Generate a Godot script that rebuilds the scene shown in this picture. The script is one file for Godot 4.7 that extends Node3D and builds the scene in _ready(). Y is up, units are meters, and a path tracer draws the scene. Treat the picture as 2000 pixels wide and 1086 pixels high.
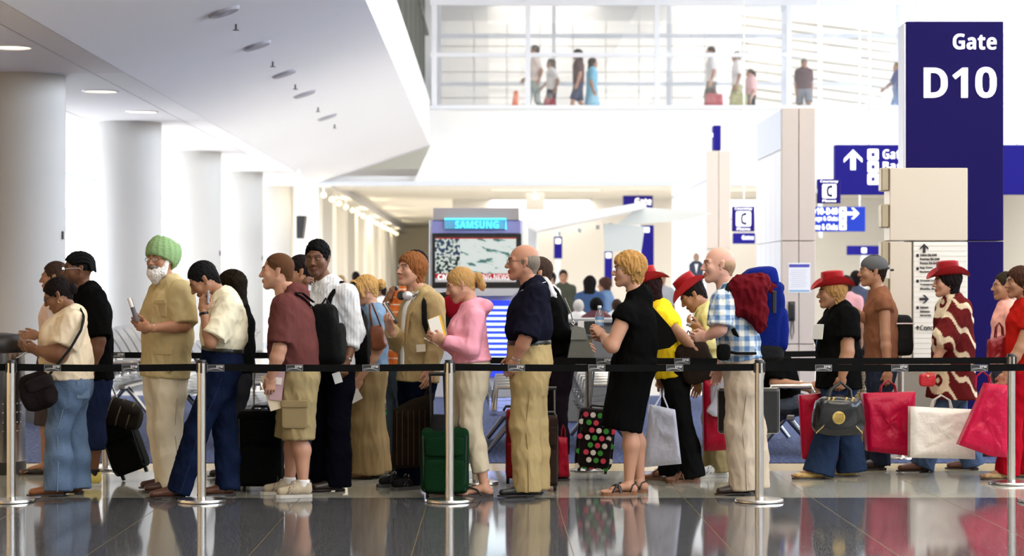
extends Node3D
# A departure hall with a queue behind retractable belts. Positions are traced from photograph pixels (2000 x 1086) at known depths.
const FP := 4200.0    # focal length in pixels
const CX := 960.0     # vanishing point of the hall's axis
const CY := 555.0     # horizon
const EYE := 1.534    # camera height in metres
var mats := {}

func _ready():
	camera_and_light()
	make_materials()
	shell()
	build_all()

func camera_and_light() -> void:
	var cam := Camera3D.new()
	cam.name = "camera"
	cam.projection = Camera3D.PROJECTION_FRUSTUM
	cam.near = 0.5
	cam.far = 300.0
	cam.size = 0.5 * 1086.0 / FP
	cam.frustum_offset = Vector2(1000.0 - CX, CY - 543.0) / FP * 0.5
	cam.position = Vector3(0, EYE, 0)
	var lens := CameraAttributesPhysical.new()
	lens.frustum_focal_length = 80.0
	lens.frustum_focus_distance = 15.6
	lens.exposure_aperture = 2.8
	add_child(cam)
	cam.attributes = lens
	cam.projection = Camera3D.PROJECTION_FRUSTUM
	cam.near = 0.5
	cam.far = 300.0
	cam.size = 0.5 * 1086.0 / FP
	cam.current = true
	var we := WorldEnvironment.new()
	we.name = "environment"
	var e := Environment.new()
	e.background_mode = Environment.BG_SKY
	var sky := Sky.new()
	var sm := ProceduralSkyMaterial.new()
	sm.sky_top_color = Color(0.80, 0.87, 0.97)
	sm.sky_horizon_color = Color(0.96, 0.98, 1.0)
	sm.ground_horizon_color = Color(0.90, 0.92, 0.93)
	sm.ground_bottom_color = Color(0.80, 0.81, 0.82)
	sm.sky_energy_multiplier = 3.6
	sm.ground_energy_multiplier = 2.5
	sky.sky_material = sm
	e.sky = sky
	e.tonemap_mode = Environment.TONE_MAPPER_LINEAR
	e.tonemap_exposure = 0.61
	e.sdfgi_enabled = true
	e.ssao_enabled = true
	e.ssil_enabled = true
	we.environment = e
	add_child(we)
	# low sun through the window wall beyond the first column
	var sun := DirectionalLight3D.new()
	sun.name = "sun"
	sun.light_energy = 7.0
	sun.light_color = Color(1.0, 0.95, 0.88)
	sun.light_angular_distance = 0.6
	sun.shadow_enabled = true
	sun.sky_mode = DirectionalLight3D.SKY_MODE_LIGHT_ONLY
	sun.look_at_from_position(Vector3.ZERO, Vector3(0.75, -0.52, 0.16), Vector3.UP)
	add_child(sun)
	# luminous ceiling panels of the high hall above and in front of the queue
	for iz in 6:
		for ix in 3:
			lamp_panel(Vector3(1.2 + ix * 4.2, 9.3, -3.0 - iz * 7.0), Vector2(2.6, 4.6), [46.0, 38.0, 24.0, 20.0, 20.0, 20.0][iz], Color(1.0, 0.97, 0.92))

func lamp_panel(at: Vector3, size: Vector2, energy: float, col: Color) -> void:
	var t := thing("ceiling_light_panel", "large flat luminous panel set in the high hall roof", "ceiling light", at, 0.0, "luminous panels of the hall roof")
	var m := StandardMaterial3D.new()
	m.albedo_color = Color(0.9, 0.9, 0.9)
	m.emission_enabled = true
	m.emission = col
	m.emission_energy_multiplier = 2.0
	var g := Geo.new().box(Vector3(0, 0.03, 0), Vector3(size.x, 0.04, size.y), 0.005)
	part(t, "diffuser", g, m)
	var fr := Geo.new()
	for s in [-1.0, 1.0]:
		fr.box(Vector3(s * (size.x * 0.5 + 0.04), 0.04, 0), Vector3(0.08, 0.1, size.y + 0.16), 0.01)
		fr.box(Vector3(0, 0.04, s * (size.y * 0.5 + 0.04)), Vector3(size.x, 0.1, 0.08), 0.01)
	part(t, "frame", fr, sm_flat(Color(0.8, 0.8, 0.8), 0.5))
	var a := AreaLight3D.new()
	a.name = "panel_light"
	a.area_size = size
	a.light_energy = energy
	a.light_color = col
	a.shadow_enabled = true
	a.rotation.x = -PI / 2
	a.position = Vector3(0, -0.02, 0)
	a.set("area_range", 60.0)
	t.add_child(a)

func sm_flat(c: Color, rough := 0.7, metal := 0.0) -> StandardMaterial3D:
	var m := StandardMaterial3D.new()
	m.albedo_color = c
	m.roughness = rough
	m.metallic = metal
	return m

func noise_tex(freq: float, ramp: Array, seed_ := 1, normal := false, bump := 2.0, size := 512, oct := 4, kind := FastNoiseLite.TYPE_SIMPLEX_SMOOTH) -> NoiseTexture2D:
	var n := FastNoiseLite.new()
	n.seed = seed_
	n.noise_type = kind
	n.frequency = freq
	n.fractal_octaves = oct
	var t := NoiseTexture2D.new()
	t.width = size
	t.height = size
	t.seamless = true
	t.noise = n
	if normal:
		t.as_normal_map = true
		t.bump_strength = bump
	elif ramp.size():
		var g := Gradient.new()
		g.offsets = PackedFloat32Array(ramp.map(func(r): return r[0]))
		g.colors = PackedColorArray(ramp.map(func(r): return r[1]))
		t.color_ramp = g
	return t

func vcol(rough: float, metal := 0.0) -> StandardMaterial3D:
	var m := StandardMaterial3D.new()
	m.vertex_color_use_as_albedo = true
	m.roughness = rough
	m.metallic = metal
	return m

func make_materials() -> void:
	var weave := noise_tex(0.22, [], 3, true, 3.0, 256, 3)
	var crumple := noise_tex(0.02, [], 5, true, 6.0, 512, 4)
	mats.skin = vcol(0.48)
	mats.skin.metallic_specular = 0.4
	var c := vcol(0.92)
	c.normal_enabled = true
	c.normal_texture = weave
	c.normal_scale = 0.3
	c.uv1_triplanar = true
	c.uv1_scale = Vector3(5, 5, 5)
	c.metallic_specular = 0.1
	mats.cloth = c
	var dn := vcol(0.9)
	dn.albedo_texture = noise_tex(0.15, [[0.0, Color(0.72, 0.74, 0.8)], [0.5, Color(0.93, 0.94, 0.96)], [1.0, Color(1, 1, 1)]], 8, false, 0, 512, 4)
	dn.normal_enabled = true
	dn.normal_texture = weave
	dn.normal_scale = 0.6
	dn.uv1_triplanar = true
	dn.uv1_scale = Vector3(3, 1.2, 3)
	dn.metallic_specular = 0.1
	mats.denim = dn
	var h := vcol(0.62)
	h.metallic_specular = 0.15
	h.normal_enabled = true
	h.normal_texture = noise_tex(0.12, [], 12, true, 6.0, 256, 3)
	h.normal_scale = 0.4
	h.uv1_triplanar = true
	h.uv1_scale = Vector3(14, 2.5, 14)
	mats.hair = h
	mats.leather = vcol(0.36)
	mats.leather.normal_enabled = true
	mats.leather.normal_texture = crumple
	mats.leather.normal_scale = 0.4
	mats.leather.uv1_triplanar = true
	mats.leather.uv1_scale = Vector3(4, 4, 4)
	mats.plastic = vcol(0.4)
	mats.gloss = vcol(0.16)
	mats.bagfilm = vcol(0.34)
	mats.bagfilm.metallic_specular = 0.35
	mats.bagfilm.normal_enabled = true
	mats.bagfilm.normal_texture = crumple
	mats.bagfilm.normal_scale = 0.55
	mats.bagfilm.uv1_triplanar = true
	mats.bagfilm.uv1_scale = Vector3(2, 2, 2)
	mats.nylon = vcol(0.78)
	mats.nylon.metallic_specular = 0.16
	mats.nylon.normal_enabled = true
	mats.nylon.normal_texture = crumple
	mats.nylon.normal_scale = 0.6
	mats.nylon.uv1_triplanar = true
	mats.nylon.uv1_scale = Vector3(3, 3, 3)
	var st := vcol(0.4)
	st.metallic_specular = 0.3
	st.normal_enabled = true
	st.normal_texture = noise_tex(0.3, [], 9, true, 8.0, 256, 2)
	st.normal_scale = 1.0
	st.uv1_triplanar = true
	st.uv1_scale = Vector3(9, 9, 9)
	mats.straw = st
	mats.metal_paint = vcol(0.35, 0.6)
	mats.steel = vcol(0.24, 1.0)
	mats.chrome = vcol(0.12, 1.0)
	var l := StandardMaterial3D.new()
	l.albedo_color = Color(0.95, 0.97, 1.0, 0.12)
	l.transparency = BaseMaterial3D.TRANSPARENCY_ALPHA
	l.roughness = 0.03
	mats.lens = l
	var gl := StandardMaterial3D.new()
	gl.albedo_color = Color(0.97, 0.98, 1.0, 0.04)
	gl.transparency = BaseMaterial3D.TRANSPARENCY_ALPHA
	gl.roughness = 0.02
	gl.metallic_specular = 0.25
	mats.glass = gl
	var dl := StandardMaterial3D.new()
	dl.albedo_color = Color(0.02, 0.02, 0.025)
	dl.roughness = 0.08
	mats.dark_lens = dl
	mats.paper = vcol(0.8)
	var im := Image.create(64, 8, false, Image.FORMAT_RGB8)
	for x in 64:
		for y in 8:
			var q := x % 16
			im.set_pixel(x, y, Color(0.62, 0.62, 0.66) if q < 2 else (Color(0.8, 0.8, 0.82) if q == 8 else Color(1, 1, 1)))
	var ps := vcol(0.9)
	ps.albedo_texture = ImageTexture.create_from_image(im)
	ps.uv1_triplanar = true
	ps.uv1_scale = Vector3(11, 11, 11)
	mats.pinstripe = ps
# ---------------------------------------------------------------- the hall
func structure(called: String, g: Geo, m: Material, parent: Node = null) -> MeshInstance3D:
	var o := MeshInstance3D.new()
	o.name = called
	o.mesh = g.mesh()
	o.material_override = m
	(parent if parent else self).add_child(o, true)
	if parent == null: o.set_meta("kind", "structure")
	return o

func frame_node(called: String) -> Node3D:
	var o := Node3D.new()
	o.name = called
	o.set_meta("kind", "structure")
	add_child(o, true)
	return o

func span(a: Vector3, b: Vector3) -> Geo:
	return Geo.new().box((a + b) * 0.5, (b - a).abs())

const CEIL := 3.874
const FOLD := -4.05
const EDGE := -1.425
const SPRING := 4.75
const SILL := 5.79
const BRIDGE := 49.9

func shell() -> void:
	var white := sm_flat(Color(0.9, 0.895, 0.885), 0.75)
	var soft := sm_flat(Color(0.89, 0.885, 0.9), 0.7)
	var cream := sm_flat(Color(0.93, 0.9, 0.82), 0.75)
	mats.white = white
	# floor
	var fl := frame_node("floor")
	structure("subfloor", span(Vector3(-12, -0.3, 4.2), Vector3(16, -0.02, -100)), sm_flat(Color(0.3, 0.3, 0.3)), fl)
	var dark := StandardMaterial3D.new()
	dark.albedo_texture = noise_tex(0.19, [[0.0, Color(0.045, 0.047, 0.06)], [0.42, Color(0.115, 0.118, 0.138)], [0.54, Color(0.25, 0.255, 0.28)], [0.64, Color(0.52, 0.52, 0.52)], [1.0, Color(0.85, 0.83, 0.8)]], 31, false, 0, 1024, 2)
	dark.uv1_triplanar = true
	dark.uv1_world_triplanar = true
	dark.uv1_scale = Vector3(0.55, 0.55, 0.55)
	dark.roughness = 0.075
	dark.metallic_specular = 0.62
	var pale := StandardMaterial3D.new()
	pale.albedo_texture = noise_tex(0.13, [[0.0, Color(0.46, 0.45, 0.41)], [0.45, Color(0.60, 0.59, 0.54)], [0.6, Color(0.67, 0.66, 0.60)], [1.0, Color(0.82, 0.81, 0.76)]], 37, false, 0, 1024, 3)
	pale.uv1_triplanar = true
	pale.uv1_world_triplanar = true
	pale.uv1_scale = Vector3(0.55, 0.55, 0.55)
	pale.roughness = 0.09
	pale.metallic_specular = 0.6
	var brass := sm_flat(Color(0.5, 0.42, 0.24), 0.45, 0.6)
	var sill := sm_flat(Color(0.80, 0.72, 0.55), 0.2)
	for k in range(-10, 16):
		var x0 := -0.453 + 0.918 * k + 0.003
		var x1 := x0 + 0.912
		structure("granite_slab", span(Vector3(x0, -0.02, 4.0), Vector3(x1, 0, -15.45)), dark, fl)
		structure("terrazzo_slab", span(Vector3(x0, -0.02, -15.456), Vector3(x1, 0, -17.65)), pale, fl)
		structure("joint_strip", span(Vector3(x0 - 0.005, -0.02, 4.0), Vector3(x0 - 0.001, -0.0004, -17.65)), brass, fl)
	structure("threshold_strip", span(Vector3(-12, -0.02, -17.656), Vector3(16, 0, -18.4)), sill, fl)
	var carpet := StandardMaterial3D.new()
	carpet.albedo_texture = noise_tex(0.06, [[0.0, Color(0.07, 0.09, 0.2)], [0.45, Color(0.12, 0.16, 0.32)], [0.6, Color(0.24, 0.3, 0.46)], [1.0, Color(0.36, 0.42, 0.56)]], 41, false, 0, 512, 5)
	carpet.uv1_triplanar = true
	carpet.uv1_world_triplanar = true
	carpet.uv1_scale = Vector3(0.7, 0.7, 0.7)
	carpet.roughness = 1.0
	structure("carpet", span(Vector3(-12, -0.02, -18.402), Vector3(16, 0.006, -29.5)), carpet, fl)
	structure("concourse_terrazzo", span(Vector3(-12, -0.02, -29.502), Vector3(16, 0.004, -100)), sm_flat(Color(0.82, 0.80, 0.76), 0.25), fl)
	# low ceiling on the window side, in panels with open joints
	var cl := frame_node("ceiling")
	structure("ceiling_slab", span(Vector3(-12, CEIL + 0.06, 4.2), Vector3(FOLD, CEIL + 0.3, -100)), soft, cl)
	var xs := [FOLD, -4.42, -5.75, -7.0, -8.6]
	for i in 4:
		for k in 15:
			structure("ceiling_panel", span(Vector3(xs[i] - 0.008, CEIL, 4.0 - k * 6.95), Vector3(xs[i + 1] + 0.008, CEIL + 0.05, 4.0 - (k + 1) * 6.95 + 0.02)), soft, cl)
	# sloping soffit, then the upright wall above it
	var so := Geo.new()
	var a0 := Vector2(FOLD, CEIL)
	var a1 := Vector2(EDGE, SPRING)
	so.slab(Vector3(0, 0, -23.0), PackedVector2Array([a0, a1, Vector2(EDGE - 0.3, SPRING + 0.12), Vector2(FOLD - 0.1, CEIL + 0.3)]), 54.0)
	structure("soffit_ceiling", so, soft)
	structure("wall_upper", span(Vector3(EDGE - 0.18, SPRING, 4.0), Vector3(EDGE, SILL, -49.9)), white)
	var win := frame_node("window_1")
	var dkframe := sm_flat(Color(0.30, 0.31, 0.29), 0.5)
	for k in 21:
		structure("mullion", span(Vector3(EDGE - 0.14, SILL, 1.3 - k * 2.4 - 0.035), Vector3(EDGE - 0.02, 9.4, 1.3 - k * 2.4 + 0.035)), dkframe, win)
	structure("rail", span(Vector3(EDGE - 0.13, 7.3, 4.0), Vector3(EDGE - 0.03, 7.37, -49.9)), dkframe, win)
	for k in 20:
		structure("pane", span(Vector3(EDGE - 0.085, SILL, 1.26 - k * 2.4), Vector3(EDGE - 0.075, 9.4, 1.26 - (k + 1) * 2.4 + 0.08)), mats.glass, win)
	# upper storey behind that glass
	structure("wall_storey", span(Vector3(-9.2, CEIL + 0.3, 4.2), Vector3(-9.0, 9.7, -100)), white)
	# roofs and end walls
	structure("roof", span(Vector3(-9.2, 9.5, 4.2), Vector3(16, 9.8, -100)), white)
	structure("wall_right", span(Vector3(15.0, -0.02, 4.2), Vector3(15.3, 4.6, -100)), white)
	var w5 := frame_node("window_5")
	for k in 27: structure("mullion", span(Vector3(15.05, 4.6, 4.2 - k * 4.0), Vector3(15.25, 9.5, 4.0 - k * 4.0)), white, w5)
	for k in 26: structure("pane", span(Vector3(15.14, 4.6, 4.0 - k * 4.0), Vector3(15.15, 9.5, 0.2 - k * 4.0)), mats.glass, w5)
	structure("wall_rear", span(Vector3(-9.2, -0.02, 4.2), Vector3(15.3, 9.7, 4.4)), white)
	structure("wall_far", span(Vector3(-9.2, -0.02, -99.8), Vector3(15.3, 9.7, -100)), cream)
	# window side: solid wall near the camera, leaning glass beyond the first column
	structure("wall_left", span(Vector3(-9.0, -0.02, 4.2), Vector3(-8.6, CEIL + 0.1, -27.5)), sm_flat(Color(0.82, 0.70, 0.52), 0.7))
	var w2 := frame_node("window_2")
	var tube_ := sm_flat(Color(0.75, 0.8, 0.85), 0.4)
	for k in 31:
		var z := -27.6 - k * 1.9
		structure("mullion", Geo.new().bar(Vector3(-7.15, 0, z), Vector3(-8.0, CEIL, z - 0.25), 0.09, 0.06), tube_, w2)
	for h in [0.02, 1.0, 3.55]:
		var x: float = lerpf(-7.15, -8.0, h / CEIL)
		structure("rail", span(Vector3(x - 0.05, h, -27.6), Vector3(x + 0.05, h + 0.07, -84)), tube_, w2)
	for k in 30:
		var z := -27.65 - k * 1.9
		var pg := Geo.new()
		pg.quad(Vector3(-7.17, 0.05, z), Vector3(-7.17, 0.05, z - 1.8), Vector3(-8.0, CEIL, z - 2.05), Vector3(-8.0, CEIL, z - 0.25))
		structure("pane", pg, mats.glass, w2)
	structure("wall_side_far", span(Vector3(-8.2, -0.02, -84), Vector3(-7.9, CEIL, -100)), white)
	structure("ground_apron", span(Vector3(-120, -0.6, 30), Vector3(-12, -0.5, -160)), sm_flat(Color(0.8, 0.8, 0.78), 0.9))
	# round columns
	for i in 6:
		var d: float = [24.15, 31.2, 38.1, 45.1, 51.5, 58.0][i]
		var cg := Geo.new()
		cg.lathe(Vector3.ZERO, [Vector2(0.475, 0.0), Vector2(0.475, CEIL)], 56)
		var co := structure("column", cg, sm_flat(Color(0.74, 0.73, 0.71), 0.55))
		co.position = Vector3(-5.265, 0, -d)
		var ba := Geo.new().lathe(Vector3.ZERO, [Vector2(0.482, 0.0), Vector2(0.482, 0.15), Vector2(0.475, 0.152)], 56)
		structure("base_ring", ba, sm_flat(Color(0.5, 0.5, 0.5), 0.3, 0.8), co)
		var pl := Geo.new().box(Vector3(0.468, 2.08, 0.09), Vector3(0.02, 0.09, 0.06), 0.004)
		structure("control_plate", pl, sm_flat(Color(0.12, 0.12, 0.12), 0.5), co)
	# downlights in the low ceiling
	for v in [92.0, 178.0, 218.0, 257.0, 283.0, 310.0, 325.0, 338.0]:
		var d: float = FP * (CEIL - EYE) / (CY - v)
		downlight(Vector3(-4.74, CEIL, -d), 0.19, 2.2)
	for k in 5: downlight(Vector3(-7.4, CEIL, -3.0 - k * 4.4), 0.19, 45.0)
	# fittings in the soffit: alternating sprinkler heads and round air outlets
	var dirs := Vector2(EDGE - FOLD, SPRING - CEIL).normalized()
	var nrm := Vector3(dirs.y, -dirs.x, 0)
	var vs := [22.0, 47.0, 88.0, 120.0, 143.0, 165.0, 183.0, 210.0, 228.0, 243.0]
	for i in vs.size():
		var d: float = FP * 2.78 / (CY - vs[i])
		var p := Vector3(-2.73, EYE + 2.78, -d)
		var b := Basis(Vector3(dirs.x, dirs.y, 0), -nrm, Vector3(0, 0, 1))
		if i % 2 == 0:
			var t := thing("air_outlet", "round white air outlet flush in the sloping ceiling", "air outlet", p, 0.0, "air outlets in the sloping ceiling")
			var g := Geo.new().lathe(Vector3.ZERO, [Vector2(0.0, -0.03), Vector2(0.06, -0.035), Vector2(0.1, -0.02), Vector2(0.15, -0.03), Vector2(0.17, -0.012), Vector2(0.175, 0.0)], 24)
			var o := part(t, "disc", g, sm_flat(Color(0.62, 0.61, 0.64), 0.6))
			o.basis = b
		else:
			var t := thing("sprinkler", "small dark sprinkler head hanging from the sloping ceiling", "sprinkler", p, 0.0, "sprinklers in the sloping ceiling")
			var g := Geo.new().tube([Vector3.ZERO, Vector3(0, -0.06, 0)], 0.012, 8)
			part(t, "stem", g, sm_flat(Color(0.2, 0.2, 0.2), 0.4, 0.8))
			part(t, "deflector", Geo.new().lathe(Vector3(0, -0.07, 0), [Vector2(0, 0.0), Vector2(0.035, 0.0), Vector2(0.035, 0.008), Vector2(0, 0.01)], 12), sm_flat(Color(0.2, 0.2, 0.2), 0.4, 0.8))
	far_hall(white, cream)
	bridge(white)

func downlight(at: Vector3, r: float, energy: float) -> void:
	var t := thing("downlight", "round recessed downlight in the low ceiling beside the columns", "ceiling light", at, 0.0, "downlights beside the columns")
	part(t, "rim", Geo.new().lathe(Vector3.ZERO, [Vector2(r, 0.0), Vector2(r + 0.005, -0.012), Vector2(r + 0.03, -0.01), Vector2(r + 0.035, 0.0)], 24), sm_flat(Color(0.9, 0.9, 0.9), 0.4))
	var m := StandardMaterial3D.new()
	m.albedo_color = Color(0.9, 0.88, 0.82)
	m.emission_enabled = true
	m.emission = Color(1.0, 0.94, 0.84)
	m.emission_energy_multiplier = 3.0
	part(t, "lamp_lens", Geo.new().lathe(Vector3.ZERO, [Vector2(0, -0.004), Vector2(r, -0.003), Vector2(r, 0.0)], 24), m)
	var s := SpotLight3D.new()
	s.name = "downlight_beam"
	s.spot_angle = 65.0
	s.spot_range = 30.0
	s.light_energy = energy
	s.light_size = r
	s.light_color = Color(1.0, 0.94, 0.84)
	s.shadow_enabled = true
	s.rotation.x = -PI / 2
	s.position.y = -0.03
	t.add_child(s)

func far_hall(white: Material, cream: Material) -> void:
	# beyond the bridge: lower ceiling, cream cross wall, a left corridor wall with piers under a row of small lamps
	structure("ceiling_far", span(Vector3(-4.0, 4.15, -53.6), Vector3(15.0, 4.4, -99.8)), white)
	structure("wall_cross", span(Vector3(-1.2, 0, -66), Vector3(15.0, 4.15, -66.3)), white)
	for k in 10:
		structure("pier", span(Vector3(-4.75, 0, -51.5 - k * 4.6), Vector3(-4.15, CEIL, -52.9 - k * 4.6)), white)
	structure("wall_corridor", span(Vector3(-5.3, 0, -52.5), Vector3(-5.1, CEIL, -99.8)), cream)
	for k in 16:
		var p := Vector3(-3.95, 3.63, -50.6 - k * 2.6)
		var t := thing("corridor_lamp", "small warm lamp in the row along the corridor ceiling edge", "ceiling light", p, 0.0, "row of small corridor lamps")
		var m := StandardMaterial3D.new()
		m.emission_enabled = true
		m.emission = Color(1.0, 0.93, 0.75)
		m.emission_energy_multiplier = 4.0
		part(t, "lamp_globe", Geo.new().pillow(Vector3.ZERO, Vector3(0.13, 0.13, 0.13), 1.0, Basis(), 0, 12, 8), m)
		part(t, "lamp_stem", Geo.new().tube([Vector3(0, 0.06, 0), Vector3(0, 0.25, 0)], 0.015, 6), white)
		if k % 3 == 0:
			var l := OmniLight3D.new()
			l.name = "corridor_glow"
			l.light_energy = 1.6
			l.light_size = 0.065
			l.omni_range = 30.0
			l.light_color = Color(1.0, 0.93, 0.78)
			l.shadow_enabled = true
			t.add_child(l)
	structure("trim_1", span(Vector3(-4.05, 3.86, -50.0), Vector3(-3.85, 3.9, -99.0)), white)
	# luminous panels over the far hall and over the bridge
	for iz in 3:
		for ix in 2:
			far_panel(Vector3(1.5 + ix * 6.0, 4.12, -57.0 - iz * 11.0), Vector2(3.0, 5.0), 80.0)
	for k in 3: far_panel(Vector3(-5.4, 9.4, -22.0 - k * 11.0), Vector2(3.0, 5.0), 30.0)
	for ix in 3:
		far_panel(Vector3(1.5 + ix * 5.0, 9.4, -58.0), Vector2(3.0, 5.0), 11.0)
		far_panel(Vector3(1.5 + ix * 5.0, 9.4, -72.0), Vector2(3.0, 5.0), 11.0)

func far_panel(at: Vector3, size: Vector2, energy: float) -> void:
	lamp_panel(at, size, energy, Color(1.0, 0.97, 0.92))

func bridge(white: Material) -> void:
	var d := BRIDGE
	var fa := Geo.new().slab(Vector3(0, 0, -d - 0.1), PackedVector2Array([Vector2(-1.8, 3.91), Vector2(15, 3.91), Vector2(15, 5.6), Vector2(EDGE, 5.6), Vector2(EDGE, 4.75)]), 0.2)
	structure("bridge_fascia", fa, white)
	structure("bridge_floor", span(Vector3(EDGE, 5.2, -d - 0.2), Vector3(15, 5.42, -d - 4.4)), white)
	structure("bridge_ceiling_below", span(Vector3(-4.05, 3.91, -d - 0.2), Vector3(15, 4.05, -d - 4.4)), white)
	structure("trim_2", span(Vector3(-4.05, 3.82, -d + 0.05), Vector3(15, 3.91, -d - 0.15)), sm_flat(Color(0.82, 0.83, 0.86), 0.5))
	var w := frame_node("window_3")
	var fr := sm_flat(Color(0.88, 0.89, 0.92), 0.45)
	var z := -d
	var at := func(u: float) -> float: return (u - CX) * d / FP
	for u in [848.0, 1031.0, 1283.0, 1540.0, 1795.0, 1985.0, 2160.0]:
		var x: float = at.call(u)
		structure("post", span(Vector3(x - 0.06, 5.6, z + 0.06), Vector3(x + 0.06, 8.2, z - 0.06)), fr, w)
	structure("rail", span(Vector3(EDGE, 6.80, z + 0.05), Vector3(15, 6.90, z - 0.05)), fr, w)
	structure("rail", span(Vector3(EDGE, 8.0, z + 0.05), Vector3(15, 8.2, z - 0.05)), fr, w)
	structure("rail", span(Vector3(EDGE, 5.6, z + 0.08), Vector3(15, 5.68, z - 0.05)), fr, w)
	var us := [848.0, 1031.0, 1283.0, 1540.0, 1795.0, 1985.0, 2160.0]
	for i in 6:
		for r in 2:
			var x0: float = at.call(us[i]) + 0.06
			var x1: float = at.call(us[i + 1]) - 0.06
			structure("pane", span(Vector3(x0, [5.68, 6.90][r], z + 0.005), Vector3(x1, [6.80, 8.0][r], z - 0.005)), mats.glass, w)
	# the tall slender mast in front of the glass
	structure("trim_3", span(Vector3(at.call(1597.0) - 0.035, 2.6, z + 0.5), Vector3(at.call(1597.0) + 0.035, 9.5, z + 0.43)), fr)
	# rear window wall of the bridge
	var w4 := frame_node("window_4")
	var zr := -d - 4.4
	var gf := sm_flat(Color(0.84, 0.86, 0.9), 0.5)
	for k in 8:
		var x := EDGE + 0.1 + k * 2.9
		structure("post", span(Vector3(x - 0.05, 5.42, zr), Vector3(x + 0.05, 8.6, zr - 0.1)), gf, w4)
	structure("rail", span(Vector3(EDGE, 6.55, zr), Vector3(15, 6.64, zr - 0.08)), gf, w4)
	structure("rail", span(Vector3(EDGE, 7.75, zr), Vector3(15, 7.86, zr - 0.08)), gf, w4)
	for k in 7:
		for r in 3:
			var y0: float = [5.42, 6.64, 7.86][r]
			var y1: float = [6.55, 7.75, 8.6][r]
			structure("pane", span(Vector3(EDGE + 0.16 + k * 2.9, y0, zr - 0.04), Vector3(EDGE + 0.14 + (k + 1) * 2.9 - 0.1, y1, zr - 0.05)), mats.glass, w4)
	# white panelled wall and long sloping roof louvres seen through it
	var pw := frame_node("wall_panelled")
	for k in 9:
		for r in 5:
			structure("wall_panel", span(Vector3(-1.4 + k * 0.92, 5.3 + r * 0.72, -60.0), Vector3(-1.4 + k * 0.92 + 0.9, 5.3 + r * 0.72 + 0.7, -60.1)), white, pw)
	structure("backing", span(Vector3(-1.5, 5.2, -60.1), Vector3(7.0, 9.4, -60.2)), sm_flat(Color(0.8, 0.8, 0.8)), pw)
	var rf := frame_node("roof_louvred")
	for k in 14:
		var y := 5.5 + k * 0.25
		var g := Geo.new().bar(Vector3(4.2, y + 0.9, -61.5), Vector3(15, y - 0.9, -58.0), 0.21, 0.5)
		structure("roof_slat", g, sm_flat(Color(0.93, 0.91, 0.87), 0.6), rf)
# ---------------------------------------------------------------- things
func fit_text(parent: Node3D, called: String, s: String, at: Vector3, w: float, h: float, m: Material, weight := 700, depth := 0.004, b := Basis()) -> MeshInstance3D:
	var f := SystemFont.new()
	f.font_names = PackedStringArray(["Droid Sans"])
	f.font_weight = weight
	var t := TextMesh.new()
	t.font = f
	t.text = s
	t.font_size = 64
	t.pixel_size = 0.01
	t.depth = 0.02
	t.curve_step = 2.0
	var o := MeshInstance3D.new()
	o.name = called
	o.mesh = t
	o.material_override = m
	parent.add_child(o, true)
	var a := t.get_aabb()
	var sc := Vector3(w / maxf(a.size.x, 0.001), h / maxf(a.size.y, 0.001), depth / 0.02)
	if w <= 0.0: sc.x = sc.y
	o.transform = Transform3D(b.scaled_local(sc), at - b * ((a.position + a.size * 0.5) * sc))
	return o

func glow(c: Color, e: float) -> StandardMaterial3D:
	var m := StandardMaterial3D.new()
	m.albedo_color = c
	m.emission_enabled = true
	m.emission = c
	m.emission_energy_multiplier = e
	return m

func poly(a: Array) -> PackedVector2Array:
	var o := PackedVector2Array()
	for p in a: o.append(Vector2(p[0], p[1]))
	return o

# pixel size to metres at depth d
func m_(p: float, d: float) -> float:
	return p * d / FP

func build_all() -> void:
	stanchions()
	print("cast ", Time.get_ticks_msec())
	cast_queue()
	print("dress ", Time.get_ticks_msec())
	accessories()
	luggage()
	seating()
	signs()
	kiosk()
	far_people()
	print("done ", Time.get_ticks_msec())

# ---- belts
func post(u: float, d: float, label: String) -> void:
	var at := px(u, CY, d)
	at.y = 0
	var t := thing("stanchion", label, "stanchion", at, 0.0, "steel belt posts")
	var st: Material = mats.steel
	part(t, "base", Geo.new().lathe(Vector3.ZERO, [Vector2(0.172, 0.0), Vector2(0.172, 0.017), Vector2(0.168, 0.022), Vector2(0.06, 0.03), Vector2(0.034, 0.034), Vector2(0.0, 0.036)], 40).paint(Color(0.66, 0.64, 0.6)), st)
	part(t, "base_rubber", Geo.new().lathe(Vector3.ZERO, [Vector2(0.165, 0.0), Vector2(0.174, 0.0), Vector2(0.1745, 0.004), Vector2(0.165, 0.005)], 40).paint(Color(0.01, 0.01, 0.01)), mats.plastic)
	part(t, "pole", Geo.new().lathe(Vector3.ZERO, [Vector2(0.031, 0.03), Vector2(0.031, 0.985)], 28).paint(Color(0.68, 0.66, 0.62)), st)
	part(t, "cap", Geo.new().lathe(Vector3.ZERO, [Vector2(0.033, 0.978), Vector2(0.0335, 0.996), Vector2(0.03, 1.0), Vector2(0, 1.001)], 28).paint(Color(0.012, 0.012, 0.012)), mats.plastic)
	var c := Geo.new()
	for s in [-1.0, 1.0]:
		c.box(Vector3(s * 0.034, 0.945, 0), Vector3(0.012, 0.07, 0.03), 0.003)
	c.box(Vector3(0, 0.945, 0.03), Vector3(0.014, 0.075, 0.01), 0.003)
	part(t, "belt_cassette", c.paint(Color(0.012, 0.012, 0.012)), mats.plastic)

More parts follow.
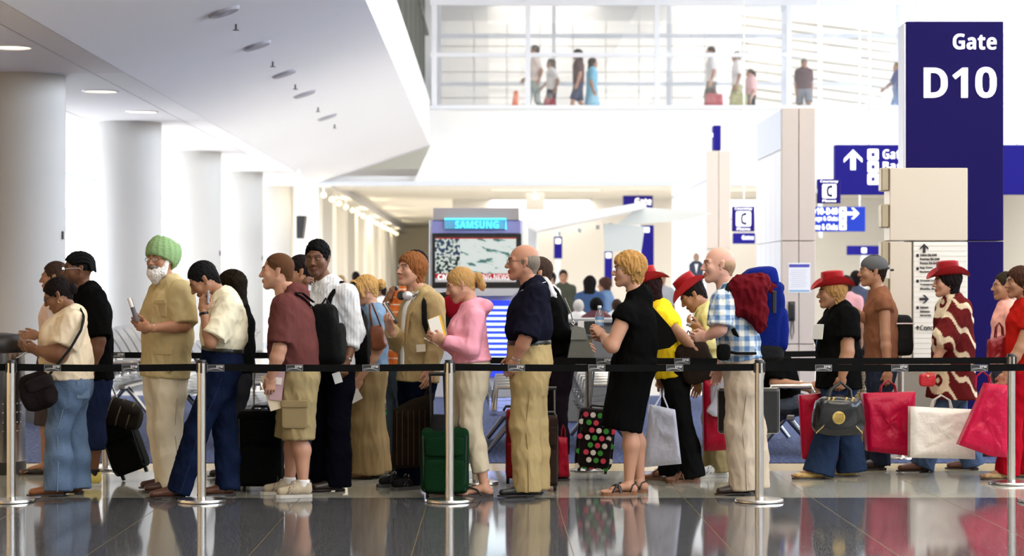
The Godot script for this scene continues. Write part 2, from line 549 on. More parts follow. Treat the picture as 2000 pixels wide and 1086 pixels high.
func belt(u0: float, u1: float, d0: float, d1: float, tags: Array, label: String) -> void:
	var a := px(u0, CY, d0)
	var b := px(u1, CY, d1)
	a.y = 0.948; b.y = 0.948
	var dir := (b - a).normalized()
	a += dir * 0.034
	b -= dir * 0.034
	var mid := (a + b) * 0.5
	var t := thing("queue_belt", label, "belt", mid)
	var pts := []
	for r in 2:
		for k in 13:
			var p := a.lerp(b, k / 12.0) - mid
			p.y += -0.006 * sin(PI * k / 12.0) + (0.0245 if r == 0 else -0.0245)
			pts.append(p)
	part(t, "webbing", Geo.new().sheet(pts, 2, 13, 0.002).paint(Color(0.009, 0.009, 0.01)), mats.cloth)
	var front := Vector3.UP.cross(dir)
	if front.z < 0: front = -front
	var bs := Basis(front.cross(Vector3.UP) * -1.0, Vector3.UP, front)
	for u in tags:
		var k: float = (u - u0) / (u1 - u0)
		var c := a.lerp(b, k) - mid + front * 0.003 + Vector3(0, -0.005, 0)
		var g := Node3D.new()
		g.name = "belt_tag"
		t.add_child(g, true)
		g.transform = Transform3D(bs, c)
		part(g, "tag_plate", Geo.new().box(Vector3.ZERO, Vector3(0.118, 0.046, 0.002)).paint(Color(0.03, 0.03, 0.03)), mats.plastic)
		var fr := Geo.new()
		for s in [-1.0, 1.0]:
			fr.box(Vector3(0, s * 0.022, 0.0012), Vector3(0.118, 0.0016, 0.001))
			fr.box(Vector3(s * 0.058, 0, 0.0012), Vector3(0.0016, 0.045, 0.001))
		# the swept wing drawn on the tag
		for q in 3:
			var pp := []
			for i in 9:
				pp.append(Vector3(-0.052 + i * 0.0125, -0.016 + 0.01 * sin(i * 0.39 + q * 0.2) - q * 0.0 + 0.003 * q, 0.0014))
			fr.tube(pp, 0.0011, 4)
		part(g, "tag_border", fr.paint(Color(0.45, 0.45, 0.45)), mats.plastic)
		fit_text(g, "tag_lettering", "DFW", Vector3(0.028, 0.009, 0.0016), 0.048, 0.017, mats.white)

func stanchions() -> void:
	var d := 15.16
	post(22, d, "steel belt post in front of the cream T-shirt woman")
	post(394, d, "steel belt post in front of the bowed phone caller")
	post(878, d, "steel belt post in front of the dark green wheeled bag")
	post(1483, d, "steel belt post in front of the bald man's trousers")
	post(2036, d, "steel belt post at the end of the front belt beyond the pink bag")
	post(1975, 16.5, "steel belt post in front of the woman in red")
	post(930, 16.5, "steel belt post behind the pink jacket woman's ankles")
	post(207, 17.8, "steel belt post standing behind the man with cornrows")
	post(640, 17.8, "steel belt post hidden behind the white shirted young man")
	post(1760, 18.9, "steel belt post behind the brown sleeveless top person")
	belt(-160, 22, d, d, [], "short black belt running out past the trash can")
	belt(22, 394, d, d, [97, 257], "black tagged belt in front of the cream T-shirt woman")
	belt(394, 878, d, d, [413, 573, 728], "black tagged belt in front of the maroon T-shirt man")
	belt(878, 1483, d, d, [1003, 1165, 1322], "black tagged belt in front of the navy polo man and black dress woman")
	belt(1483, 2036, d, d, [1603, 1757, 1918], "black tagged belt in front of the red hatted women")
	belt(930, 1975, 16.5, 16.5, [1010, 1175, 1330], "black belt of the second row behind the black dress woman")
	belt(207, 640, 17.8, 17.8, [222], "black belt of the back row behind the green turban man")
	belt(1480, 1760, 17.9, 18.9, [], "black belt of the back row beside the seated man")

# ---- small things worn or held
func strap(parent: Node3D, called: String, pts: Array, w: float, col: Color, m: Material = null) -> void:
	# smooth ribbon tube, flattened
	var c := Curve3D.new()
	for i in pts.size():
		var tan_ := Vector3.ZERO
		if i > 0 and i < pts.size() - 1: tan_ = (pts[i + 1] - pts[i - 1]) * 0.2
		c.add_point(pts[i], -tan_, tan_)
	var out := []
	for k in 17: out.append(c.sample_baked(c.get_baked_length() * k / 16.0))
	part(parent, called, Geo.new().tube(out, w, 8, true, 0.35).paint(col), m if m else mats.nylon)

func handheld(called: String, label: String, cat: String, at: Vector3, g: Geo, m: Material, b := Basis(), group := "") -> Node3D:
	var t := thing(called, label, cat, at, 0.0, group)
	t.basis = b
	part(t, "body", g, m)
	return t

func wp(name_: String, p: Vector3) -> Vector3:
	return W[name_].root + p

func child_part(name_: String, called: String, g: Geo, m: Material, label := "") -> void:
	part(W[name_].T, called, g, m, label)

# a point on the front, back or side of a person's chest in its own axes
func on(name_: String, f: float, up: float, l: float) -> Vector3:
	var S: Dictionary = W[name_]
	return S.che + S.F * f + Vector3(0, up, 0) + S.L * l

func ribbon(name_: String, called: String, pts: Array, w: float, col: Color) -> void:
	strap(W[name_].T, called, pts, w, col, mats.cloth)

func collar(name_: String, col: Color, r := 0.078, h := 0.05) -> void:
	var S: Dictionary = W[name_]
	var up: Vector3 = (S.neckp - S.sho).normalized()
	var g := Geo.new().lathe(Vector3.ZERO, [Vector2(r + 0.018, -0.012), Vector2(r + 0.014, 0.0), Vector2(r, h), Vector2(r - 0.004, h), Vector2(r - 0.002, 0.0)], 28)
	var o := part(S.T, "collar", g.paint(col), mats.cloth)
	var x: Vector3 = S.L
	o.transform = Transform3D(Basis(x, up, x.cross(up)), S.sho.lerp(S.neckp, 0.22))
	# two collar points at the throat
	var k := Geo.new()
	for s in [-1.0, 1.0]:
		k.slab(Vector3.ZERO, poly([[s * 0.006, 0.01], [s * 0.075, 0.03], [s * 0.05, -0.052]]), 0.004)
	var o2 := part(S.T, "collar_points", k.paint(col), mats.cloth)
	var z: Vector3 = (S.F + Vector3(0, 0.45, 0)).normalized()
	var xx := Vector3.UP.cross(z).normalized()
	o2.transform = Transform3D(Basis(xx, z.cross(xx), z), S.sho + S.F * (r + 0.018) + Vector3(0, 0.02, 0))

func pocket(name_: String, at: Vector3, n: Vector3, w: float, h: float, col: Color) -> void:
	var z := n.normalized()
	var x := Vector3.UP.cross(z).normalized()
	var b := Basis(x, z.cross(x), z)
	var g := Geo.new().pillow(Vector3(0, 0, 0), Vector3(w, h, 0.03), 0.25, Basis(), 0, 20, 12)
	g.pillow(Vector3(0, h * 0.38, 0.008), Vector3(w * 1.06, h * 0.26, 0.03), 0.25, Basis(), 0, 20, 12)
	var o := part(W[name_].T, "pocket", g.paint(col), mats.cloth)
	o.transform = Transform3D(b, at)

func phone_at(name_: String, arm: int, off: Vector3, b: Basis, label: String) -> void:
	var S: Dictionary = W[name_]
	var p: Vector3 = wp(name_, S.arms[arm][2]) + off
	var t := thing("mobile_phone", label, "phone", p, 0.0, "mobile phones held by travellers")
	t.basis = b
	part(t, "case", Geo.new().box(Vector3.ZERO, Vector3(0.046, 0.1, 0.018), 0.006).paint(Color(0.25, 0.25, 0.26)), mats.plastic)
	part(t, "screen", Geo.new().box(Vector3(0, 0.02, 0.0095), Vector3(0.034, 0.04, 0.001)).paint(Color(0.02, 0.02, 0.03)), mats.gloss)
	part(t, "keypad", Geo.new().box(Vector3(0, -0.026, 0.0095), Vector3(0.034, 0.038, 0.001)).paint(Color(0.5, 0.5, 0.5)), mats.plastic)

func accessories() -> void:
	# cream T-shirt woman: crossbody strap, paper, earring
	var S: Dictionary = W.cream
	var t := thing("crossbody_bag", "black crossbody pouch at the cream T-shirt woman's hip", "bag", px(72, 765, 15.4))
	part(t, "pouch", Geo.new().pillow(Vector3.ZERO, Vector3(0.24, 0.27, 0.14), 0.55, Basis(Vector3.BACK, 0.35), 0.0, 28, 18, 0.03, 4).paint(Color(0.012, 0.011, 0.011)), mats.nylon)
	part(t, "zip_flap", Geo.new().pillow(Vector3(0.03, 0.06, 0.045), Vector3(0.2, 0.1, 0.09), 0.5, Basis(Vector3.BACK, 0.35)).paint(Color(0.02, 0.018, 0.018)), mats.nylon)
	var o: Vector3 = t.position
	strap(t, "strap", [px(88, 742, 15.38) - o, px(110, 715, 15.36) - o, px(138, 680, 15.36) - o, px(158, 645, 15.40) - o, px(165, 620, 15.46) - o, px(158, 606, 15.6) - o], 0.021, Color(0.02, 0.02, 0.02))
	var buckle := Geo.new()
	for k in 3: buckle.pillow(px(82 + k * 5.0, 752 - k * 9.0, 15.345) - o, Vector3.ONE * 0.016, 1.0, Basis(), 0, 10, 8)
	part(t, "buckle", buckle.paint(Color(0.75, 0.73, 0.68)), mats.steel)
	handheld("boarding_paper", "folded white paper in the cream T-shirt woman's hands", "paper", px(50, 690, 15.6), Geo.new().box(Vector3.ZERO, Vector3(0.14, 0.003, 0.09)).paint(Color(0.85, 0.84, 0.8)), mats.paper, Basis(Vector3.BACK, 0.5))
	var ring := []
	for k in 13: ring.append(Vector3(cos(TAU * k / 12.0) * 0.017, sin(TAU * k / 12.0) * 0.017 - 0.04, 0.0))
	var er := Geo.new().tube(ring, 0.002, 5, false)
	var eo := part(S.T, "earring", er.paint(Color(0.8, 0.6, 0.25)), mats.steel)
	eo.transform = S.ht * Transform3D(Basis(Vector3.UP, PI / 2), Vector3(0.083, -0.008, -0.008))
	pocket("cream", S.hipj - S.F * 0.1 + S.L * 0.15 + Vector3(0, -0.03, 0), S.L - S.F * 0.75, 0.12, 0.13, Color(0.13, 0.185, 0.27))
	# green turban man: collar, lapels, pockets, paper roll
	S = W.turban
	collar("turban", Color(0.53, 0.415, 0.215), 0.078, 0.045)
	var khaki := Color(0.53, 0.415, 0.215)
	var fr: Vector3 = S.F * 0.88 + S.L * 0.47
	pocket("turban", S.wai + S.F * 0.11 + S.L * 0.155 + Vector3(0, -0.17, 0), fr, 0.15, 0.17, khaki)
	pocket("turban", S.che + S.F * 0.125 + S.L * 0.11 + Vector3(0, -0.02, 0), S.F + S.L * 0.25, 0.12, 0.13, khaki)
	ribbon("turban", "placket", [S.sho + S.F * 0.105 + Vector3(0, -0.05, 0), S.che + S.F * 0.152, S.wai + S.F * 0.17, S.wai + S.F * 0.178 + Vector3(0, -0.28, 0)], 0.018, khaki)
	part(S.T, "shirt_front", Geo.new().slab(Vector3.ZERO, poly([[-0.045, 0.05], [0.045, 0.05], [0.0, -0.11]]), 0.02).paint(Color(0.65, 0.68, 0.66)), mats.cloth).transform = Transform3D(look_basis(-55, -22), S.sho + S.F * 0.096 + Vector3(0, -0.015, 0))
	t = thing("rolled_magazine", "rolled paper upright in the green turban man's hands", "magazine", px(261, 606, 15.62))
	part(t, "roll", Geo.new().tube([px(268, 628, 15.62) - t.position, px(260, 604, 15.62) - t.position, px(253, 583, 15.62) - t.position], 0.017, 10).paint(Color(0.13, 0.12, 0.13)), mats.paper)
	part(t, "page_edge", Geo.new().tube([px(258, 600, 15.6) - t.position, px(252, 582, 15.6) - t.position], 0.014, 10).paint(Color(0.78, 0.74, 0.68)), mats.paper)
	# cream shirt phone caller
	collar("phone", Color(0.8, 0.73, 0.54), 0.075, 0.04)
	phone_at("phone", 0, Vector3(0.035, 0.09, 0.0), look_basis(-80, 0, 12), "silver mobile phone at the ear of the cream shirted man")
	# maroon T-shirt man: magazines, pockets, backpack
	S = W.maroon
	pocket("maroon", S.legs[0][0].lerp(S.legs[0][1], 0.62) + S.L * 0.118 + S.F * 0.02, S.L + S.F * 0.2, 0.19, 0.2, Color(0.3, 0.23, 0.118))
	t = thing("magazine", "magazines gripped at the maroon T-shirt man's side", "magazine", px(541, 752, 15.34))
	part(t, "front_cover", Geo.new().box(Vector3.ZERO, Vector3(0.09, 0.22, 0.008), 0.002, Basis(Vector3.BACK, -0.12)).paint(Color(0.5, 0.32, 0.34)), mats.paper)
	part(t, "back_cover", Geo.new().box(Vector3(-0.035, -0.05, -0.012), Vector3(0.1, 0.26, 0.008), 0.002, Basis(Vector3.BACK, 0.28)).paint(Color(0.72, 0.6, 0.42)), mats.paper)
	part(t, "cover_print", Geo.new().box(Vector3(0.0, 0.03, 0.005), Vector3(0.07, 0.05, 0.002), 0, Basis(Vector3.BACK, -0.12)).paint(Color(0.85, 0.8, 0.75)), mats.paper)
	t = thing("backpack", "black backpack on the maroon T-shirt man's back", "backpack", px(636, 655, 15.66))
	part(t, "main_pack", Geo.new().pillow(Vector3.ZERO, Vector3(0.2, 0.46, 0.34), 0.42, Basis(Vector3.BACK, 0.08), 0.1, 30, 20, 0.03, 8).paint(Color(0.005, 0.005, 0.0055)), mats.nylon)
	part(t, "front_pocket", Geo.new().pillow(Vector3(0.085, -0.06, 0), Vector3(0.13, 0.3, 0.27), 0.45, Basis(), 0.1, 26, 16, 0.02, 9).paint(Color(0.012, 0.012, 0.013)), mats.nylon)
	part(t, "top_loop", Geo.new().tube([Vector3(-0.03, 0.22, 0), Vector3(0, 0.27, 0), Vector3(0.03, 0.22, 0)], 0.01, 6).paint(Color(0.02, 0.02, 0.02)), mats.nylon)
	o = t.position
	strap(t, "shoulder_strap", [px(612, 590, 15.5) - o, px(590, 572, 15.42) - o, px(575, 572, 15.4) - o, px(590, 580, 15.44) - o, px(612, 600, 15.52) - o], 0.016, Color(0.012, 0.012, 0.012))
	# white shirt man
	collar("white", Color(0.8, 0.8, 0.8), 0.076, 0.045)
	phone_at("white", 1, Vector3(0.035, 0.06, -0.02), look_basis(60, 0, -10), "mobile phone at the ear of the white shirted young man")
	S = W.white
	ribbon("white", "backpack_strap", [S.sho + S.L * 0.1 - S.F * 0.1, S.sho + S.L * 0.11 + Vector3(0, 0.05, 0), S.sho + S.L * 0.105 + S.F * 0.115 + Vector3(0, -0.06, 0), S.che + S.L * 0.11 + S.F * 0.15, S.wai + S.L * 0.13 + S.F * 0.11], 0.026, Color(0.009, 0.009, 0.01))
	ribbon("white", "placket", [S.sho + S.F * 0.095 + Vector3(0, -0.04, 0), S.che + S.F * 0.14, S.wai + S.F * 0.13], 0.014, Color(0.82, 0.82, 0.82))
	t = thing("duffel_bag", "black shoulder bag hanging between the white shirt man and blonde woman", "bag", px(699, 660, 16.3))
	part(t, "body", Geo.new().pillow(Vector3.ZERO, Vector3(0.17, 0.44, 0.25), 0.5, Basis(Vector3.BACK, 0.1), 0.1, 28, 18, 0.03, 14).paint(Color(0.005, 0.005, 0.0055)), mats.nylon)
	strap(t, "strap", [Vector3(-0.04, 0.2, 0.05), Vector3(-0.06, 0.36, 0.0), Vector3(-0.03, 0.42, -0.05)], 0.015, Color(0.01, 0.01, 0.01))
	handheld("ticket_paper", "white ticket in the blonde woman's lowered hand", "paper", px(690, 775, 16.8), Geo.new().box(Vector3.ZERO, Vector3(0.12, 0.09, 0.003)).paint(Color(0.8, 0.76, 0.7)), mats.paper, Basis(Vector3.BACK, 0.5))
	handheld("boarding_pass", "small white pass in the white shirt man's lowered hand", "paper", px(659, 738, 15.8), Geo.new().box(Vector3.ZERO, Vector3(0.06, 0.08, 0.003)).paint(Color(0.85, 0.84, 0.82)), mats.paper, Basis(Vector3.BACK, 0.3))
	# blonde woman's purse
	t = thing("brown_purse", "brown leather purse under the blonde woman's arm", "purse", px(737, 660, 16.82))
	part(t, "body", Geo.new().pillow(Vector3.ZERO, Vector3(0.14, 0.2, 0.13), 0.5, Basis(Vector3.BACK, 0.1), 0.15, 24, 16, 0.02, 3).paint(Color(0.2, 0.06, 0.025)), mats.leather)
	strap(t, "strap", [Vector3(-0.04, 0.09, 0.04), Vector3(-0.055, 0.19, 0.06), Vector3(-0.06, 0.26, 0.02)], 0.011, Color(0.2, 0.065, 0.03), mats.leather)
	strap(t, "strap", [Vector3(0.03, 0.09, 0.04), Vector3(-0.01, 0.2, 0.07), Vector3(-0.04, 0.27, 0.03)], 0.011, Color(0.18, 0.055, 0.025), mats.leather)
	phone_at("orange", 1, Vector3(0.07, 0.06, 0.0), look_basis(-60, 0, -30), "mobile phone at the ear of the orange striped man")
	collar("orange", Color(0.78, 0.2, 0.05), 0.076, 0.04)
	# blazer man: shirt front, lapels, headphones, pocket paper, strap
	S = W.blazer
	var tanc := Color(0.44, 0.305, 0.135)
	ribbon("blazer", "shirt_front", [S.sho + S.F * 0.09 + Vector3(0, 0.02, 0), S.che + S.F * 0.146 + Vector3(0, 0.05, 0), S.wai + S.F * 0.148, S.wai + S.F * 0.152 + Vector3(0, -0.2, 0)], 0.034, Color(0.82, 0.8, 0.76))
	ribbon("blazer", "lapel", [S.sho + S.L * 0.08 + S.F * 0.02 + Vector3(0, 0.03, 0), S.sho + S.L * 0.075 + S.F * 0.1 + Vector3(0, -0.05, 0), S.che + S.L * 0.06 + S.F * 0.15, S.wai + S.L * 0.035 + S.F * 0.145], 0.032, tanc)
	ribbon("blazer", "lapel", [S.sho - S.L * 0.08 + S.F * 0.02 + Vector3(0, 0.03, 0), S.sho - S.L * 0.075 + S.F * 0.1 + Vector3(0, -0.05, 0), S.che - S.L * 0.06 + S.F * 0.15, S.wai - S.L * 0.035 + S.F * 0.145], 0.032, tanc)
	collar("blazer", Color(0.82, 0.8, 0.76), 0.074, 0.05)
	var hp := Node3D.new()
	hp.name = "headphones"
	S.T.add_child(hp, true)
	var c0: Vector3 = px(796, 578, 15.98) - S.root
	var c1: Vector3 = px(783, 577, 16.12) - S.root
	var cup := Geo.new().lathe(Vector3.ZERO, [Vector2(0, 0.018), Vector2(0.02, 0.017), Vector2(0.03, 0.01), Vector2(0.036, 0.0), Vector2(0.036, -0.012), Vector2(0, -0.014)], 24)
	placed(hp, "ear_cup", cup.paint(Color(0.6, 0.6, 0.62)), mats.metal_paint, Transform3D(look_basis(10, 0) * Basis(Vector3.RIGHT, PI / 2), c0))
	placed(hp, "ear_pad", Geo.new().duplicate_of(cup).paint(Color(0.02, 0.02, 0.02)), mats.leather, Transform3D(look_basis(-30, 0) * Basis(Vector3.RIGHT, PI / 2), c1))
	part(hp, "headband", Geo.new().tube([c0, c0 + Vector3(0.045, 0.0, -0.05), c0 + Vector3(0.07, 0.02, -0.16), c1 + Vector3(0.06, 0.0, -0.1), c1], 0.008, 6).paint(Color(0.03, 0.03, 0.03)), mats.plastic)
	ribbon("blazer", "backpack_strap", [px(846, 588, 16.25) - S.root + Vector3(0, 0.05, -0.1), px(838, 570, 16.1) - S.root, px(828, 590, 15.99) - S.root, px(829, 630, 15.97) - S.root, px(840, 662, 15.99) - S.root], 0.02, Color(0.012, 0.012, 0.013))
	t = thing("backpack", "red and black backpack worn by the tan blazer man", "backpack", px(876, 622, 16.5))
	part(t, "main_pack", Geo.new().pillow(Vector3.ZERO, Vector3(0.2, 0.4, 0.28), 0.45, Basis(Vector3.BACK, 0.15), 0.1, 28, 18, 0.02, 5).paint(Color(0.012, 0.012, 0.013)), mats.nylon)
	part(t, "top_panel", Geo.new().pillow(Vector3(0.04, 0.1, 0.03), Vector3(0.18, 0.18, 0.26), 0.5, Basis(Vector3.BACK, 0.5)).paint(Color(0.2, 0.006, 0.012)), mats.nylon)
	t = thing("passport", "dark passport folder held open by the tan blazer man", "passport", px(764, 612, 15.86))
	part(t, "cover", Geo.new().box(Vector3(0, 0, 0), Vector3(0.022, 0.17, 0.11), 0.003, Basis(Vector3.BACK, 0.55)).paint(Color(0.04, 0.025, 0.02)), mats.leather)
	part(t, "page", Geo.new().box(Vector3(-0.014, 0.015, 0.01), Vector3(0.012, 0.15, 0.1), 0.002, Basis(Vector3.BACK, 0.55)).paint(Color(0.55, 0.5, 0.45)), mats.paper)
	t = thing("ticket_sleeve", "orange edged ticket sleeve in the tan blazer's pocket", "ticket", px(822, 680, 15.96))
	part(t, "sleeve", Geo.new().box(Vector3.ZERO, Vector3(0.075, 0.055, 0.006), 0.001, look_basis(-25, 0, 4)).paint(Color(0.75, 0.68, 0.55)), mats.paper)
	part(t, "orange_edge", Geo.new().box(Vector3(0.02, -0.01, 0.004), Vector3(0.034, 0.03, 0.003), 0, look_basis(-25, 0, 4)).paint(Color(0.6, 0.14, 0.04)), mats.paper)
	# pink jacket woman: yellow leaflet
	t = thing("leaflet", "yellow edged leaflet held by the pink jacket woman", "leaflet", px(853, 640, 15.44))
	part(t, "card", Geo.new().box(Vector3.ZERO, Vector3(0.1, 0.17, 0.004), 0, look_basis(-20, -20, 22)).paint(Color(0.85, 0.5, 0.03)), mats.paper)
	part(t, "page", Geo.new().box(Vector3(-0.008, 0.006, 0.004), Vector3(0.085, 0.145, 0.004), 0, look_basis(-20, -20, 22)).paint(Color(0.84, 0.82, 0.76)), mats.paper)
	handheld("envelope", "white envelope below the leaflet in the pink jacket woman's hands", "paper", px(843, 668, 15.5), Geo.new().box(Vector3.ZERO, Vector3(0.12, 0.004, 0.1)).paint(Color(0.84, 0.83, 0.8)), mats.paper, Basis(Vector3.BACK, -0.5))
	# navy polo man: collar with a white edge
	collar("navy", Color(0.012, 0.012, 0.022), 0.08, 0.045)
	S = W.navy
	ribbon("navy", "collar_stripe", [S.sho + S.L * 0.07 - S.F * 0.07 + Vector3(0, 0.05, 0), S.sho + S.L * 0.1 + Vector3(0, 0.03, 0), S.sho + S.L * 0.085 + S.F * 0.07 + Vector3(0, 0.005, 0), S.sho + S.L * 0.03 + S.F * 0.115 + Vector3(0, -0.02, 0)], 0.007, Color(0.8, 0.8, 0.8))
	# silver scarf and grey handbag
	S = W.silver
	part(S.T, "silver_scarf", Geo.new().pillow(px(1070, 566, 16.85) - S.root, Vector3(0.1, 0.22, 0.25), 0.7, Basis(Vector3.BACK, 0.5), 0, 24, 16, 0.03, 5).paint(Color(0.45, 0.43, 0.4)), mats.gloss)
	t = thing("grey_handbag", "grey leather handbag hanging behind the navy polo man", "handbag", px(1128, 668, 16.7))
	part(t, "body", Geo.new().slab(Vector3.ZERO, poly([[-0.08, -0.13], [0.14, -0.14], [0.05, 0.11], [-0.03, 0.13]]), 0.11).paint(Color(0.14, 0.145, 0.12)), mats.leather)
	part(t, "flap", Geo.new().slab(Vector3(0.0, 0.05, 0.062), poly([[-0.045, 0.07], [0.055, 0.06], [0.07, -0.03], [-0.055, -0.03]]), 0.012).paint(Color(0.19, 0.195, 0.165)), mats.leather)
	strap(t, "strap", [Vector3(-0.03, 0.12, 0.03), Vector3(-0.05, 0.22, 0.03), Vector3(-0.1, 0.34, 0.0)], 0.014, Color(0.16, 0.165, 0.14), mats.leather)
	part(t, "ring", Geo.new().tube([Vector3(-0.05, 0.15, 0.05), Vector3(-0.035, 0.165, 0.05), Vector3(-0.02, 0.15, 0.05), Vector3(-0.035, 0.135, 0.05), Vector3(-0.05, 0.15, 0.05)], 0.004, 5).paint(Color(0.7, 0.7, 0.7)), mats.steel)
	# black dress woman: bottle and black shawl bag
	t = thing("water_bottle", "clear plastic water bottle with blue label in the black dress woman's hand", "bottle", px(1171, 652, 15.74))
	var gl := StandardMaterial3D.new()
	gl.albedo_color = Color(0.92, 0.96, 1.0, 0.1)
	gl.transparency = BaseMaterial3D.TRANSPARENCY_ALPHA
	gl.roughness = 0.05
	part(t, "bottle_shell", Geo.new().lathe(Vector3.ZERO, [Vector2(0, -0.02), Vector2(0.03, -0.02), Vector2(0.032, -0.01), Vector2(0.029, 0.0), Vector2(0.032, 0.01), Vector2(0.029, 0.025), Vector2(0.032, 0.04), Vector2(0.032, 0.12), Vector2(0.028, 0.15), Vector2(0.013, 0.175), Vector2(0.013, 0.19)], 24), gl)
	part(t, "bottle_label", Geo.new().lathe(Vector3.ZERO, [Vector2(0.0328, 0.06), Vector2(0.0328, 0.125)], 24).paint(Color(0.22, 0.42, 0.72)), mats.plastic)
	part(t, "label_band", Geo.new().lathe(Vector3.ZERO, [Vector2(0.0332, 0.085), Vector2(0.0332, 0.103)], 24).paint(Color(0.85, 0.88, 0.9)), mats.plastic)
	part(t, "bottle_cap", Geo.new().lathe(Vector3.ZERO, [Vector2(0.015, 0.19), Vector2(0.015, 0.207), Vector2(0, 0.208)], 16).paint(Color(0.8, 0.82, 0.85)), mats.plastic)
	t = thing("black_tote", "black tote slung behind the black dress woman's shoulder", "bag", px(1287, 655, 15.9))
	var o2: Vector3 = t.position
	part(t, "body", Geo.new().slab(Vector3.ZERO, poly([[-0.16, 0.27], [-0.06, 0.22], [0.08, 0.06], [0.13, -0.04], [0.07, -0.09], [-0.1, -0.12], [-0.17, -0.05]]), 0.2).paint(Color(0.008, 0.008, 0.009)), mats.cloth)
	strap(t, "strap", [px(1262, 600, 15.75) - o2, px(1252, 578, 15.68) - o2, px(1243, 590, 15.6) - o2], 0.012, Color(0.009, 0.009, 0.01))
	# the two red hats further on
	phone_at("lemon", 0, Vector3(-0.06, 0.05, 0.0), look_basis(-60, -60, 0), "dark mobile phone held low by the pale yellow shirt person")
	collar("lemon", Color(0.74, 0.67, 0.3), 0.076, 0.045)
	t = thing("shoulder_bag", "large dark bag on the yellow T-shirt woman's arm", "bag", px(1358, 705, 16.6))
	part(t, "body", Geo.new().pillow(Vector3.ZERO, Vector3(0.28, 0.34, 0.18), 0.5, Basis(Vector3.BACK, 0.4), 0.1, 28, 18, 0.03, 6).paint(Color(0.02, 0.014, 0.01)), mats.nylon)
	strap(t, "strap", [Vector3(-0.1, 0.12, 0.05), Vector3(-0.06, 0.24, 0.05), Vector3(0.0, 0.12, 0.06)], 0.012, Color(0.02, 0.016, 0.012))
	# plaid man: pack, jacket, waist pouch
	collar("plaid", Color(0.62, 0.66, 0.66), 0.078, 0.045)
	t = thing("hiking_backpack", "large blue hiking backpack on the bald man's back", "backpack", px(1485, 612, 15.75))
	part(t, "main_pack", Geo.new().pillow(Vector3(0.02, -0.04, 0), Vector3(0.3, 0.58, 0.36), 0.4, Basis(Vector3.BACK, -0.06), 0.12, 32, 22, 0.03, 11).paint(Color(0.004, 0.012, 0.125)), mats.nylon)
	part(t, "top_lid", Geo.new().pillow(Vector3(-0.0, 0.26, 0), Vector3(0.26, 0.16, 0.34), 0.6, Basis(Vector3.BACK, 0.12), 0, 28, 16, 0.02, 12).paint(Color(0.005, 0.014, 0.15)), mats.nylon)
	part(t, "back_pocket", Geo.new().pillow(Vector3(0.13, -0.12, 0.02), Vector3(0.14, 0.32, 0.28), 0.5, Basis(), 0.1, 26, 16, 0.02, 13).paint(Color(0.004, 0.013, 0.135)), mats.nylon)
	part(t, "bottom_panel", Geo.new().pillow(Vector3(0.02, -0.28, 0), Vector3(0.29, 0.14, 0.35), 0.5, Basis()).paint(Color(0.012, 0.012, 0.015)), mats.nylon)
	var o3: Vector3 = t.position
	strap(t, "shoulder_strap", [px(1447, 548, 15.62) - o3, px(1425, 552, 15.52) - o3, px(1415, 580, 15.46) - o3, px(1420, 620, 15.46) - o3, px(1440, 660, 15.52) - o3], 0.022, Color(0.012, 0.012, 0.014))
	strap(t, "hip_belt", [px(1475, 690, 15.5) - o3, px(1440, 690, 15.46) - o3, px(1408, 685, 15.55) - o3], 0.03, Color(0.01, 0.01, 0.011))
	part(t, "buckle", Geo.new().box(px(1512, 590, 15.53) - o3, Vector3(0.03, 0.16, 0.02), 0.005).paint(Color(0.01, 0.01, 0.012)), mats.plastic)
	t = thing("maroon_jacket", "maroon rain jacket draped over the blue backpack", "jacket", px(1465, 585, 15.55))
	var jb := Blob.new()
	jb.fold = 0.014
	jb.ff = Vector3(12, 6, 12)
	jb.cone(Vector3(-0.07, 0.1, 0.02), 0.07, Vector3(0.07, 0.12, 0.02), 0.07, 0.04)
	jb.cone(Vector3(0.06, 0.12, -0.06), 0.07, Vector3(0.17, 0.06, -0.1), 0.05, 0.04)
	jb.cone(Vector3(-0.08, 0.08, 0.03), 0.07, Vector3(-0.1, -0.08, 0.04), 0.045, 0.05)
	jb.cone(Vector3(0.03, 0.06, 0.04), 0.08, Vector3(0.05, -0.12, 0.05), 0.06, 0.05)
	jb.cone(Vector3(0.05, -0.1, 0.05), 0.06, Vector3(0.07, -0.2, 0.05), 0.035, 0.05)
	jb.cone(Vector3(-0.03, 0.05, 0.04), 0.08, Vector3(-0.02, -0.08, 0.05), 0.05, 0.05)
	part(t, "jacket_shell", jb.run(0.009).paint(Color(0.105, 0.007, 0.009)), mats.nylon)
	t = thing("camera_pouch", "black pouch with a strap at the bald man's waist", "pouch", px(1413, 688, 15.42))
	part(t, "pouch", Geo.new().pillow(Vector3.ZERO, Vector3(0.1, 0.12, 0.07), 0.6).paint(Color(0.005, 0.005, 0.006)), mats.nylon)
	strap(t, "cord", [Vector3(0.0, -0.05, 0.05), Vector3(0.02, -0.12, 0.06), Vector3(0.045, -0.1, 0.05)], 0.004, Color(0.01, 0.01, 0.01))
	t = thing("attache_case", "black hard attache case with steel edge beside the bald man's leg", "briefcase", px(1462, 802, 15.95))
	part(t, "shell", Geo.new().box(Vector3.ZERO, Vector3(0.45, 0.33, 0.09), 0.02).paint(Color(0.008, 0.008, 0.009)), mats.plastic)
	var ed := Geo.new()
	for s in [-1.0, 1.0]:
		ed.box(Vector3(s * 0.226, 0, 0), Vector3(0.008, 0.32, 0.03), 0.003)
		ed.box(Vector3(0, s * 0.166, 0), Vector3(0.44, 0.008, 0.03), 0.003)
	part(t, "steel_edge", ed.paint(Color(0.6, 0.57, 0.52)), mats.steel)
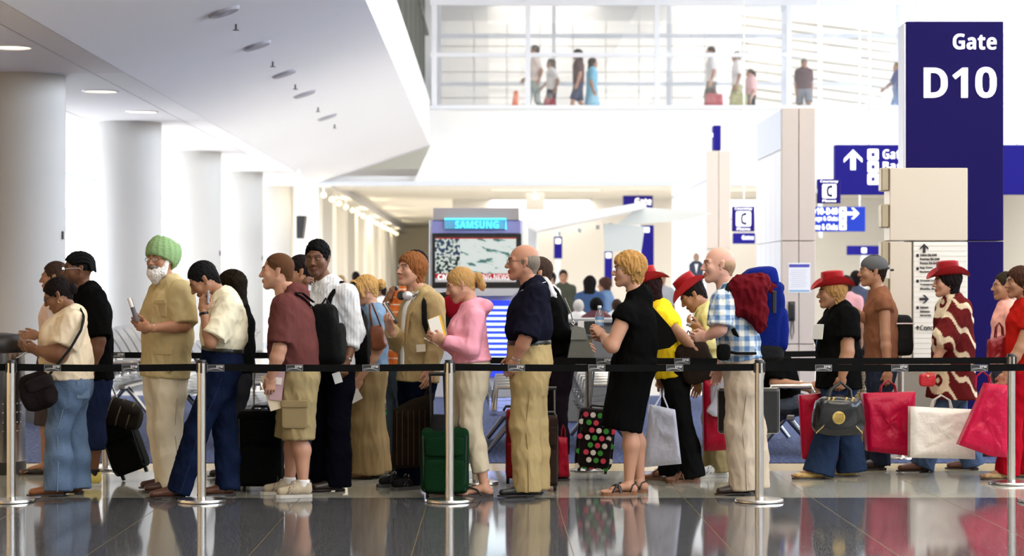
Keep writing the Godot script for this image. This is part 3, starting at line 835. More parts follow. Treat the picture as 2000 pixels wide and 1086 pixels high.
	part(t, "handle", Geo.new().tube([Vector3(-0.06, 0.165, 0), Vector3(-0.05, 0.2, 0), Vector3(0.05, 0.2, 0), Vector3(0.06, 0.165, 0)], 0.009, 8).paint(Color(0.01, 0.01, 0.01)), mats.plastic)
	# seated man's shirt print
	S = W.seated
	t = null
	var pr := Node3D.new()
	pr.name = "shirt_print"
	S.T.add_child(pr, true)
	pr.transform = Transform3D(look_basis(40, -18), px(1535, 712, 19.18) - S.root)
	for e in [[-0.045, Color(0.02, 0.04, 0.3)], [0.0, Color(0.8, 0.8, 0.8)], [0.045, Color(0.6, 0.02, 0.03)]]:
		part(pr, "print_block", Geo.new().slab(Vector3(e[0], 0, 0), poly([[-0.025, -0.035], [0.02, -0.035], [0.025, 0.035], [-0.02, 0.035]]), 0.004).paint(e[1]), mats.cloth)
	# badge woman
	S = W.badge
	ribbon("badge", "lanyard", [S.sho + S.L * 0.06 + S.F * 0.06 + Vector3(0, 0.02, 0), S.che + S.L * 0.07 + S.F * 0.16, S.wai + S.F * 0.2 + S.L * 0.04 + Vector3(0, 0.06, 0)], 0.007, Color(0.25, 0.35, 0.55))
	part(S.T, "name_badge", Geo.new().box(px(1597, 648, 16.9) - S.root, Vector3(0.1, 0.12, 0.006), 0.002, look_basis(-40, -10)).paint(Color(0.6, 0.6, 0.58)), mats.gloss)
	# cap person: cap and black bag strap
	S = W.cap
	var cp := Blob.new()
	cp.egg(Vector3(0, 0.052, -0.016), Vector3(0.088, 0.084, 0.11), 0.01)
	cp.egg(Vector3(0, -0.075, 0.03), Vector3(0.14, 0.1, 0.15), 0.01, true)
	cp.cone(Vector3(-0.04, 0.03, -0.12), 0.012, Vector3(0.04, 0.03, -0.12), 0.012, 0.01)
	cp.cone(Vector3(-0.035, 0.015, -0.16), 0.01, Vector3(0.035, 0.015, -0.16), 0.01, 0.02)
	placed(S.T, "backward_cap", cp.run(0.005).paint(Color(0.1, 0.1, 0.1)), mats.cloth, S.ht)
	t = thing("black_rucksack", "black rucksack behind the brown sleeveless top person", "backpack", px(1762, 655, 17.9))
	part(t, "body", Geo.new().pillow(Vector3.ZERO, Vector3(0.17, 0.34, 0.26), 0.45, Basis(), 0.1, 26, 16, 0.02, 3).paint(Color(0.012, 0.012, 0.013)), mats.nylon)
	part(t, "light_strip", Geo.new().box(Vector3(0.0, 0.1, 0.125), Vector3(0.16, 0.012, 0.015), 0.003).paint(Color(0.6, 0.5, 0.5)), mats.nylon)
	strap(t, "strap", [Vector3(-0.05, 0.15, 0.1), Vector3(-0.13, 0.28, 0.1), Vector3(-0.18, 0.24, 0.1)], 0.012, Color(0.012, 0.012, 0.012))
	t = thing("red_pouch", "small red pouch at the patterned poncho woman's hand", "pouch", px(1811, 742, 17.4))
	part(t, "body", Geo.new().pillow(Vector3.ZERO, Vector3(0.13, 0.11, 0.06), 0.5).paint(Color(0.5, 0.012, 0.02)), mats.leather)
	part(t, "clasp", Geo.new().pillow(Vector3(0, 0.03, 0.032), Vector3(0.02, 0.015, 0.01), 0.6).paint(Color(0.7, 0.6, 0.3)), mats.steel)

# ---- bags and cases standing or carried
# outline traced in pixels [u, v], standing at depth d, thick metres deep
func traced_bag(called: String, label: String, cat: String, outline: Array, d: float, thick: float, col: Color, m: Material, handles := true, group := "") -> Node3D:
	var lo := Vector2(1e9, 1e9)
	var hi := -lo
	for p in outline:
		lo = lo.min(Vector2(p[0], p[1])); hi = hi.max(Vector2(p[0], p[1]))
	var mid := (lo + hi) * 0.5
	var t := thing(called, label, cat, px(mid.x, mid.y, d), 0.0, group)
	# two bulging faces joined at the edge, with soft crumples
	var poly_ := PackedVector2Array()
	for i in outline.size():
		var a := Vector2(outline[i][0], outline[i][1])
		var b := Vector2(outline[(i + 1) % outline.size()][0], outline[(i + 1) % outline.size()][1])
		for k in 6:
			var q := a.lerp(b, k / 6.0) - mid
			poly_.append(Vector2(m_(q.x, d), -m_(q.y, d)))
	var g := Geo.new()
	var n := poly_.size()
	var ns := FastNoiseLite.new()
	ns.seed = int(mid.x)
	ns.frequency = 1.0
	var rings := 9
	for s in [1.0, -1.0]:
		var base := g.v.size()
		for r in rings + 1:
			var f := 1.0 - r / float(rings)
			for i in n:
				var q := poly_[i] * f
				var bulge := sqrt(1.0 - pow(f, 5.0)) if r > 0 else 0.0
				var z: float = s * (thick * 0.5 * (0.72 + 0.28 * bulge) if r > 0 else thick * 0.5 * 0.6)
				z += s * ns.get_noise_3d(q.x * 11.0, q.y * 9.0, s * 3.0) * thick * 0.16 * minf(1.0, r * 0.5)
				g.vert(Vector3(q.x, q.y, z), Vector3.ZERO, q)
		for r in rings:
			for i in n:
				var p := base + r * n + i
				var p2 := base + r * n + (i + 1) % n
				g.tri(p, p2, p + n); g.tri(p2, p2 + n, p + n)
	var edge := g.v.size()
	for s in [1.0, -1.0]:
		for i in n:
			g.vert(Vector3(poly_[i].x, poly_[i].y, s * thick * 0.3), Vector3.ZERO)
	for i in n:
		var k := (i + 1) % n
		g.tri(edge + i, edge + k, edge + n + i); g.tri(edge + k, edge + n + k, edge + n + i)
	Blob.norms(g)
	for i in g.v.size():
		var out := Vector3(g.v[i].x, g.v[i].y, 0.0).normalized() if i >= edge else Vector3(0, 0, signf(g.v[i].z))
		if g.n[i].dot(out) < 0: g.n[i] = -g.n[i]
	part(t, "body", g.paint(col), m)
	if handles:
		var w := m_(hi.x - lo.x, d) * 0.16
		var y := m_(hi.y - lo.y, d) * 0.5
		for s in [1.0, -1.0]:
			part(t, "handle", Geo.new().tube([Vector3(-w, y - 0.03, s * thick * 0.25), Vector3(-w * 0.8, y + 0.05, s * 0.02), Vector3(0, y + 0.09, s * 0.01), Vector3(w * 0.8, y + 0.05, s * 0.02), Vector3(w, y - 0.03, s * thick * 0.25)], 0.006, 6).paint(col * 0.6), m)
	return t

func roller(called: String, label: String, u0: float, u1: float, v0: float, v1: float, d: float, depth: float, col: Color, m: Material, lean := 0.0, handle_to := 0.0) -> Node3D:
	var w := m_(u1 - u0, d)
	var base := px((u0 + u1) * 0.5, v1, d)
	base.y = maxf(base.y, 0.0)
	if lean == 0.0: base.y = 0.0
	var h: float = px(0, v0, d).y - base.y
	var t := thing(called, label, "suitcase", base)
	var b := Basis(Vector3.BACK, lean)
	part(t, "shell", Geo.new().pillow(b * Vector3(0, h * 0.5 + 0.02, 0), Vector3(w, h - 0.04, depth), 0.2, b, 0.0, 32, 22, 0.008, int(u0)).paint(col), m)
	part(t, "front_pocket", Geo.new().pillow(b * Vector3(0, h * 0.33, depth * 0.46), Vector3(w * 0.84, h * 0.45, 0.07), 0.25, b).paint(col), m)
	part(t, "upper_pocket", Geo.new().pillow(b * Vector3(0, h * 0.74, depth * 0.47), Vector3(w * 0.8, h * 0.26, 0.05), 0.25, b).paint(col), m)
	for s in [-1.0, 1.0]: part(t, "piping", Geo.new().tube([b * Vector3(s * w * 0.42, 0.06, depth * 0.47), b * Vector3(s * w * 0.45, h * 0.9, depth * 0.47)], 0.006, 6).paint(Color(0.02, 0.02, 0.02)), mats.plastic)
	for s in [-1.0, 1.0]:
		part(t, "wheel", Geo.new().tube([b * Vector3(s * w * 0.36 - 0.012, 0.026, 0.0), b * Vector3(s * w * 0.36 + 0.012, 0.026, 0.0)], 0.026, 14).paint(Color(0.01, 0.01, 0.01)), mats.plastic)
	part(t, "carry_handle", Geo.new().tube([b * Vector3(-0.07, h - 0.01, 0), b * Vector3(-0.05, h + 0.025, 0), b * Vector3(0.05, h + 0.025, 0), b * Vector3(0.07, h - 0.01, 0)], 0.011, 8).paint(Color(0.012, 0.012, 0.012)), mats.plastic)
	if handle_to > 0.0:
		var g := Geo.new()
		for s in [-1.0, 1.0]: g.tube([b * Vector3(s * 0.06, h * 0.9, -depth * 0.35), b * Vector3(s * 0.06, h + handle_to, -depth * 0.35)], 0.008, 8)
		part(t, "pull_bar", g.paint(Color(0.3, 0.3, 0.3)), mats.steel)
		part(t, "pull_grip", Geo.new().tube([b * Vector3(-0.075, h + handle_to, -depth * 0.35), b * Vector3(0.075, h + handle_to, -depth * 0.35)], 0.014, 8).paint(Color(0.012, 0.012, 0.012)), mats.plastic)
	return t

func luggage() -> void:
	var ny: Material = mats.nylon
	var blk := Color(0.005, 0.005, 0.0055)
	# leaning black case with a striped duffel strapped on top
	var t := roller("suitcase", "black wheeled suitcase tilted under a striped duffel beside the safari jacket man", 232, 298, 800, 930, 16.75, 0.24, blk, ny, 0.36, 0.32)
	t = thing("striped_duffel", "dark olive striped duffel lying on the tilted suitcase", "bag", px(237, 808, 16.7))
	part(t, "body", Geo.new().pillow(Vector3.ZERO, Vector3(0.32, 0.22, 0.25), 0.6, Basis(Vector3.BACK, -0.3), 0, 28, 18, 0.03, 4).paint(Color(0.022, 0.018, 0.013)), ny)
	var bd := Geo.new()
	for k in 3:
		var ring := []
		for i in 17: ring.append(Basis(Vector3.BACK, -0.3) * Vector3(-0.09 + k * 0.085, sin(TAU * i / 16.0) * 0.113, cos(TAU * i / 16.0) * 0.128))
		bd.tube(ring, 0.013, 6, false, 0.5, Vector3.RIGHT)
	part(t, "stripe", bd.paint(Color(0.13, 0.105, 0.07)), ny)
	roller("suitcase", "upright black wheeled suitcase behind the jeans of the bowed phone caller", 466, 552, 800, 958, 15.95, 0.26, blk, ny, 0.0, 0.28)
	t = traced_bag("garment_bag", "dark brown pinstriped garment bag hanging from the tan blazer man's hand", "bag", [[768, 800], [800, 782], [846, 768], [848, 912], [766, 914]], 15.86, 0.14, Color(0.014, 0.009, 0.007), ny, false)
	for k in 7:
		var gx := px(775 + k * 11.0, 855, 15.77) - t.position
		part(t, "pinstripe", Geo.new().box(gx, Vector3(0.005, 0.4, 0.01)).paint(Color(0.06, 0.03, 0.02)), ny)
	part(t, "handle", Geo.new().tube([px(828, 778, 15.86) - t.position, px(836, 756, 15.92) - t.position, px(842, 775, 15.86) - t.position], 0.008, 6).paint(Color(0.02, 0.014, 0.01)), ny)
	t = roller("suitcase", "dark green wheeled bag standing before the tan blazer man", 822, 916, 835, 968, 15.43, 0.2, Color(0.006, 0.024, 0.011), ny, 0.0)
	part(t, "drawstring_neck", Geo.new().pillow(Vector3(-0.03, 0.52, 0), Vector3(0.2, 0.16, 0.2), 0.6, Basis(), 0.3, 22, 14, 0.02, 3).paint(Color(0.012, 0.012, 0.012)), ny)
	var pb := Geo.new()
	for s in [-1.0, 1.0]: pb.tube([Vector3(-0.045 + s * 0.055, 0.42, -0.1), Vector3(-0.06 + s * 0.05, 0.88, -0.1)], 0.009, 8)
	part(t, "pull_bar", pb.paint(Color(0.02, 0.02, 0.02)), mats.metal_paint)
	part(t, "pull_grip", Geo.new().tube([Vector3(-0.12, 0.885, -0.1), Vector3(0.0, 0.885, -0.1)], 0.014, 8).paint(blk), mats.plastic)
	roller("suitcase", "dark brown fabric suitcase standing behind the khaki trousers", 1046, 1090, 812, 958, 15.98, 0.24, Color(0.03, 0.016, 0.012), ny, 0.0, 0.2)
	roller("suitcase", "red wheeled suitcase behind the navy polo man's khaki trousers", 988, 1014, 800, 945, 16.6, 0.22, Color(0.2, 0.01, 0.012), ny, 0.0)
	# polka dot bag: dots as separate raised discs
	t = roller("suitcase", "black wheeled bag covered in white, red and green polka dots", 1120, 1192, 798, 924, 16.9, 0.22, Color(0.012, 0.011, 0.011), ny, -0.1, 0.35)
	var dots := [Color(0.72, 0.66, 0.56), Color(0.62, 0.06, 0.1), Color(0.06, 0.28, 0.05)]
	var bb := Basis(Vector3.BACK, -0.1)
	for r in 8:
		for k in 5:
			var p := bb * Vector3(-0.112 + k * 0.056 + (0.014 if r % 2 else -0.014), 0.055 + r * 0.058, 0.112 + (0.036 if r > 0 and r < 7 and k > 0 and k < 4 else 0.0))
			var disc := Geo.new().lathe(Vector3.ZERO, [Vector2(0.0215, 0.0), Vector2(0.0205, 0.004), Vector2(0, 0.005)], 16)
			placed(t, "polka_dot", disc.paint(dots[(k * 2 + r) % 3]), mats.cloth, Transform3D(bb * Basis(Vector3.RIGHT, PI / 2), p))
	var rk := "red shopping bags"
	t = traced_bag("shopping_bag", "slim red gift bag beside the polka dot bag", "shopping bag", [[1088, 852], [1108, 855], [1112, 930], [1091, 931]], 16.75, 0.12, Color(0.34, 0.003, 0.016), mats.bagfilm, true, rk)
	traced_bag("green_tote", "bright green cloth tote behind the brown trousers", "tote bag", [[744, 806], [775, 802], [778, 890], [748, 890]], 19.2, 0.16, Color(0.004, 0.16, 0.07), ny, true)
	traced_bag("paper_bag", "tan paper bag on the seat behind the green tote", "paper bag", [[746, 744], [772, 742], [773, 777], [748, 777]], 20.4, 0.14, Color(0.4, 0.27, 0.11), mats.paper, false)
	traced_bag("shopping_bag", "white and blue plastic bag swinging below the yellow T-shirt woman", "shopping bag", [[1268, 790], [1318, 800], [1330, 905], [1256, 912]], 16.42, 0.14, Color(0.5, 0.5, 0.58), mats.bagfilm, false, "light shopping bags")
	t = get_child(get_child_count() - 1)
	for s in [-1.0, 1.0]: part(t, "handle", Geo.new().tube([Vector3(s * 0.06 - 0.01, 0.2, 0.0), px(1293 + s * 3.0, 775, 16.5) - t.position, px(1293 + s * 3.0, 758, 16.72) - t.position], 0.007, 6).paint(Color(0.5, 0.5, 0.58)), mats.bagfilm)
	t = traced_bag("shopping_bag", "red shopping bag with clear film behind the bald man's legs", "shopping bag", [[1372, 740], [1418, 745], [1424, 878], [1374, 880]], 16.6, 0.18, Color(0.34, 0.003, 0.016), mats.bagfilm, true, rk)
	part(t, "clear_film", Geo.new().pillow(Vector3(0.02, 0.14, 0.1), Vector3(0.16, 0.3, 0.06), 0.5, Basis(Vector3.BACK, -0.2), 0.1, 24, 16, 0.05, 9).paint(Color(0.45, 0.42, 0.45)), mats.gloss)
	traced_bag("shopping_bag", "pinkish red bag in front of the flared jeans woman's knees", "shopping bag", [[1560, 772], [1602, 768], [1642, 900], [1590, 905], [1566, 895]], 17.15, 0.1, Color(0.38, 0.003, 0.022), mats.bagfilm, false, rk)
	traced_bag("shopping_bag", "large crimson shopping bag carried by the brown sleeveless top person", "shopping bag", [[1683, 768], [1786, 765], [1776, 890], [1692, 880]], 17.35, 0.2, Color(0.42, 0.003, 0.032), mats.bagfilm, true, rk)
	traced_bag("shopping_bag", "large plain white shopping bag below the patterned poncho", "shopping bag", [[1776, 794], [1900, 800], [1902, 896], [1775, 893]], 17.1, 0.18, Color(0.80, 0.74, 0.66), mats.bagfilm, true, "light shopping bags")
	traced_bag("shopping_bag", "bright pink shopping bag carried by the woman in red", "shopping bag", [[1924, 748], [1968, 752], [1966, 893], [1932, 890], [1870, 868]], 16.75, 0.18, Color(0.52, 0.004, 0.05), mats.bagfilm, true, rk)
	t = traced_bag("red_handbag", "dark red handbag on the arm of the woman in red", "handbag", [[1930, 664], [1968, 652], [1975, 705], [1928, 708]], 17.1, 0.12, Color(0.24, 0.006, 0.01), mats.leather, true)
	# black bag with the gold emblem
	t = thing("black_satchel", "black glossy satchel with round gold emblem below the black T-shirt woman", "handbag", px(1637, 812, 16.72))
	part(t, "body", Geo.new().pillow(Vector3.ZERO, Vector3(0.43, 0.32, 0.18), 0.62, Basis(), 0.12, 32, 20, 0.015, 7).paint(Color(0.009, 0.009, 0.01)), mats.gloss)
	var em := Geo.new()
	em.lathe(Vector3.ZERO, [Vector2(0.05, 0.0), Vector2(0.05, 0.004), Vector2(0.042, 0.006), Vector2(0.0, 0.006)], 28)
	for k in 7: em.tube([Vector3(-0.03 + k * 0.01, 0.008, 0.034), Vector3(-0.03 + k * 0.01 + 0.008, 0.01, -0.034)], 0.0025, 5)
	placed(t, "emblem", em.paint(Color(0.7, 0.5, 0.16)), mats.steel, Transform3D(Basis(Vector3.RIGHT, PI / 2), Vector3(-0.01, -0.01, 0.089)))
	for s in [1.0, -1.0]:
		part(t, "handle", Geo.new().tube([Vector3(-0.08, 0.12, s * 0.05), Vector3(-0.06, 0.2, s * 0.03), Vector3(0.02, 0.26, s * 0.01), Vector3(0.09, 0.2, s * 0.03), Vector3(0.1, 0.12, s * 0.05)], 0.011, 8).paint(Color(0.009, 0.009, 0.01)), mats.leather)
	var bk := Geo.new()
	for x in [-0.085, -0.05, 0.05, 0.1]: bk.box(Vector3(x, 0.125, 0.062), Vector3(0.018, 0.045, 0.012), 0.003, Basis(Vector3.BACK, -0.4))
	for s in [-1.0, 1.0]:
		for k in 4: bk.box(Vector3(s * (0.13 + k * 0.014), -0.08 - k * 0.014, 0.078 - k * 0.008), Vector3(0.006, 0.03, 0.006), 0.001, Basis(Vector3.BACK, s * 0.6))
	part(t, "gold_buckle", bk.paint(Color(0.7, 0.52, 0.2)), mats.steel)

# ---- seats, bins, counter
func bench(x: float, z0: float, n: int, face: float, label: String) -> void:
	var t := thing("tandem_seating", label, "bench", Vector3(x, 0.006, z0))
	var vinyl: Material = mats.gloss
	part(t, "beam", Geo.new().box(Vector3(0, 0.34, -(n - 1) * 0.29), Vector3(0.07, 0.05, n * 0.58), 0.008).paint(Color(0.3, 0.3, 0.3)), mats.steel)
	for k in [0, n - 1]:
		var lg := Geo.new()
		lg.tube([Vector3(0, 0.34, -k * 0.58), Vector3(-face * 0.12, 0.2, -k * 0.58), Vector3(-face * 0.26, 0.02, -k * 0.58)], [0.03, 0.026, 0.02], 8)
		lg.tube([Vector3(0, 0.34, -k * 0.58), Vector3(face * 0.12, 0.2, -k * 0.58), Vector3(face * 0.26, 0.02, -k * 0.58)], [0.03, 0.026, 0.02], 8)
		part(t, "leg", lg.paint(Color(0.35, 0.35, 0.35)), mats.steel)
	for k in n:
		var z := -k * 0.58
		var pts := []
		for r in 5:
			for q in 4:
				pts.append(Vector3(face * (0.24 - r * 0.12), 0.43 - 0.025 * sin(r * 0.7) - 0.01 * r, z + 0.24 - q * 0.16))
		part(t, "seat", Geo.new().sheet(pts, 5, 4, 0.045).paint(Color(0.022, 0.024, 0.03)), vinyl)
		pts = []
		for r in 6:
			for q in 4:
				pts.append(Vector3(-face * (0.22 + 0.03 * r + 0.012 * r * r * 0.5), 0.44 + r * 0.108, z + 0.24 - q * 0.16))
		part(t, "backrest", Geo.new().sheet(pts, 6, 4, 0.04).paint(Color(0.05, 0.065, 0.11)), vinyl)
	for k in n + 1:
		var z := 0.29 - k * 0.58
		part(t, "armrest", Geo.new().tube([Vector3(-face * 0.2, 0.42, z), Vector3(-face * 0.17, 0.62, z), Vector3(face * 0.18, 0.62, z), Vector3(face * 0.2, 0.56, z)], 0.017, 8, true, 1.4).paint(Color(0.6, 0.59, 0.56)), mats.steel)

func seating() -> void:
	bench(-4.25, -25.0, 7, 1.0, "row of dark seats behind the safari jacket man's elbow")
	bench(-3.3, -23.2, 5, -1.0, "row of dark seats beyond the tilted suitcase")
	bench(-2.3, -20.0, 5, 1.0, "row of dark seats behind the cream shirted phone caller")
	bench(-1.0, -20.4, 4, -1.0, "row of dark seats behind the brown trousers and green tote")
	bench(0.22, -19.3, 4, 1.0, "row of dark seats behind the pink jacket woman's trousers")
	bench(1.05, -19.7, 4, 1.0, "row of dark seats beyond the polka dot bag")
	bench(2.66, -19.4, 4, 1.0, "row of dark seats where the black T-shirt man sits")
	# stainless bin at the left
	var d := 17.5
	var at := px(-20, CY, d)
	at.y = 0
	var t := thing("trash_can", "round stainless trash can with dark domed top", "trash can", at)
	part(t, "drum", Geo.new().lathe(Vector3.ZERO, [Vector2(0.285, 0.1), Vector2(0.285, 0.98)], 40).paint(Color(0.55, 0.52, 0.47)), mats.steel)
	part(t, "base_ring", Geo.new().lathe(Vector3.ZERO, [Vector2(0.292, 0.0), Vector2(0.292, 0.1), Vector2(0.28, 0.104)], 40).paint(Color(0.05, 0.04, 0.035)), mats.plastic)
	part(t, "dome", Geo.new().lathe(Vector3.ZERO, [Vector2(0.29, 0.98), Vector2(0.3, 1.0), Vector2(0.3, 1.06), Vector2(0.285, 1.1), Vector2(0.24, 1.125), Vector2(0.15, 1.135), Vector2(0.1, 1.11), Vector2(0, 1.08)], 40).paint(Color(0.03, 0.024, 0.02)), mats.plastic)
	var rv := Geo.new()
	for r in 4:
		for k in 10:
			var a := k * 0.16 - 0.2
			rv.pillow(Vector3(sin(a) * 0.286, [0.35, 0.42, 0.5, 0.57][r], cos(a) * 0.286), Vector3.ONE * 0.013, 1.0, Basis(), 0, 8, 6)
	part(t, "rivets", rv.paint(Color(0.65, 0.63, 0.6)), mats.steel)
	# perforated bin and desk on the right
	at = px(1680, CY, 18.8)
	at.y = 0.006
	t = thing("perforated_bin", "small perforated metal bin between the flared jeans and crimson bag", "bin", at)
	part(t, "drum", Geo.new().lathe(Vector3.ZERO, [Vector2(0.0, 0.01), Vector2(0.1, 0.01), Vector2(0.105, 0.8), Vector2(0.112, 0.81), Vector2(0.1, 0.82), Vector2(0.09, 0.78)], 28).paint(Color(0.4, 0.38, 0.34)), mats.steel)
	var ho := Geo.new()
	for r in 26:
		for k in 12:
			var a := k * 0.2 - 1.1 + (0.1 if r % 2 else 0.0)
			ho.pillow(Vector3(sin(a) * 0.1042, 0.08 + r * 0.026, cos(a) * 0.1042), Vector3.ONE * 0.011, 1.0, Basis(), 0, 6, 4)
	part(t, "perforations", ho.paint(Color(0.02, 0.02, 0.02)), mats.plastic)
	t = thing("gate_desk", "long grey gate desk beyond the grey handbag", "desk", px(1130, CY, 24.0) * Vector3(1, 0, 1))
	part(t, "front_panel", Geo.new().box(Vector3(0, 0.56, 0), Vector3(1.4, 1.1, 0.5), 0.01).paint(Color(0.16, 0.155, 0.15)), mats.plastic)
	part(t, "worktop", Geo.new().box(Vector3(0, 1.13, 0.02), Vector3(1.5, 0.05, 0.62), 0.008).paint(Color(0.3, 0.3, 0.3)), mats.plastic)
	for k in 3: part(t, "divider", Geo.new().box(Vector3(-0.4 + k * 0.4, 0.56, 0.255), Vector3(0.012, 1.05, 0.02)).paint(Color(0.5, 0.5, 0.5)), mats.steel)
	t = thing("book_display", "boxed book with barcode beside the water bottle", "box", px(1152, 640, 17.6))
	part(t, "box", Geo.new().box(Vector3.ZERO, Vector3(0.17, 0.11, 0.1), 0.003).paint(Color(0.02, 0.02, 0.022)), mats.plastic)
	part(t, "spine", Geo.new().box(Vector3(-0.075, 0, 0.04), Vector3(0.05, 0.11, 0.06)).paint(Color(0.75, 0.73, 0.7)), mats.paper)
	part(t, "barcode_label", Geo.new().box(Vector3(0.06, -0.01, 0.052), Vector3(0.035, 0.07, 0.002)).paint(Color(0.7, 0.69, 0.66)), mats.paper)
	t = thing("side_table", "small table carrying the boxed book behind the second belt", "table", px(1150, CY, 17.65) * Vector3(1, 0, 1))
	var tt: float = px(0, 640, 17.6).y - 0.055
	part(t, "table_top", Geo.new().box(Vector3(0, tt - 0.015, 0), Vector3(0.45, 0.03, 0.35), 0.006).paint(Color(0.05, 0.05, 0.05)), mats.plastic)
	part(t, "pedestal", Geo.new().tube([Vector3(0, 0.02, 0), Vector3(0, tt - 0.03, 0)], 0.03, 12).paint(Color(0.3, 0.3, 0.3)), mats.steel)
	part(t, "foot_plate", Geo.new().lathe(Vector3.ZERO, [Vector2(0.16, 0.0), Vector2(0.16, 0.015), Vector2(0.03, 0.03)], 24).paint(Color(0.3, 0.3, 0.3)), mats.steel)

# ---- signs
func board(t: Node3D, u0: float, u1: float, v0: float, v1: float, d: float, thick: float, called: String, col: Color, m: Material) -> void:
	var a := px(u0, v1, d) - t.position
	var b := px(u1, v0, d) - t.position
	part(t, called, Geo.new().box((a + b) * 0.5 - Vector3(0, 0, thick * 0.5), Vector3(b.x - a.x, b.y - a.y, thick), 0.006).paint(col), m)

func sign_text(t: Node3D, s: String, u0: float, u1: float, v0: float, v1: float, d: float, m: Material, weight := 700) -> void:
	var a := px(u0, v1, d) - t.position
	var b := px(u1, v0, d) - t.position
	fit_text(t, "lettering", s, (a + b) * 0.5 + Vector3(0, 0, 0.006), b.x - a.x, b.y - a.y, m, weight, 0.008)

func icon_box(t: Node3D, u: float, v: float, s: float, d: float, m: Material, dot: Material) -> void:
	var c := px(u, v, d) - t.position + Vector3(0, 0, 0.004)
	var w := m_(s, d)
	var o := part(t, "icon_tile", Geo.new().pillow(c, Vector3(w, w, 0.012), 0.2), m)
	part(t, "icon_mark", Geo.new().box(c + Vector3(0, 0, 0.007), Vector3(w * 0.3, w * 0.34, 0.004)), dot)

func arrow(t: Node3D, u: float, v: float, s: float, d: float, turn: float, m: Material) -> void:
	var c := px(u, v, d) - t.position + Vector3(0, 0, 0.006)
	var w := m_(s, d)
	var g := Geo.new().slab(Vector3.ZERO, poly([[0, 0.5], [0.45, 0.05], [0.45, -0.14], [0.13, 0.16], [0.13, -0.5], [-0.13, -0.5], [-0.13, 0.16], [-0.45, -0.14], [-0.45, 0.05]]), 0.008 / w)
	for i in g.v.size(): g.v[i] = Basis(Vector3.BACK, turn) * g.v[i] * w
	var o := part(t, "arrow", g, m)
	o.position = c

func handset(t: Node3D, u: float, v: float, s: float, d: float, m: Material) -> void:
	var c := px(u, v, d) - t.position + Vector3(0, 0, 0.012)
	var w := m_(s, d)
	part(t, "handset_mark", Geo.new().tube([c + Vector3(w * 0.3, w * 0.5, 0), c + Vector3(-w * 0.1, w * 0.4, 0), c + Vector3(-w * 0.2, 0, 0), c + Vector3(-w * 0.1, -w * 0.4, 0), c + Vector3(w * 0.3, -w * 0.5, 0)], [w * 0.16, w * 0.13, w * 0.1, w * 0.13, w * 0.16], 8, true, 0.3, Vector3.BACK), m)

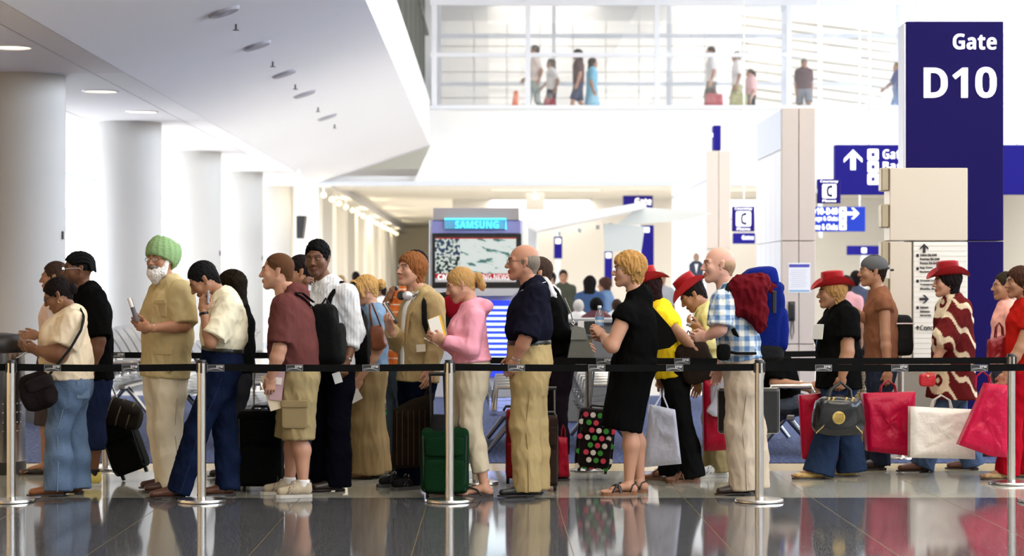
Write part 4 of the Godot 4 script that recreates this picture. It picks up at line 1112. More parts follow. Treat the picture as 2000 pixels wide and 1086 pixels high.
func signs() -> void:
	var blue := Color(0.008, 0.005, 0.075)
	var blue2 := Color(0.018, 0.012, 0.2)
	mats.sign = vcol(0.55)
	mats.sign.metallic_specular = 0.2
	var lit := glow(Color(1, 1, 1), 1.6)
	var ink := sm_flat(Color(0.1, 0.1, 0.14), 0.6)
	var bluem := sm_flat(Color(0.16, 0.13, 0.55), 0.5)
	# the gate pylon
	var d := 20.6
	var t := thing("gate_sign", "tall dark blue pylon reading Gate D10", "sign", px(1864, CY, d) * Vector3(1, 0, 1))
	board(t, 1770, 1960, 42, 470, d, 0.3, "upper_panel", blue, mats.sign)
	var a := px(1770, 471.5, d) - t.position
	var b := px(1960, 471.5, d) - t.position
	part(t, "lower_panel", Geo.new().box(Vector3((a.x + b.x) * 0.5, a.y * 0.5, -0.15), Vector3(b.x - a.x, a.y, 0.3), 0.006).paint(blue), mats.sign)
	part(t, "edge_strip", Geo.new().box(Vector3(a.x - 0.014, 2.02, -0.14), Vector3(0.022, 4.02, 0.28), 0.004).paint(Color(0.6, 0.6, 0.66)), mats.metal_paint)
	sign_text(t, "Gate", 1861, 1946, 66, 97, d, lit)
	sign_text(t, "D10", 1804, 1946, 131, 191, d, lit)
	# directory box in front of it
	var d2 := 20.2
	t = thing("directory_panel", "champagne metal directory panel in front of the blue pylon", "directory", px(1812, CY, d2) * Vector3(1, 0, 1))
	var met := vcol(0.42, 0.55)
	board(t, 1738, 1890, 328, 470, d2, 0.3, "upper_panel", Color(0.62, 0.54, 0.43), met)
	board(t, 1738, 1781, 472.5, 700, d2, 0.3, "side_panel", Color(0.62, 0.54, 0.43), met)
	a = px(1738, 702, d2) - t.position
	b = px(1890, 702, d2) - t.position
	part(t, "base_panel", Geo.new().box(Vector3((a.x + b.x) * 0.5, a.y * 0.5, -0.15), Vector3(b.x - a.x, a.y, 0.3), 0.006).paint(Color(0.3, 0.26, 0.21)), met)
	board(t, 1784, 1890, 472.5, 700, d2, 0.29, "directory_board", Color(0.78, 0.74, 0.66), mats.plastic)
	var ln := Geo.new()
	for k in 22: ln.box((px(1837, 480 + k * 10.0, d2) - t.position) + Vector3(0, 0, 0.001), Vector3(m_(104, d2), 0.002, 0.003))
	part(t, "slat_line", ln.paint(Color(0.5, 0.46, 0.4)), mats.plastic)
	arrow(t, 1805, 485, 18, d2, 0.0, ink)
	arrow(t, 1805, 584, 18, d2, -PI / 2, ink)
	arrow(t, 1792, 640, 8, d2, 0.0, ink)
	var rows := [[498, "Gates D6-D40"], [506, "Puertas D6-D40"], [514, "Portes D6-D40"], [523, "Bag Claim"], [531, "Reclamo de Equipaje"], [548, "Ground Transportation"], [556, "Transporte Terrestre"], [564, "Shuttle, Bus and Taxi"], [600, "Salons"], [608, "Salones"], [616, "Security"]]
	for r in rows: sign_text(t, r[1], 1797, 1797 + 2.7 * r[1].length(), r[0] - 2.4, r[0] + 2.4, d2, ink, 400)
	for v in [499.0, 525.0, 549.0, 601.0]: part(t, "directory_icon", Geo.new().box(px(1792, v, d2) - t.position + Vector3(0, 0, 0.002), Vector3(0.024, 0.028, 0.004)), ink)
	sign_text(t, "Concessions", 1797, 1862, 635, 645, d2, ink, 500)
	for k in 5:
		var v := 350.0 + k * 72.0
		var bk := Geo.new().box(px(1730, v, d2) - t.position + Vector3(0, 0, -0.1), Vector3(0.075, 0.22, 0.16), 0.01)
		part(t, "side_bracket", bk.paint(Color(0.42, 0.35, 0.24)), mats.metal_paint)
	# hanging blue direction sign
	var d3 := 30.0
	t = thing("direction_sign", "wide hanging blue sign with up arrow behind the gate pylon", "sign", px(1830, 332, d3))
	board(t, 1631, 2060, 283, 380, d3, 0.15, "panel", blue2, mats.sign)
	for u in [1700, 1990]: part(t, "hanger", Geo.new().tube([px(u, 283, d3) - t.position + Vector3(0, 0, -0.07), Vector3(px(u, 283, d3).x - t.position.x, 9.5 - t.position.y, -0.07)], 0.02, 8), mats.white)
	arrow(t, 1666, 312, 40, d3, 0.0, lit)
	for k in 3: icon_box(t, 1705, 302 + k * 24.0, 22, d3, lit, bluem)
	sign_text(t, "Gates", 1724, 1780, 292, 311, d3, lit)
	sign_text(t, "Bags", 1724, 1774, 316, 337, d3, lit)
	# second hanging sign
	var d4 := 36.0
	t = thing("gate_range_sign", "lit blue gate range sign with arrow beyond the pay phone column", "sign", px(1640, 428, d4))
	board(t, 1570, 1690, 404, 452, d4, 0.12, "panel", Color(0.02, 0.05, 0.42), mats.sign)
	for u in [1600, 1680]: part(t, "hanger", Geo.new().tube([px(u, 404, d4) - t.position + Vector3(0, 0, -0.06), Vector3(px(u, 404, d4).x - t.position.x, 9.5 - t.position.y, -0.06)], 0.015, 8), mats.white)
	sign_text(t, "D10-D40", 1586, 1636, 406, 419, d4, lit)
	sign_text(t, "Baggage & Clubs", 1575, 1636, 422, 434, d4, lit)
	sign_text(t, "Airline & Clubs", 1575, 1636, 437, 449, d4, lit)
	for k in 3: icon_box(t, 1646, 412 + k * 15.0, 14, d4, lit, bluem)
	arrow(t, 1666, 417, 24, d4, -PI / 2, lit)
	# pay phone columns
	pylon("phone_pylon", "tall beige pylon with pay phone beyond the flared jeans woman", 1527, 1593, 210, 26.0, 2.5)
	pylon("second_pylon", "beige pylon further on behind the bald man's head", 1380, 1427, 294, 36.5, 7.0)
	var dp := 26.004
	t = thing("pay_phone", "black wall telephone with cord on the beige pylon", "telephone", px(1546, 608, dp))
	part(t, "handset", Geo.new().pillow(Vector3(0, 0.0, 0.035), Vector3(0.065, 0.21, 0.06), 0.4).paint(Color(0.012, 0.012, 0.013)), mats.plastic)
	part(t, "back_plate", Geo.new().box(Vector3(0, 0, 0.006), Vector3(0.085, 0.24, 0.012), 0.003).paint(Color(0.05, 0.05, 0.05)), mats.plastic)
	part(t, "cord", Geo.new().tube([Vector3(0.0, -0.12, 0.02), Vector3(-0.02, -0.25, 0.03), Vector3(0.0, -0.34, 0.03), Vector3(0.025, -0.25, 0.03), Vector3(0.02, -0.12, 0.02)], 0.007, 6).paint(Color(0.06, 0.06, 0.06)), mats.plastic)
	t = thing("notice_sheet", "white notice with blue heading on the beige pylon", "notice", px(1561, 543, dp))
	part(t, "sheet", Geo.new().box(Vector3(0, 0, 0.004), Vector3(m_(43, dp), m_(58, dp), 0.008), 0.002).paint(Color(0.82, 0.83, 0.86)), mats.paper)
	part(t, "heading", Geo.new().box(Vector3(0, m_(24, dp), 0.009), Vector3(m_(40, dp), m_(6, dp), 0.002)).paint(Color(0.08, 0.08, 0.4)), mats.paper)
	part(t, "footer", Geo.new().box(Vector3(0, -m_(25, dp), 0.009), Vector3(m_(40, dp), m_(3, dp), 0.002)).paint(Color(0.2, 0.4, 0.6)), mats.paper)
	var nl := Geo.new()
	for k in 9: nl.box(Vector3(-0.01 * (k % 3), m_(15 - k * 4.0, dp), 0.009), Vector3(m_(30, dp), 0.004, 0.002))
	part(t, "print_lines", nl.paint(Color(0.5, 0.5, 0.55)), mats.paper)
	courtesy("square blue courtesy phone sign projecting from the pay phone pylon", 1597, 1642, 350, 397, 26.2)
	courtesy("blue courtesy phone sign seen between the two beige pylons", 1430, 1474, 403, 452, 36.75)
	t = thing("tall_blue_sign", "narrow blue sign standing on the second beige pylon", "sign", px(1401, 268, 36.6))
	board(t, 1394, 1408, 245, 293, 36.6, 0.3, "panel", blue2, mats.sign)
	fit_text(t, "lettering", "Gate", Vector3(m_(-8, 36.6), 0.05, -0.15), 0.2, 0.08, lit, 700, 0.004, Basis(Vector3.UP, -PI / 2))
	# small signs deep in the hall
	for e in [[1217, 1275, 382, 408, 60.0, "Gate", "small blue gate sign over the white awning"], [1432, 1475, 455, 476, 44.0, "Gates", "small blue sign with lit lines below the courtesy phone sign"]]:
		t = thing("gate_sign_small", e[6], "sign", px((e[0] + e[1]) * 0.5, (e[2] + e[3]) * 0.5, e[4]))
		board(t, e[0], e[1], e[2], e[3], e[4], 0.12, "panel", blue2, mats.sign)
		sign_text(t, e[5], e[0] + (e[1] - e[0]) * 0.4, e[1] - 3, e[2] + 5, e[3] - 8, e[4], lit)
		part(t, "hanger", Geo.new().tube([Vector3(0, m_((e[3] - e[2]) * 0.5, e[4]), -0.06), Vector3(0, (4.2 if e[4] > 50.0 else 9.5) - t.position.y, -0.06)], 0.015, 6), mats.white)
	t = thing("grey_hanging_sign", "grey square sign hanging above the television kiosk", "sign", px(1045, 393, 58.0))
	board(t, 1027, 1063, 377, 410, 58.0, 0.1, "panel", Color(0.15, 0.14, 0.125), mats.plastic)
	sign_text(t, "B", 1039, 1052, 381, 389, 58.0, sm_flat(Color(0.7, 0.7, 0.66)))
	part(t, "hanger", Geo.new().tube([Vector3(0, 0.2, -0.05), Vector3(0, 4.2 - t.position.y, -0.05)], 0.02, 6), mats.white)
	for e in [[1250, 1277, 440, 520, 44.0, "tall blue panel left of the second beige pylon"], [1082, 1098, 462, 505, 52.0, "narrow blue panel beyond the white awning"], [1181, 1196, 490, 560, 48.0, "low blue panel behind the blonde bob"], [1655, 1720, 480, 498, 44.0, "low blue panel near the grey cap"]]:
		t = thing("blue_panel", e[5], "sign", px((e[0] + e[1]) * 0.5, CY, e[4]) * Vector3(1, 0, 1))
		board(t, e[0], e[1], e[2], e[3], e[4], 0.12, "panel", blue2, mats.sign)
		part(t, "post", Geo.new().box(Vector3(0, px(0, e[3], e[4]).y * 0.5, -0.06), Vector3(0.12, px(0, e[3], e[4]).y, 0.1), 0.01), mats.white)
		icon_box(t, (e[0] + e[1]) * 0.5, e[2] + 9.0, 10, e[4], lit, bluem)
	# white awning of the shop and its glass wing
	d = 33.0
	t = thing("shop_awning", "long white sloping awning with glass wing beyond the kiosk", "awning", px(1150, 430, d))
	var z0 := t.position
	part(t, "canopy", Geo.new().slab(Vector3.ZERO, poly([[m_(-130, d), -m_(8, d)], [m_(105, d), m_(33, d)], [m_(105, d), m_(20, d)], [m_(-100, d), -m_(23, d)]]), 1.6).paint(Color(0.85, 0.85, 0.85)), mats.plastic)
	part(t, "glass_wing", Geo.new().slab(Vector3(0, 0, 0.3), poly([[m_(95, d), m_(25, d)], [m_(238, d), m_(12, d)], [m_(180, d), -m_(2, d)], [m_(50, d), -m_(12, d)]]), 0.03).paint(Color(0.72, 0.74, 0.70)), mats.gloss)
	part(t, "hanging_board", Geo.new().slab(Vector3(0, 0, 0.5), poly([[m_(25, d), -m_(8, d)], [m_(105, d), -m_(14, d)], [m_(98, d), -m_(62, d)], [m_(28, d), -m_(62, d)]]), 0.03).paint(Color(0.62, 0.66, 0.64)), mats.gloss)
	for u in [-110.0, 95.0]: part(t, "awning_post", Geo.new().box(Vector3(m_(u, d), (-z0.y - m_(8, d)) * 0.5, -0.4), Vector3(0.16, z0.y - m_(8, d), 0.16), 0.02).paint(Color(0.8, 0.8, 0.8)), mats.plastic)
	var fx := Geo.new()
	for u in [-60.0, -20.0, 15.0, 40.0]: fx.tube([Vector3(m_(u, d), -m_(14, d) + m_(u, d) * 0.17, 0.4), Vector3(m_(u, d), -m_(22, d) + m_(u, d) * 0.17, 0.4)], 0.03, 8)
	part(t, "spot_fitting", fx.paint(Color(0.5, 0.5, 0.5)), mats.steel)
	# wall poster of a man in a suit, drawn as a plain figure
	t = thing("suit_poster", "tall poster of a dark suited figure on a white stand", "poster", px(1355, CY, 36.3) * Vector3(1, 0, 1))
	board(t, 1338, 1372, 478, 570, 36.3, 0.06, "poster_board", Color(0.8, 0.8, 0.82), mats.paper)
	var pz := 36.3
	var pf := Geo.new().slab(px(1360, 540, pz) - t.position, poly([[-0.11, -0.25], [0.11, -0.25], [0.12, 0.2], [0.06, 0.26], [-0.06, 0.26], [-0.12, 0.2]]), 0.006)
	part(t, "printed_suit", pf.paint(Color(0.03, 0.035, 0.06)), mats.paper)
	part(t, "printed_head", Geo.new().pillow(px(1360, 503, pz) - t.position, Vector3(0.1, 0.15, 0.01), 1.0, Basis(), 0, 14, 10).paint(Color(0.3, 0.18, 0.12)), mats.paper)
	part(t, "printed_shirt", Geo.new().slab(px(1360, 525, pz) - t.position + Vector3(0, 0, 0.005), poly([[-0.03, 0.08], [0.03, 0.08], [0, -0.08]]), 0.004).paint(Color(0.75, 0.75, 0.78)), mats.paper)
	part(t, "stand", Geo.new().box(Vector3(0, px(0, 570, pz).y * 0.5, -0.05), Vector3(0.3, px(0, 570, pz).y, 0.08), 0.01), mats.white)
	# dark monitor hanging at the far column
	t = thing("hanging_monitor", "dark monitor tilted on the far round column", "monitor", px(589, 444, 44.0))
	part(t, "screen", Geo.new().slab(Vector3.ZERO, poly([[-0.085, 0.23], [0.1, 0.23], [0.035, -0.23], [-0.08, -0.23]]), 0.5).paint(Color(0.02, 0.02, 0.022)), mats.plastic)
	part(t, "bracket", Geo.new().tube([Vector3(-0.05, 0.2, 0), Vector3(-0.05, CEIL - t.position.y, 0)], 0.03, 8), mats.white)

func courtesy(label: String, u0: float, u1: float, v0: float, v1: float, d: float) -> void:
	var t := thing("courtesy_phone_sign", label, "sign", px((u0 + u1) * 0.5, (v0 + v1) * 0.5, d))
	var lit := glow(Color(1, 1, 1), 1.1)
	board(t, u0, u1, v0, v1, d, 0.08, "panel", Color(0.02, 0.014, 0.17), mats.sign)
	var c := (u0 + u1) * 0.5
	var h := v1 - v0
	sign_text(t, "Courtesy", u0 + 5, u1 - 5, v0 + 2, v0 + h * 0.17, d, lit)
	sign_text(t, "Phone", u0 + 9, u1 - 9, v1 - h * 0.16, v1 - 2, d, lit)
	var w := m_(h * 0.6, d)
	part(t, "symbol_tile", Geo.new().pillow(Vector3(0, 0, 0.006), Vector3(w, w, 0.012), 0.2), lit)
	handset(t, c, (v0 + v1) * 0.5, h * 0.4, d, sm_flat(Color(0.08, 0.07, 0.3)))
	part(t, "bracket", Geo.new().box(Vector3(-m_((u1 - u0) * 0.5, d) - 0.03, 0, -0.04), Vector3(0.08, 0.06, 0.05), 0.01), mats.white)

func pylon(called: String, label: String, u0: float, u1: float, v0: float, d: float, deep: float) -> void:
	var a := px(u0, v0, d)
	var b := px(u1, v0, d)
	var t := thing(called, label, "pylon", Vector3((a.x + b.x) * 0.5, 0, -d))
	var w := b.x - a.x
	var h := a.y
	var beige := vcol(0.55)
	var cuts := [0.0, h * 0.22, h * 0.56, h]
	for r in 3:
		for s in [-1.0, 1.0]:
			part(t, "front_panel", Geo.new().box(Vector3(s * w * 0.25, (cuts[r] + cuts[r + 1]) * 0.5, -0.03), Vector3(w * 0.5 - 0.008, cuts[r + 1] - cuts[r] - 0.01, 0.06), 0.005).paint(Color(0.62, 0.53, 0.46)), beige)
	part(t, "core", Geo.new().box(Vector3(0, h * 0.5 - 0.01, -deep * 0.5), Vector3(w - 0.03, h - 0.03, deep - 0.1)).paint(Color(0.6, 0.58, 0.55)), beige)
	var n := int(ceil(deep / 0.62))
	for k in n:
		for r in 2:
			var y0: float = [0.0, h * 0.56][r]
			var y1: float = [h * 0.56, h * 0.86][r]
			part(t, "side_panel", Geo.new().box(Vector3(-w * 0.5 + 0.01, (y0 + y1) * 0.5, -0.06 - (k + 0.5) * (deep - 0.1) / n), Vector3(0.03, y1 - y0 - 0.01, (deep - 0.1) / n - 0.01), 0.004).paint(Color(0.84, 0.85, 0.88)), beige)
	part(t, "glass_band", Geo.new().box(Vector3(-w * 0.5 + 0.012, h * 0.93, -deep * 0.5), Vector3(0.03, h * 0.13, deep - 0.12), 0.004).paint(Color(0.62, 0.7, 0.86)), mats.gloss)

# ---- television kiosk
func kiosk() -> void:
	var d := 29.0
	var t := thing("tv_kiosk", "television kiosk with blue lit sign and news picture", "kiosk", px(930, CY, d) * Vector3(1, 0, 1))
	var p := t.position
	board(t, 846, 1014, 406, 430, d, 0.5, "top_panel", Color(0.4, 0.37, 0.37), mats.plastic)
	board(t, 843, 1017, 430, 456, d + 0.02, 0.5, "sign_band", Color(0.3, 0.3, 0.62), mats.plastic)
	board(t, 868, 988, 428, 448, d - 0.02, 0.03, "sign_plate", Color(0.15, 0.5, 0.75), mats.plastic)
	var cy := glow(Color(0.35, 0.9, 1.0), 1.8)
	sign_text(t, "SAMSUNG", 889, 974, 432, 446, d - 0.05, cy)
	var a := px(868, 428, d - 0.03) - p
	var b := px(988, 448, d - 0.03) - p
	part(t, "neon_tube", Geo.new().tube([a, Vector3(b.x, a.y, a.z), b], 0.012, 8), cy)
	board(t, 843, 1018, 456, 566, d, 0.12, "tv_bezel", Color(0.008, 0.008, 0.009), mats.gloss)
	# the picture: two small views, a car-like sweep of light shapes, a red caption bar
	var im := Image.create(512, 288, false, Image.FORMAT_RGB8)
	im.fill(Color(0.93, 0.97, 0.95))
	var n := FastNoiseLite.new()
	n.seed = 5
	n.frequency = 0.025
	for y in 288:
		for x in 512:
			var c := Color(0.95, 0.98, 0.96)
			if y < 8: c = Color(0.75, 0.1, 0.12)
			elif y > 232: c = Color(0.75, 0.06, 0.08) if y < 262 else Color(0.86, 0.83, 0.83)
			elif x < 160:
				var k := n.get_noise_2d(x * 1.4, y * 1.4)
				var low := y > 118
				c = Color(0.15, 0.22, 0.4) if k > 0.12 else (Color(0.3, 0.45, 0.42) if k > -0.02 else Color(0.9, 0.93, 0.9))
				if low and k > 0.1: c = Color(0.06, 0.12, 0.14)
				if absi(y - 118) < 3 or x > 156: c = Color(0.97, 0.97, 0.97)
			else:
				var k := n.get_noise_2d(x * 0.22 + y * 0.3, y * 0.9 - x * 0.25)
				if k > 0.36: c = Color(0.35, 0.52, 0.5)
				elif k > 0.28: c = Color(0.72, 0.87, 0.83)
			im.set_pixel(x, y, c)
	var scr := StandardMaterial3D.new()
	var tex := ImageTexture.create_from_image(im)
	scr.albedo_color = Color(0.02, 0.02, 0.02)
	scr.emission_enabled = true
	scr.emission = Color.WHITE
	scr.emission_operator = BaseMaterial3D.EMISSION_OP_MULTIPLY
	scr.emission_texture = tex
	scr.emission_energy_multiplier = 1.25
	scr.roughness = 0.2
	var sg := Geo.new()
	a = px(850, 551, d) - p + Vector3(0, 0, 0.004)
	b = px(1008, 464, d) - p
	sg.quad(Vector3(a.x, a.y, a.z), Vector3(b.x, a.y, a.z), Vector3(b.x, b.y, a.z), Vector3(a.x, b.y, a.z))
	part(t, "tv_screen", sg, scr)
	sign_text(t, "CNN", 855, 885, 536, 546, d - 0.01, glow(Color(1, 1, 1), 1.2))
	sign_text(t, "BREAKING NEWS", 905, 995, 536, 546, d - 0.01, glow(Color(1, 0.95, 0.95), 1.0), 500)
	var sl := AreaLight3D.new()
	sl.name = "screen_light"
	sl.area_size = Vector2(1.08, 0.6)
	sl.light_energy = 0.5
	sl.light_color = Color(0.9, 0.95, 1.0)
	sl.shadow_enabled = true
	sl.position = Vector3(0, px(0, 508, d).y, 0.03)
	sl.rotation.y = PI
	t.add_child(sl)
	# lit lower panels with blue stripes
	var h := px(0, 566, d).y
	part(t, "lower_cabinet", Geo.new().box(Vector3(0, h * 0.5, -0.3), Vector3(m_(176, d), h, 0.5), 0.01).paint(Color(0.6, 0.62, 0.66)), mats.plastic)
	part(t, "shelf", Geo.new().slab(Vector3(0, h - 0.02, 0.0), poly([[-m_(88, d), 0.04], [m_(88, d), 0.04], [m_(70, d), -0.06], [-m_(70, d), -0.06]]), 0.3).paint(Color(0.6, 0.6, 0.62)), mats.plastic)
	part(t, "light_panel", Geo.new().box(Vector3(0.22, h * 0.55, -0.03), Vector3(m_(70, d), h * 0.7, 0.04)), glow(Color(0.2, 0.28, 0.9), 1.3))
	for k in 12:
		part(t, "light_strip", Geo.new().box(Vector3(0.22, h * 0.27 + k * 0.075, -0.004), Vector3(m_(62, d), 0.035, 0.012)), glow(Color(0.85, 0.92, 1.0), 1.6))
	for s in [-1.0, 1.0]: part(t, "side_post", Geo.new().box(Vector3(s * m_(88, d), 1.2, -0.2), Vector3(0.06, 2.4, 0.3), 0.01).paint(Color(0.75, 0.75, 0.78)), mats.plastic)

# ---- people deep in the hall and on the bridge
func walker(label: String, group: String, u: float, d: float, h: float, yaw: float, floor_: float, skin: Color, hair: Color, topc: Color, botc: Color, kind := "stand", style := "short") -> void:
	var k := h / 1.75
	var s := {d = d, x = u, floor = floor_, yaw = yaw, metres = true, cell = 0.02, skin = skin, hs = 1.02 * lerpf(1.0, k, 0.6), hd = [0.03, 1.63 * k, 0.0], sh = [0.0, 1.47 * k, 0.0], hip = [0.0, 0.96 * k, 0.0],
		sw = 0.17 * k, hair = [[style, hair]], shoe = ["dress", Color(0.03, 0.025, 0.02)], top = {c = topc, hem = [0.0, 0.92 * k, 0.0], slv = 0.8, fold = 0.0}, bot = {c = botc, fold = 0.0}}
	if kind == "walk":
		s.kL = [0.16, 0.52 * k, 0.1]; s.fL = [0.28, 0.09]; s.kR = [-0.04, 0.5 * k, -0.1]; s.fR = [-0.3, -0.09, 0.04]
		s.aL = [-0.14, 1.16 * k, 0.22, -0.08, 0.95 * k, 0.24]; s.aR = [0.1, 1.16 * k, -0.22, 0.26, 1.0 * k, -0.22]
	elif kind == "shorts":
		s.bot.len = 0.95; s.bot.re = 0.095; s.shoe = ["sneaker", Color(0.6, 0.6, 0.6)]
		s.kL = [0.14, 0.52 * k, 0.1]; s.fL = [0.24, 0.09]; s.kR = [-0.04, 0.5 * k, -0.1]; s.fR = [-0.26, -0.09, 0.04]
	elif kind == "dress":
		s.bot = {c = topc, skirt = [0.0, 0.5 * k, 0.0], rhem = 0.2, name = "dress_skirt", fold = 0.0}
	person(s, label, group)

func far_people() -> void:
	var b := 5.42
	var br := "people crossing the glazed bridge"
	var z := 51.6
	walker("man in pale shirt on the bridge near the first window post", br, 1046, z, 1.84, -90, b, TAN, Color(0.03, 0.02, 0.015), Color(0.7, 0.6, 0.55), Color(0.25, 0.3, 0.28), "walk")
	walker("woman in white top and dark trousers crossing the bridge", br, 1078, z + 0.9, 1.6, -90, b, TAN, Color(0.04, 0.02, 0.015), Color(0.8, 0.78, 0.78), Color(0.04, 0.035, 0.06), "walk", "long")
	walker("woman with long dark hair in dark top and shorts on the bridge", br, 1130, z, 1.74, -90, b, LIGHT, Color(0.02, 0.012, 0.01), Color(0.12, 0.06, 0.06), Color(0.05, 0.06, 0.12), "shorts", "long")
	walker("woman in light blue dress on the bridge", br, 1156, z + 0.9, 1.62, 90, b, LIGHT, Color(0.05, 0.03, 0.02), Color(0.22, 0.55, 0.75), Color(0.2, 0.5, 0.7), "dress", "long")
	walker("man in white shirt and grey shorts carrying a red bag on the bridge", br, 1390, z, 1.8, -90, b, LIGHT, Color(0.05, 0.025, 0.015), Color(0.82, 0.8, 0.8), Color(0.12, 0.1, 0.08), "shorts")
	walker("man in white shirt and khaki shorts on the bridge", br, 1440, z, 1.68, -90, b, TAN, Color(0.03, 0.02, 0.02), Color(0.8, 0.78, 0.77), Color(0.35, 0.33, 0.16), "shorts")
	walker("girl in pink top and black shorts on the bridge", br, 1467, z + 0.8, 1.34, -90, b, LIGHT, Color(0.05, 0.02, 0.015), Color(0.75, 0.42, 0.42), Color(0.02, 0.02, 0.025), "shorts", "pony")
	walker("person in dark clothes standing on the bridge beside the mast", br, 1570, z, 1.5, 0, b, TAN, Color(0.04, 0.025, 0.02), Color(0.12, 0.07, 0.07), Color(0.22, 0.22, 0.25), "shorts")
	walker("person in blue on the bridge beside the gate pylon", br, 1754, z, 1.42, -80, b, TAN, Color(0.2, 0.14, 0.03), Color(0.06, 0.07, 0.22), Color(0.08, 0.14, 0.28), "walk")
	traced_bag("travel_bag", "red holdall carried along the bridge by the white shirted man", "bag", [[1379, 183], [1410, 184], [1412, 208], [1377, 208]], 51.2, 0.3, Color(0.42, 0.02, 0.05), mats.nylon, true, "bags carried on the bridge")
	traced_bag("travel_bag", "olive holdall carried along the bridge by the khaki shorts man", "bag", [[1427, 184], [1458, 184], [1460, 209], [1425, 209]], 51.2, 0.3, Color(0.33, 0.33, 0.12), mats.nylon, true, "bags carried on the bridge")
	traced_bag("travel_bag", "dark red wheeled bag pulled on the bridge by the white top woman", "bag", [[1063, 192], [1084, 192], [1085, 212], [1062, 212]], 51.2, 0.25, Color(0.3, 0.012, 0.03), mats.nylon, true, "bags carried on the bridge")
	traced_bag("traffic_marker", "orange upright marker behind the bridge glass", "marker", [[1004, 178], [1012, 178], [1013, 232], [995, 232]], 50.6, 0.2, Color(0.8, 0.13, 0.02), mats.plastic, false)
	# hall floor, far
	var g := "travellers deep in the hall"
	walker("man in olive jacket standing far down the hall", g, 1100, 40.0, 1.78, 0, 0.006, TAN, Color(0.02, 0.015, 0.012), Color(0.06, 0.065, 0.05), Color(0.05, 0.05, 0.05))
	walker("man in white shirt far down the hall beside the olive jacket man", g, 1076, 36.0, 1.72, -60, 0.006, TAN, Color(0.015, 0.01, 0.01), Color(0.75, 0.7, 0.7), Color(0.06, 0.06, 0.07))
	walker("dark haired traveller with red pack in the far crowd", g, 1152, 33.0, 1.64, 170, 0.006, BROWN, Color(0.015, 0.01, 0.01), Color(0.05, 0.09, 0.18), Color(0.05, 0.06, 0.1), "stand", "long")
	walker("woman in denim jacket in the far crowd", g, 1184, 34.5, 1.62, -110, 0.006, TAN, Color(0.06, 0.03, 0.02), Color(0.11, 0.17, 0.27), Color(0.05, 0.06, 0.1), "stand", "mid")
	walker("person in grey shirt beyond the yellow T-shirt woman", g, 1291, 38.0, 1.72, 0, 0.006, TAN, Color(0.03, 0.02, 0.015), Color(0.35, 0.37, 0.4), Color(0.05, 0.05, 0.07))
	walker("man with black hair far behind the striped shirt", g, 695, 42.0, 1.76, 180, 0.006, TAN, Color(0.012, 0.01, 0.01), Color(0.06, 0.09, 0.16), Color(0.05, 0.05, 0.06))
	walker("fair haired person in olive shirt far behind the striped shirt", g, 664, 46.0, 1.7, 90, 0.006, LIGHT, Color(0.3, 0.2, 0.08), Color(0.2, 0.18, 0.1), Color(0.06, 0.06, 0.07))
	walker("person in white far behind the blonde bun", g, 745, 34.0, 1.5, -90, 0.006, BROWN, Color(0.015, 0.01, 0.01), Color(0.7, 0.7, 0.68), Color(0.08, 0.08, 0.1))
	walker("dark suited traveller beyond the grey cap", g, 1672, 30.0, 1.7, 180, 0.006, TAN, Color(0.012, 0.01, 0.01), Color(0.06, 0.07, 0.1), Color(0.03, 0.03, 0.04))
	walker("traveller in pink beyond the red hatted badge woman", g, 1652, 28.0, 1.62, 160, 0.006, TAN, Color(0.02, 0.015, 0.01), Color(0.6, 0.3, 0.3), Color(0.05, 0.05, 0.06), "stand", "mid")
	var sgp := "heads of seated travellers beyond the gate desk"
	for e in [[1090, 27.0, 1.28, Color(0.02, 0.012, 0.01), Color(0.5, 0.35, 0.33), "short", "seated-height traveller in dusty pink by the gate desk"], [1130, 28.0, 1.3, Color(0.55, 0.53, 0.5), Color(0.75, 0.75, 0.76), "short", "pale haired traveller in white by the gate desk"], [1165, 27.5, 1.33, Color(0.01, 0.008, 0.008), Color(0.12, 0.05, 0.06), "mid", "dark haired traveller in maroon by the gate desk"], [1205, 29.0, 1.3, Color(0.05, 0.03, 0.02), Color(0.7, 0.72, 0.75), "short", "traveller in pale grey by the gate desk"]]:
		walker(e[6], sgp, e[0], e[1], e[2], 180.0, 0.006, TAN, e[3], e[4], Color(0.06, 0.06, 0.08), "stand", e[5])
# ---------------------------------------------------------------- the people of the photograph
const LIGHT := Color(0.50, 0.262, 0.168)
const TAN := Color(0.345, 0.168, 0.094)
const BROWN := Color(0.215, 0.095, 0.05)
const DARK := Color(0.15, 0.064, 0.034)
const BLACKC := Color(0.0045, 0.0045, 0.005)
var W := {}   # specs by short name, with joints once built

func stripes_h(step: float, share: float, other: Color) -> Callable:
	return func(p: Vector3, _n: Vector3, base: Color) -> Color:
		return other if fposmod(p.y, step) < step * share else base

func plaid(p: Vector3, n: Vector3, base: Color) -> Color:
	var a := fposmod(p.y, 0.075) < 0.036
	var side := p.x if absf(n.z) > absf(n.x) else p.z
	var b := fposmod(side + 0.01, 0.075) < 0.036
	if a and b: return Color(0.10, 0.19, 0.36)
	if a or b: return Color(0.36, 0.45, 0.55)
	return base

func poncho(p: Vector3, _n: Vector3, base: Color) -> Color:
	var w := Vector2(fposmod(p.y + 0.05, 0.32) - 0.16, (p.x + p.z * 0.6) * 1.0)
	var r := Vector2(w.x, w.y * 0.9 + 0.02).length()
	var ring := (r > 0.05 and r < 0.115) or (r < 0.022)
	var band := fposmod(p.y + p.x * 0.8 + 0.03 * sin(p.x * 40.0), 0.2) < 0.045
	return base if ring or band else Color(0.11, 0.012, 0.014)

func worn(p: Vector3, _n: Vector3, base: Color) -> Color:
	var k := 1.0 + 0.25 * sin(p.y * 31.0 + p.x * 9.0) * sin(p.x * 23.0 + p.z * 17.0)
	return Color(base.r * k, base.g * k, base.b * k)

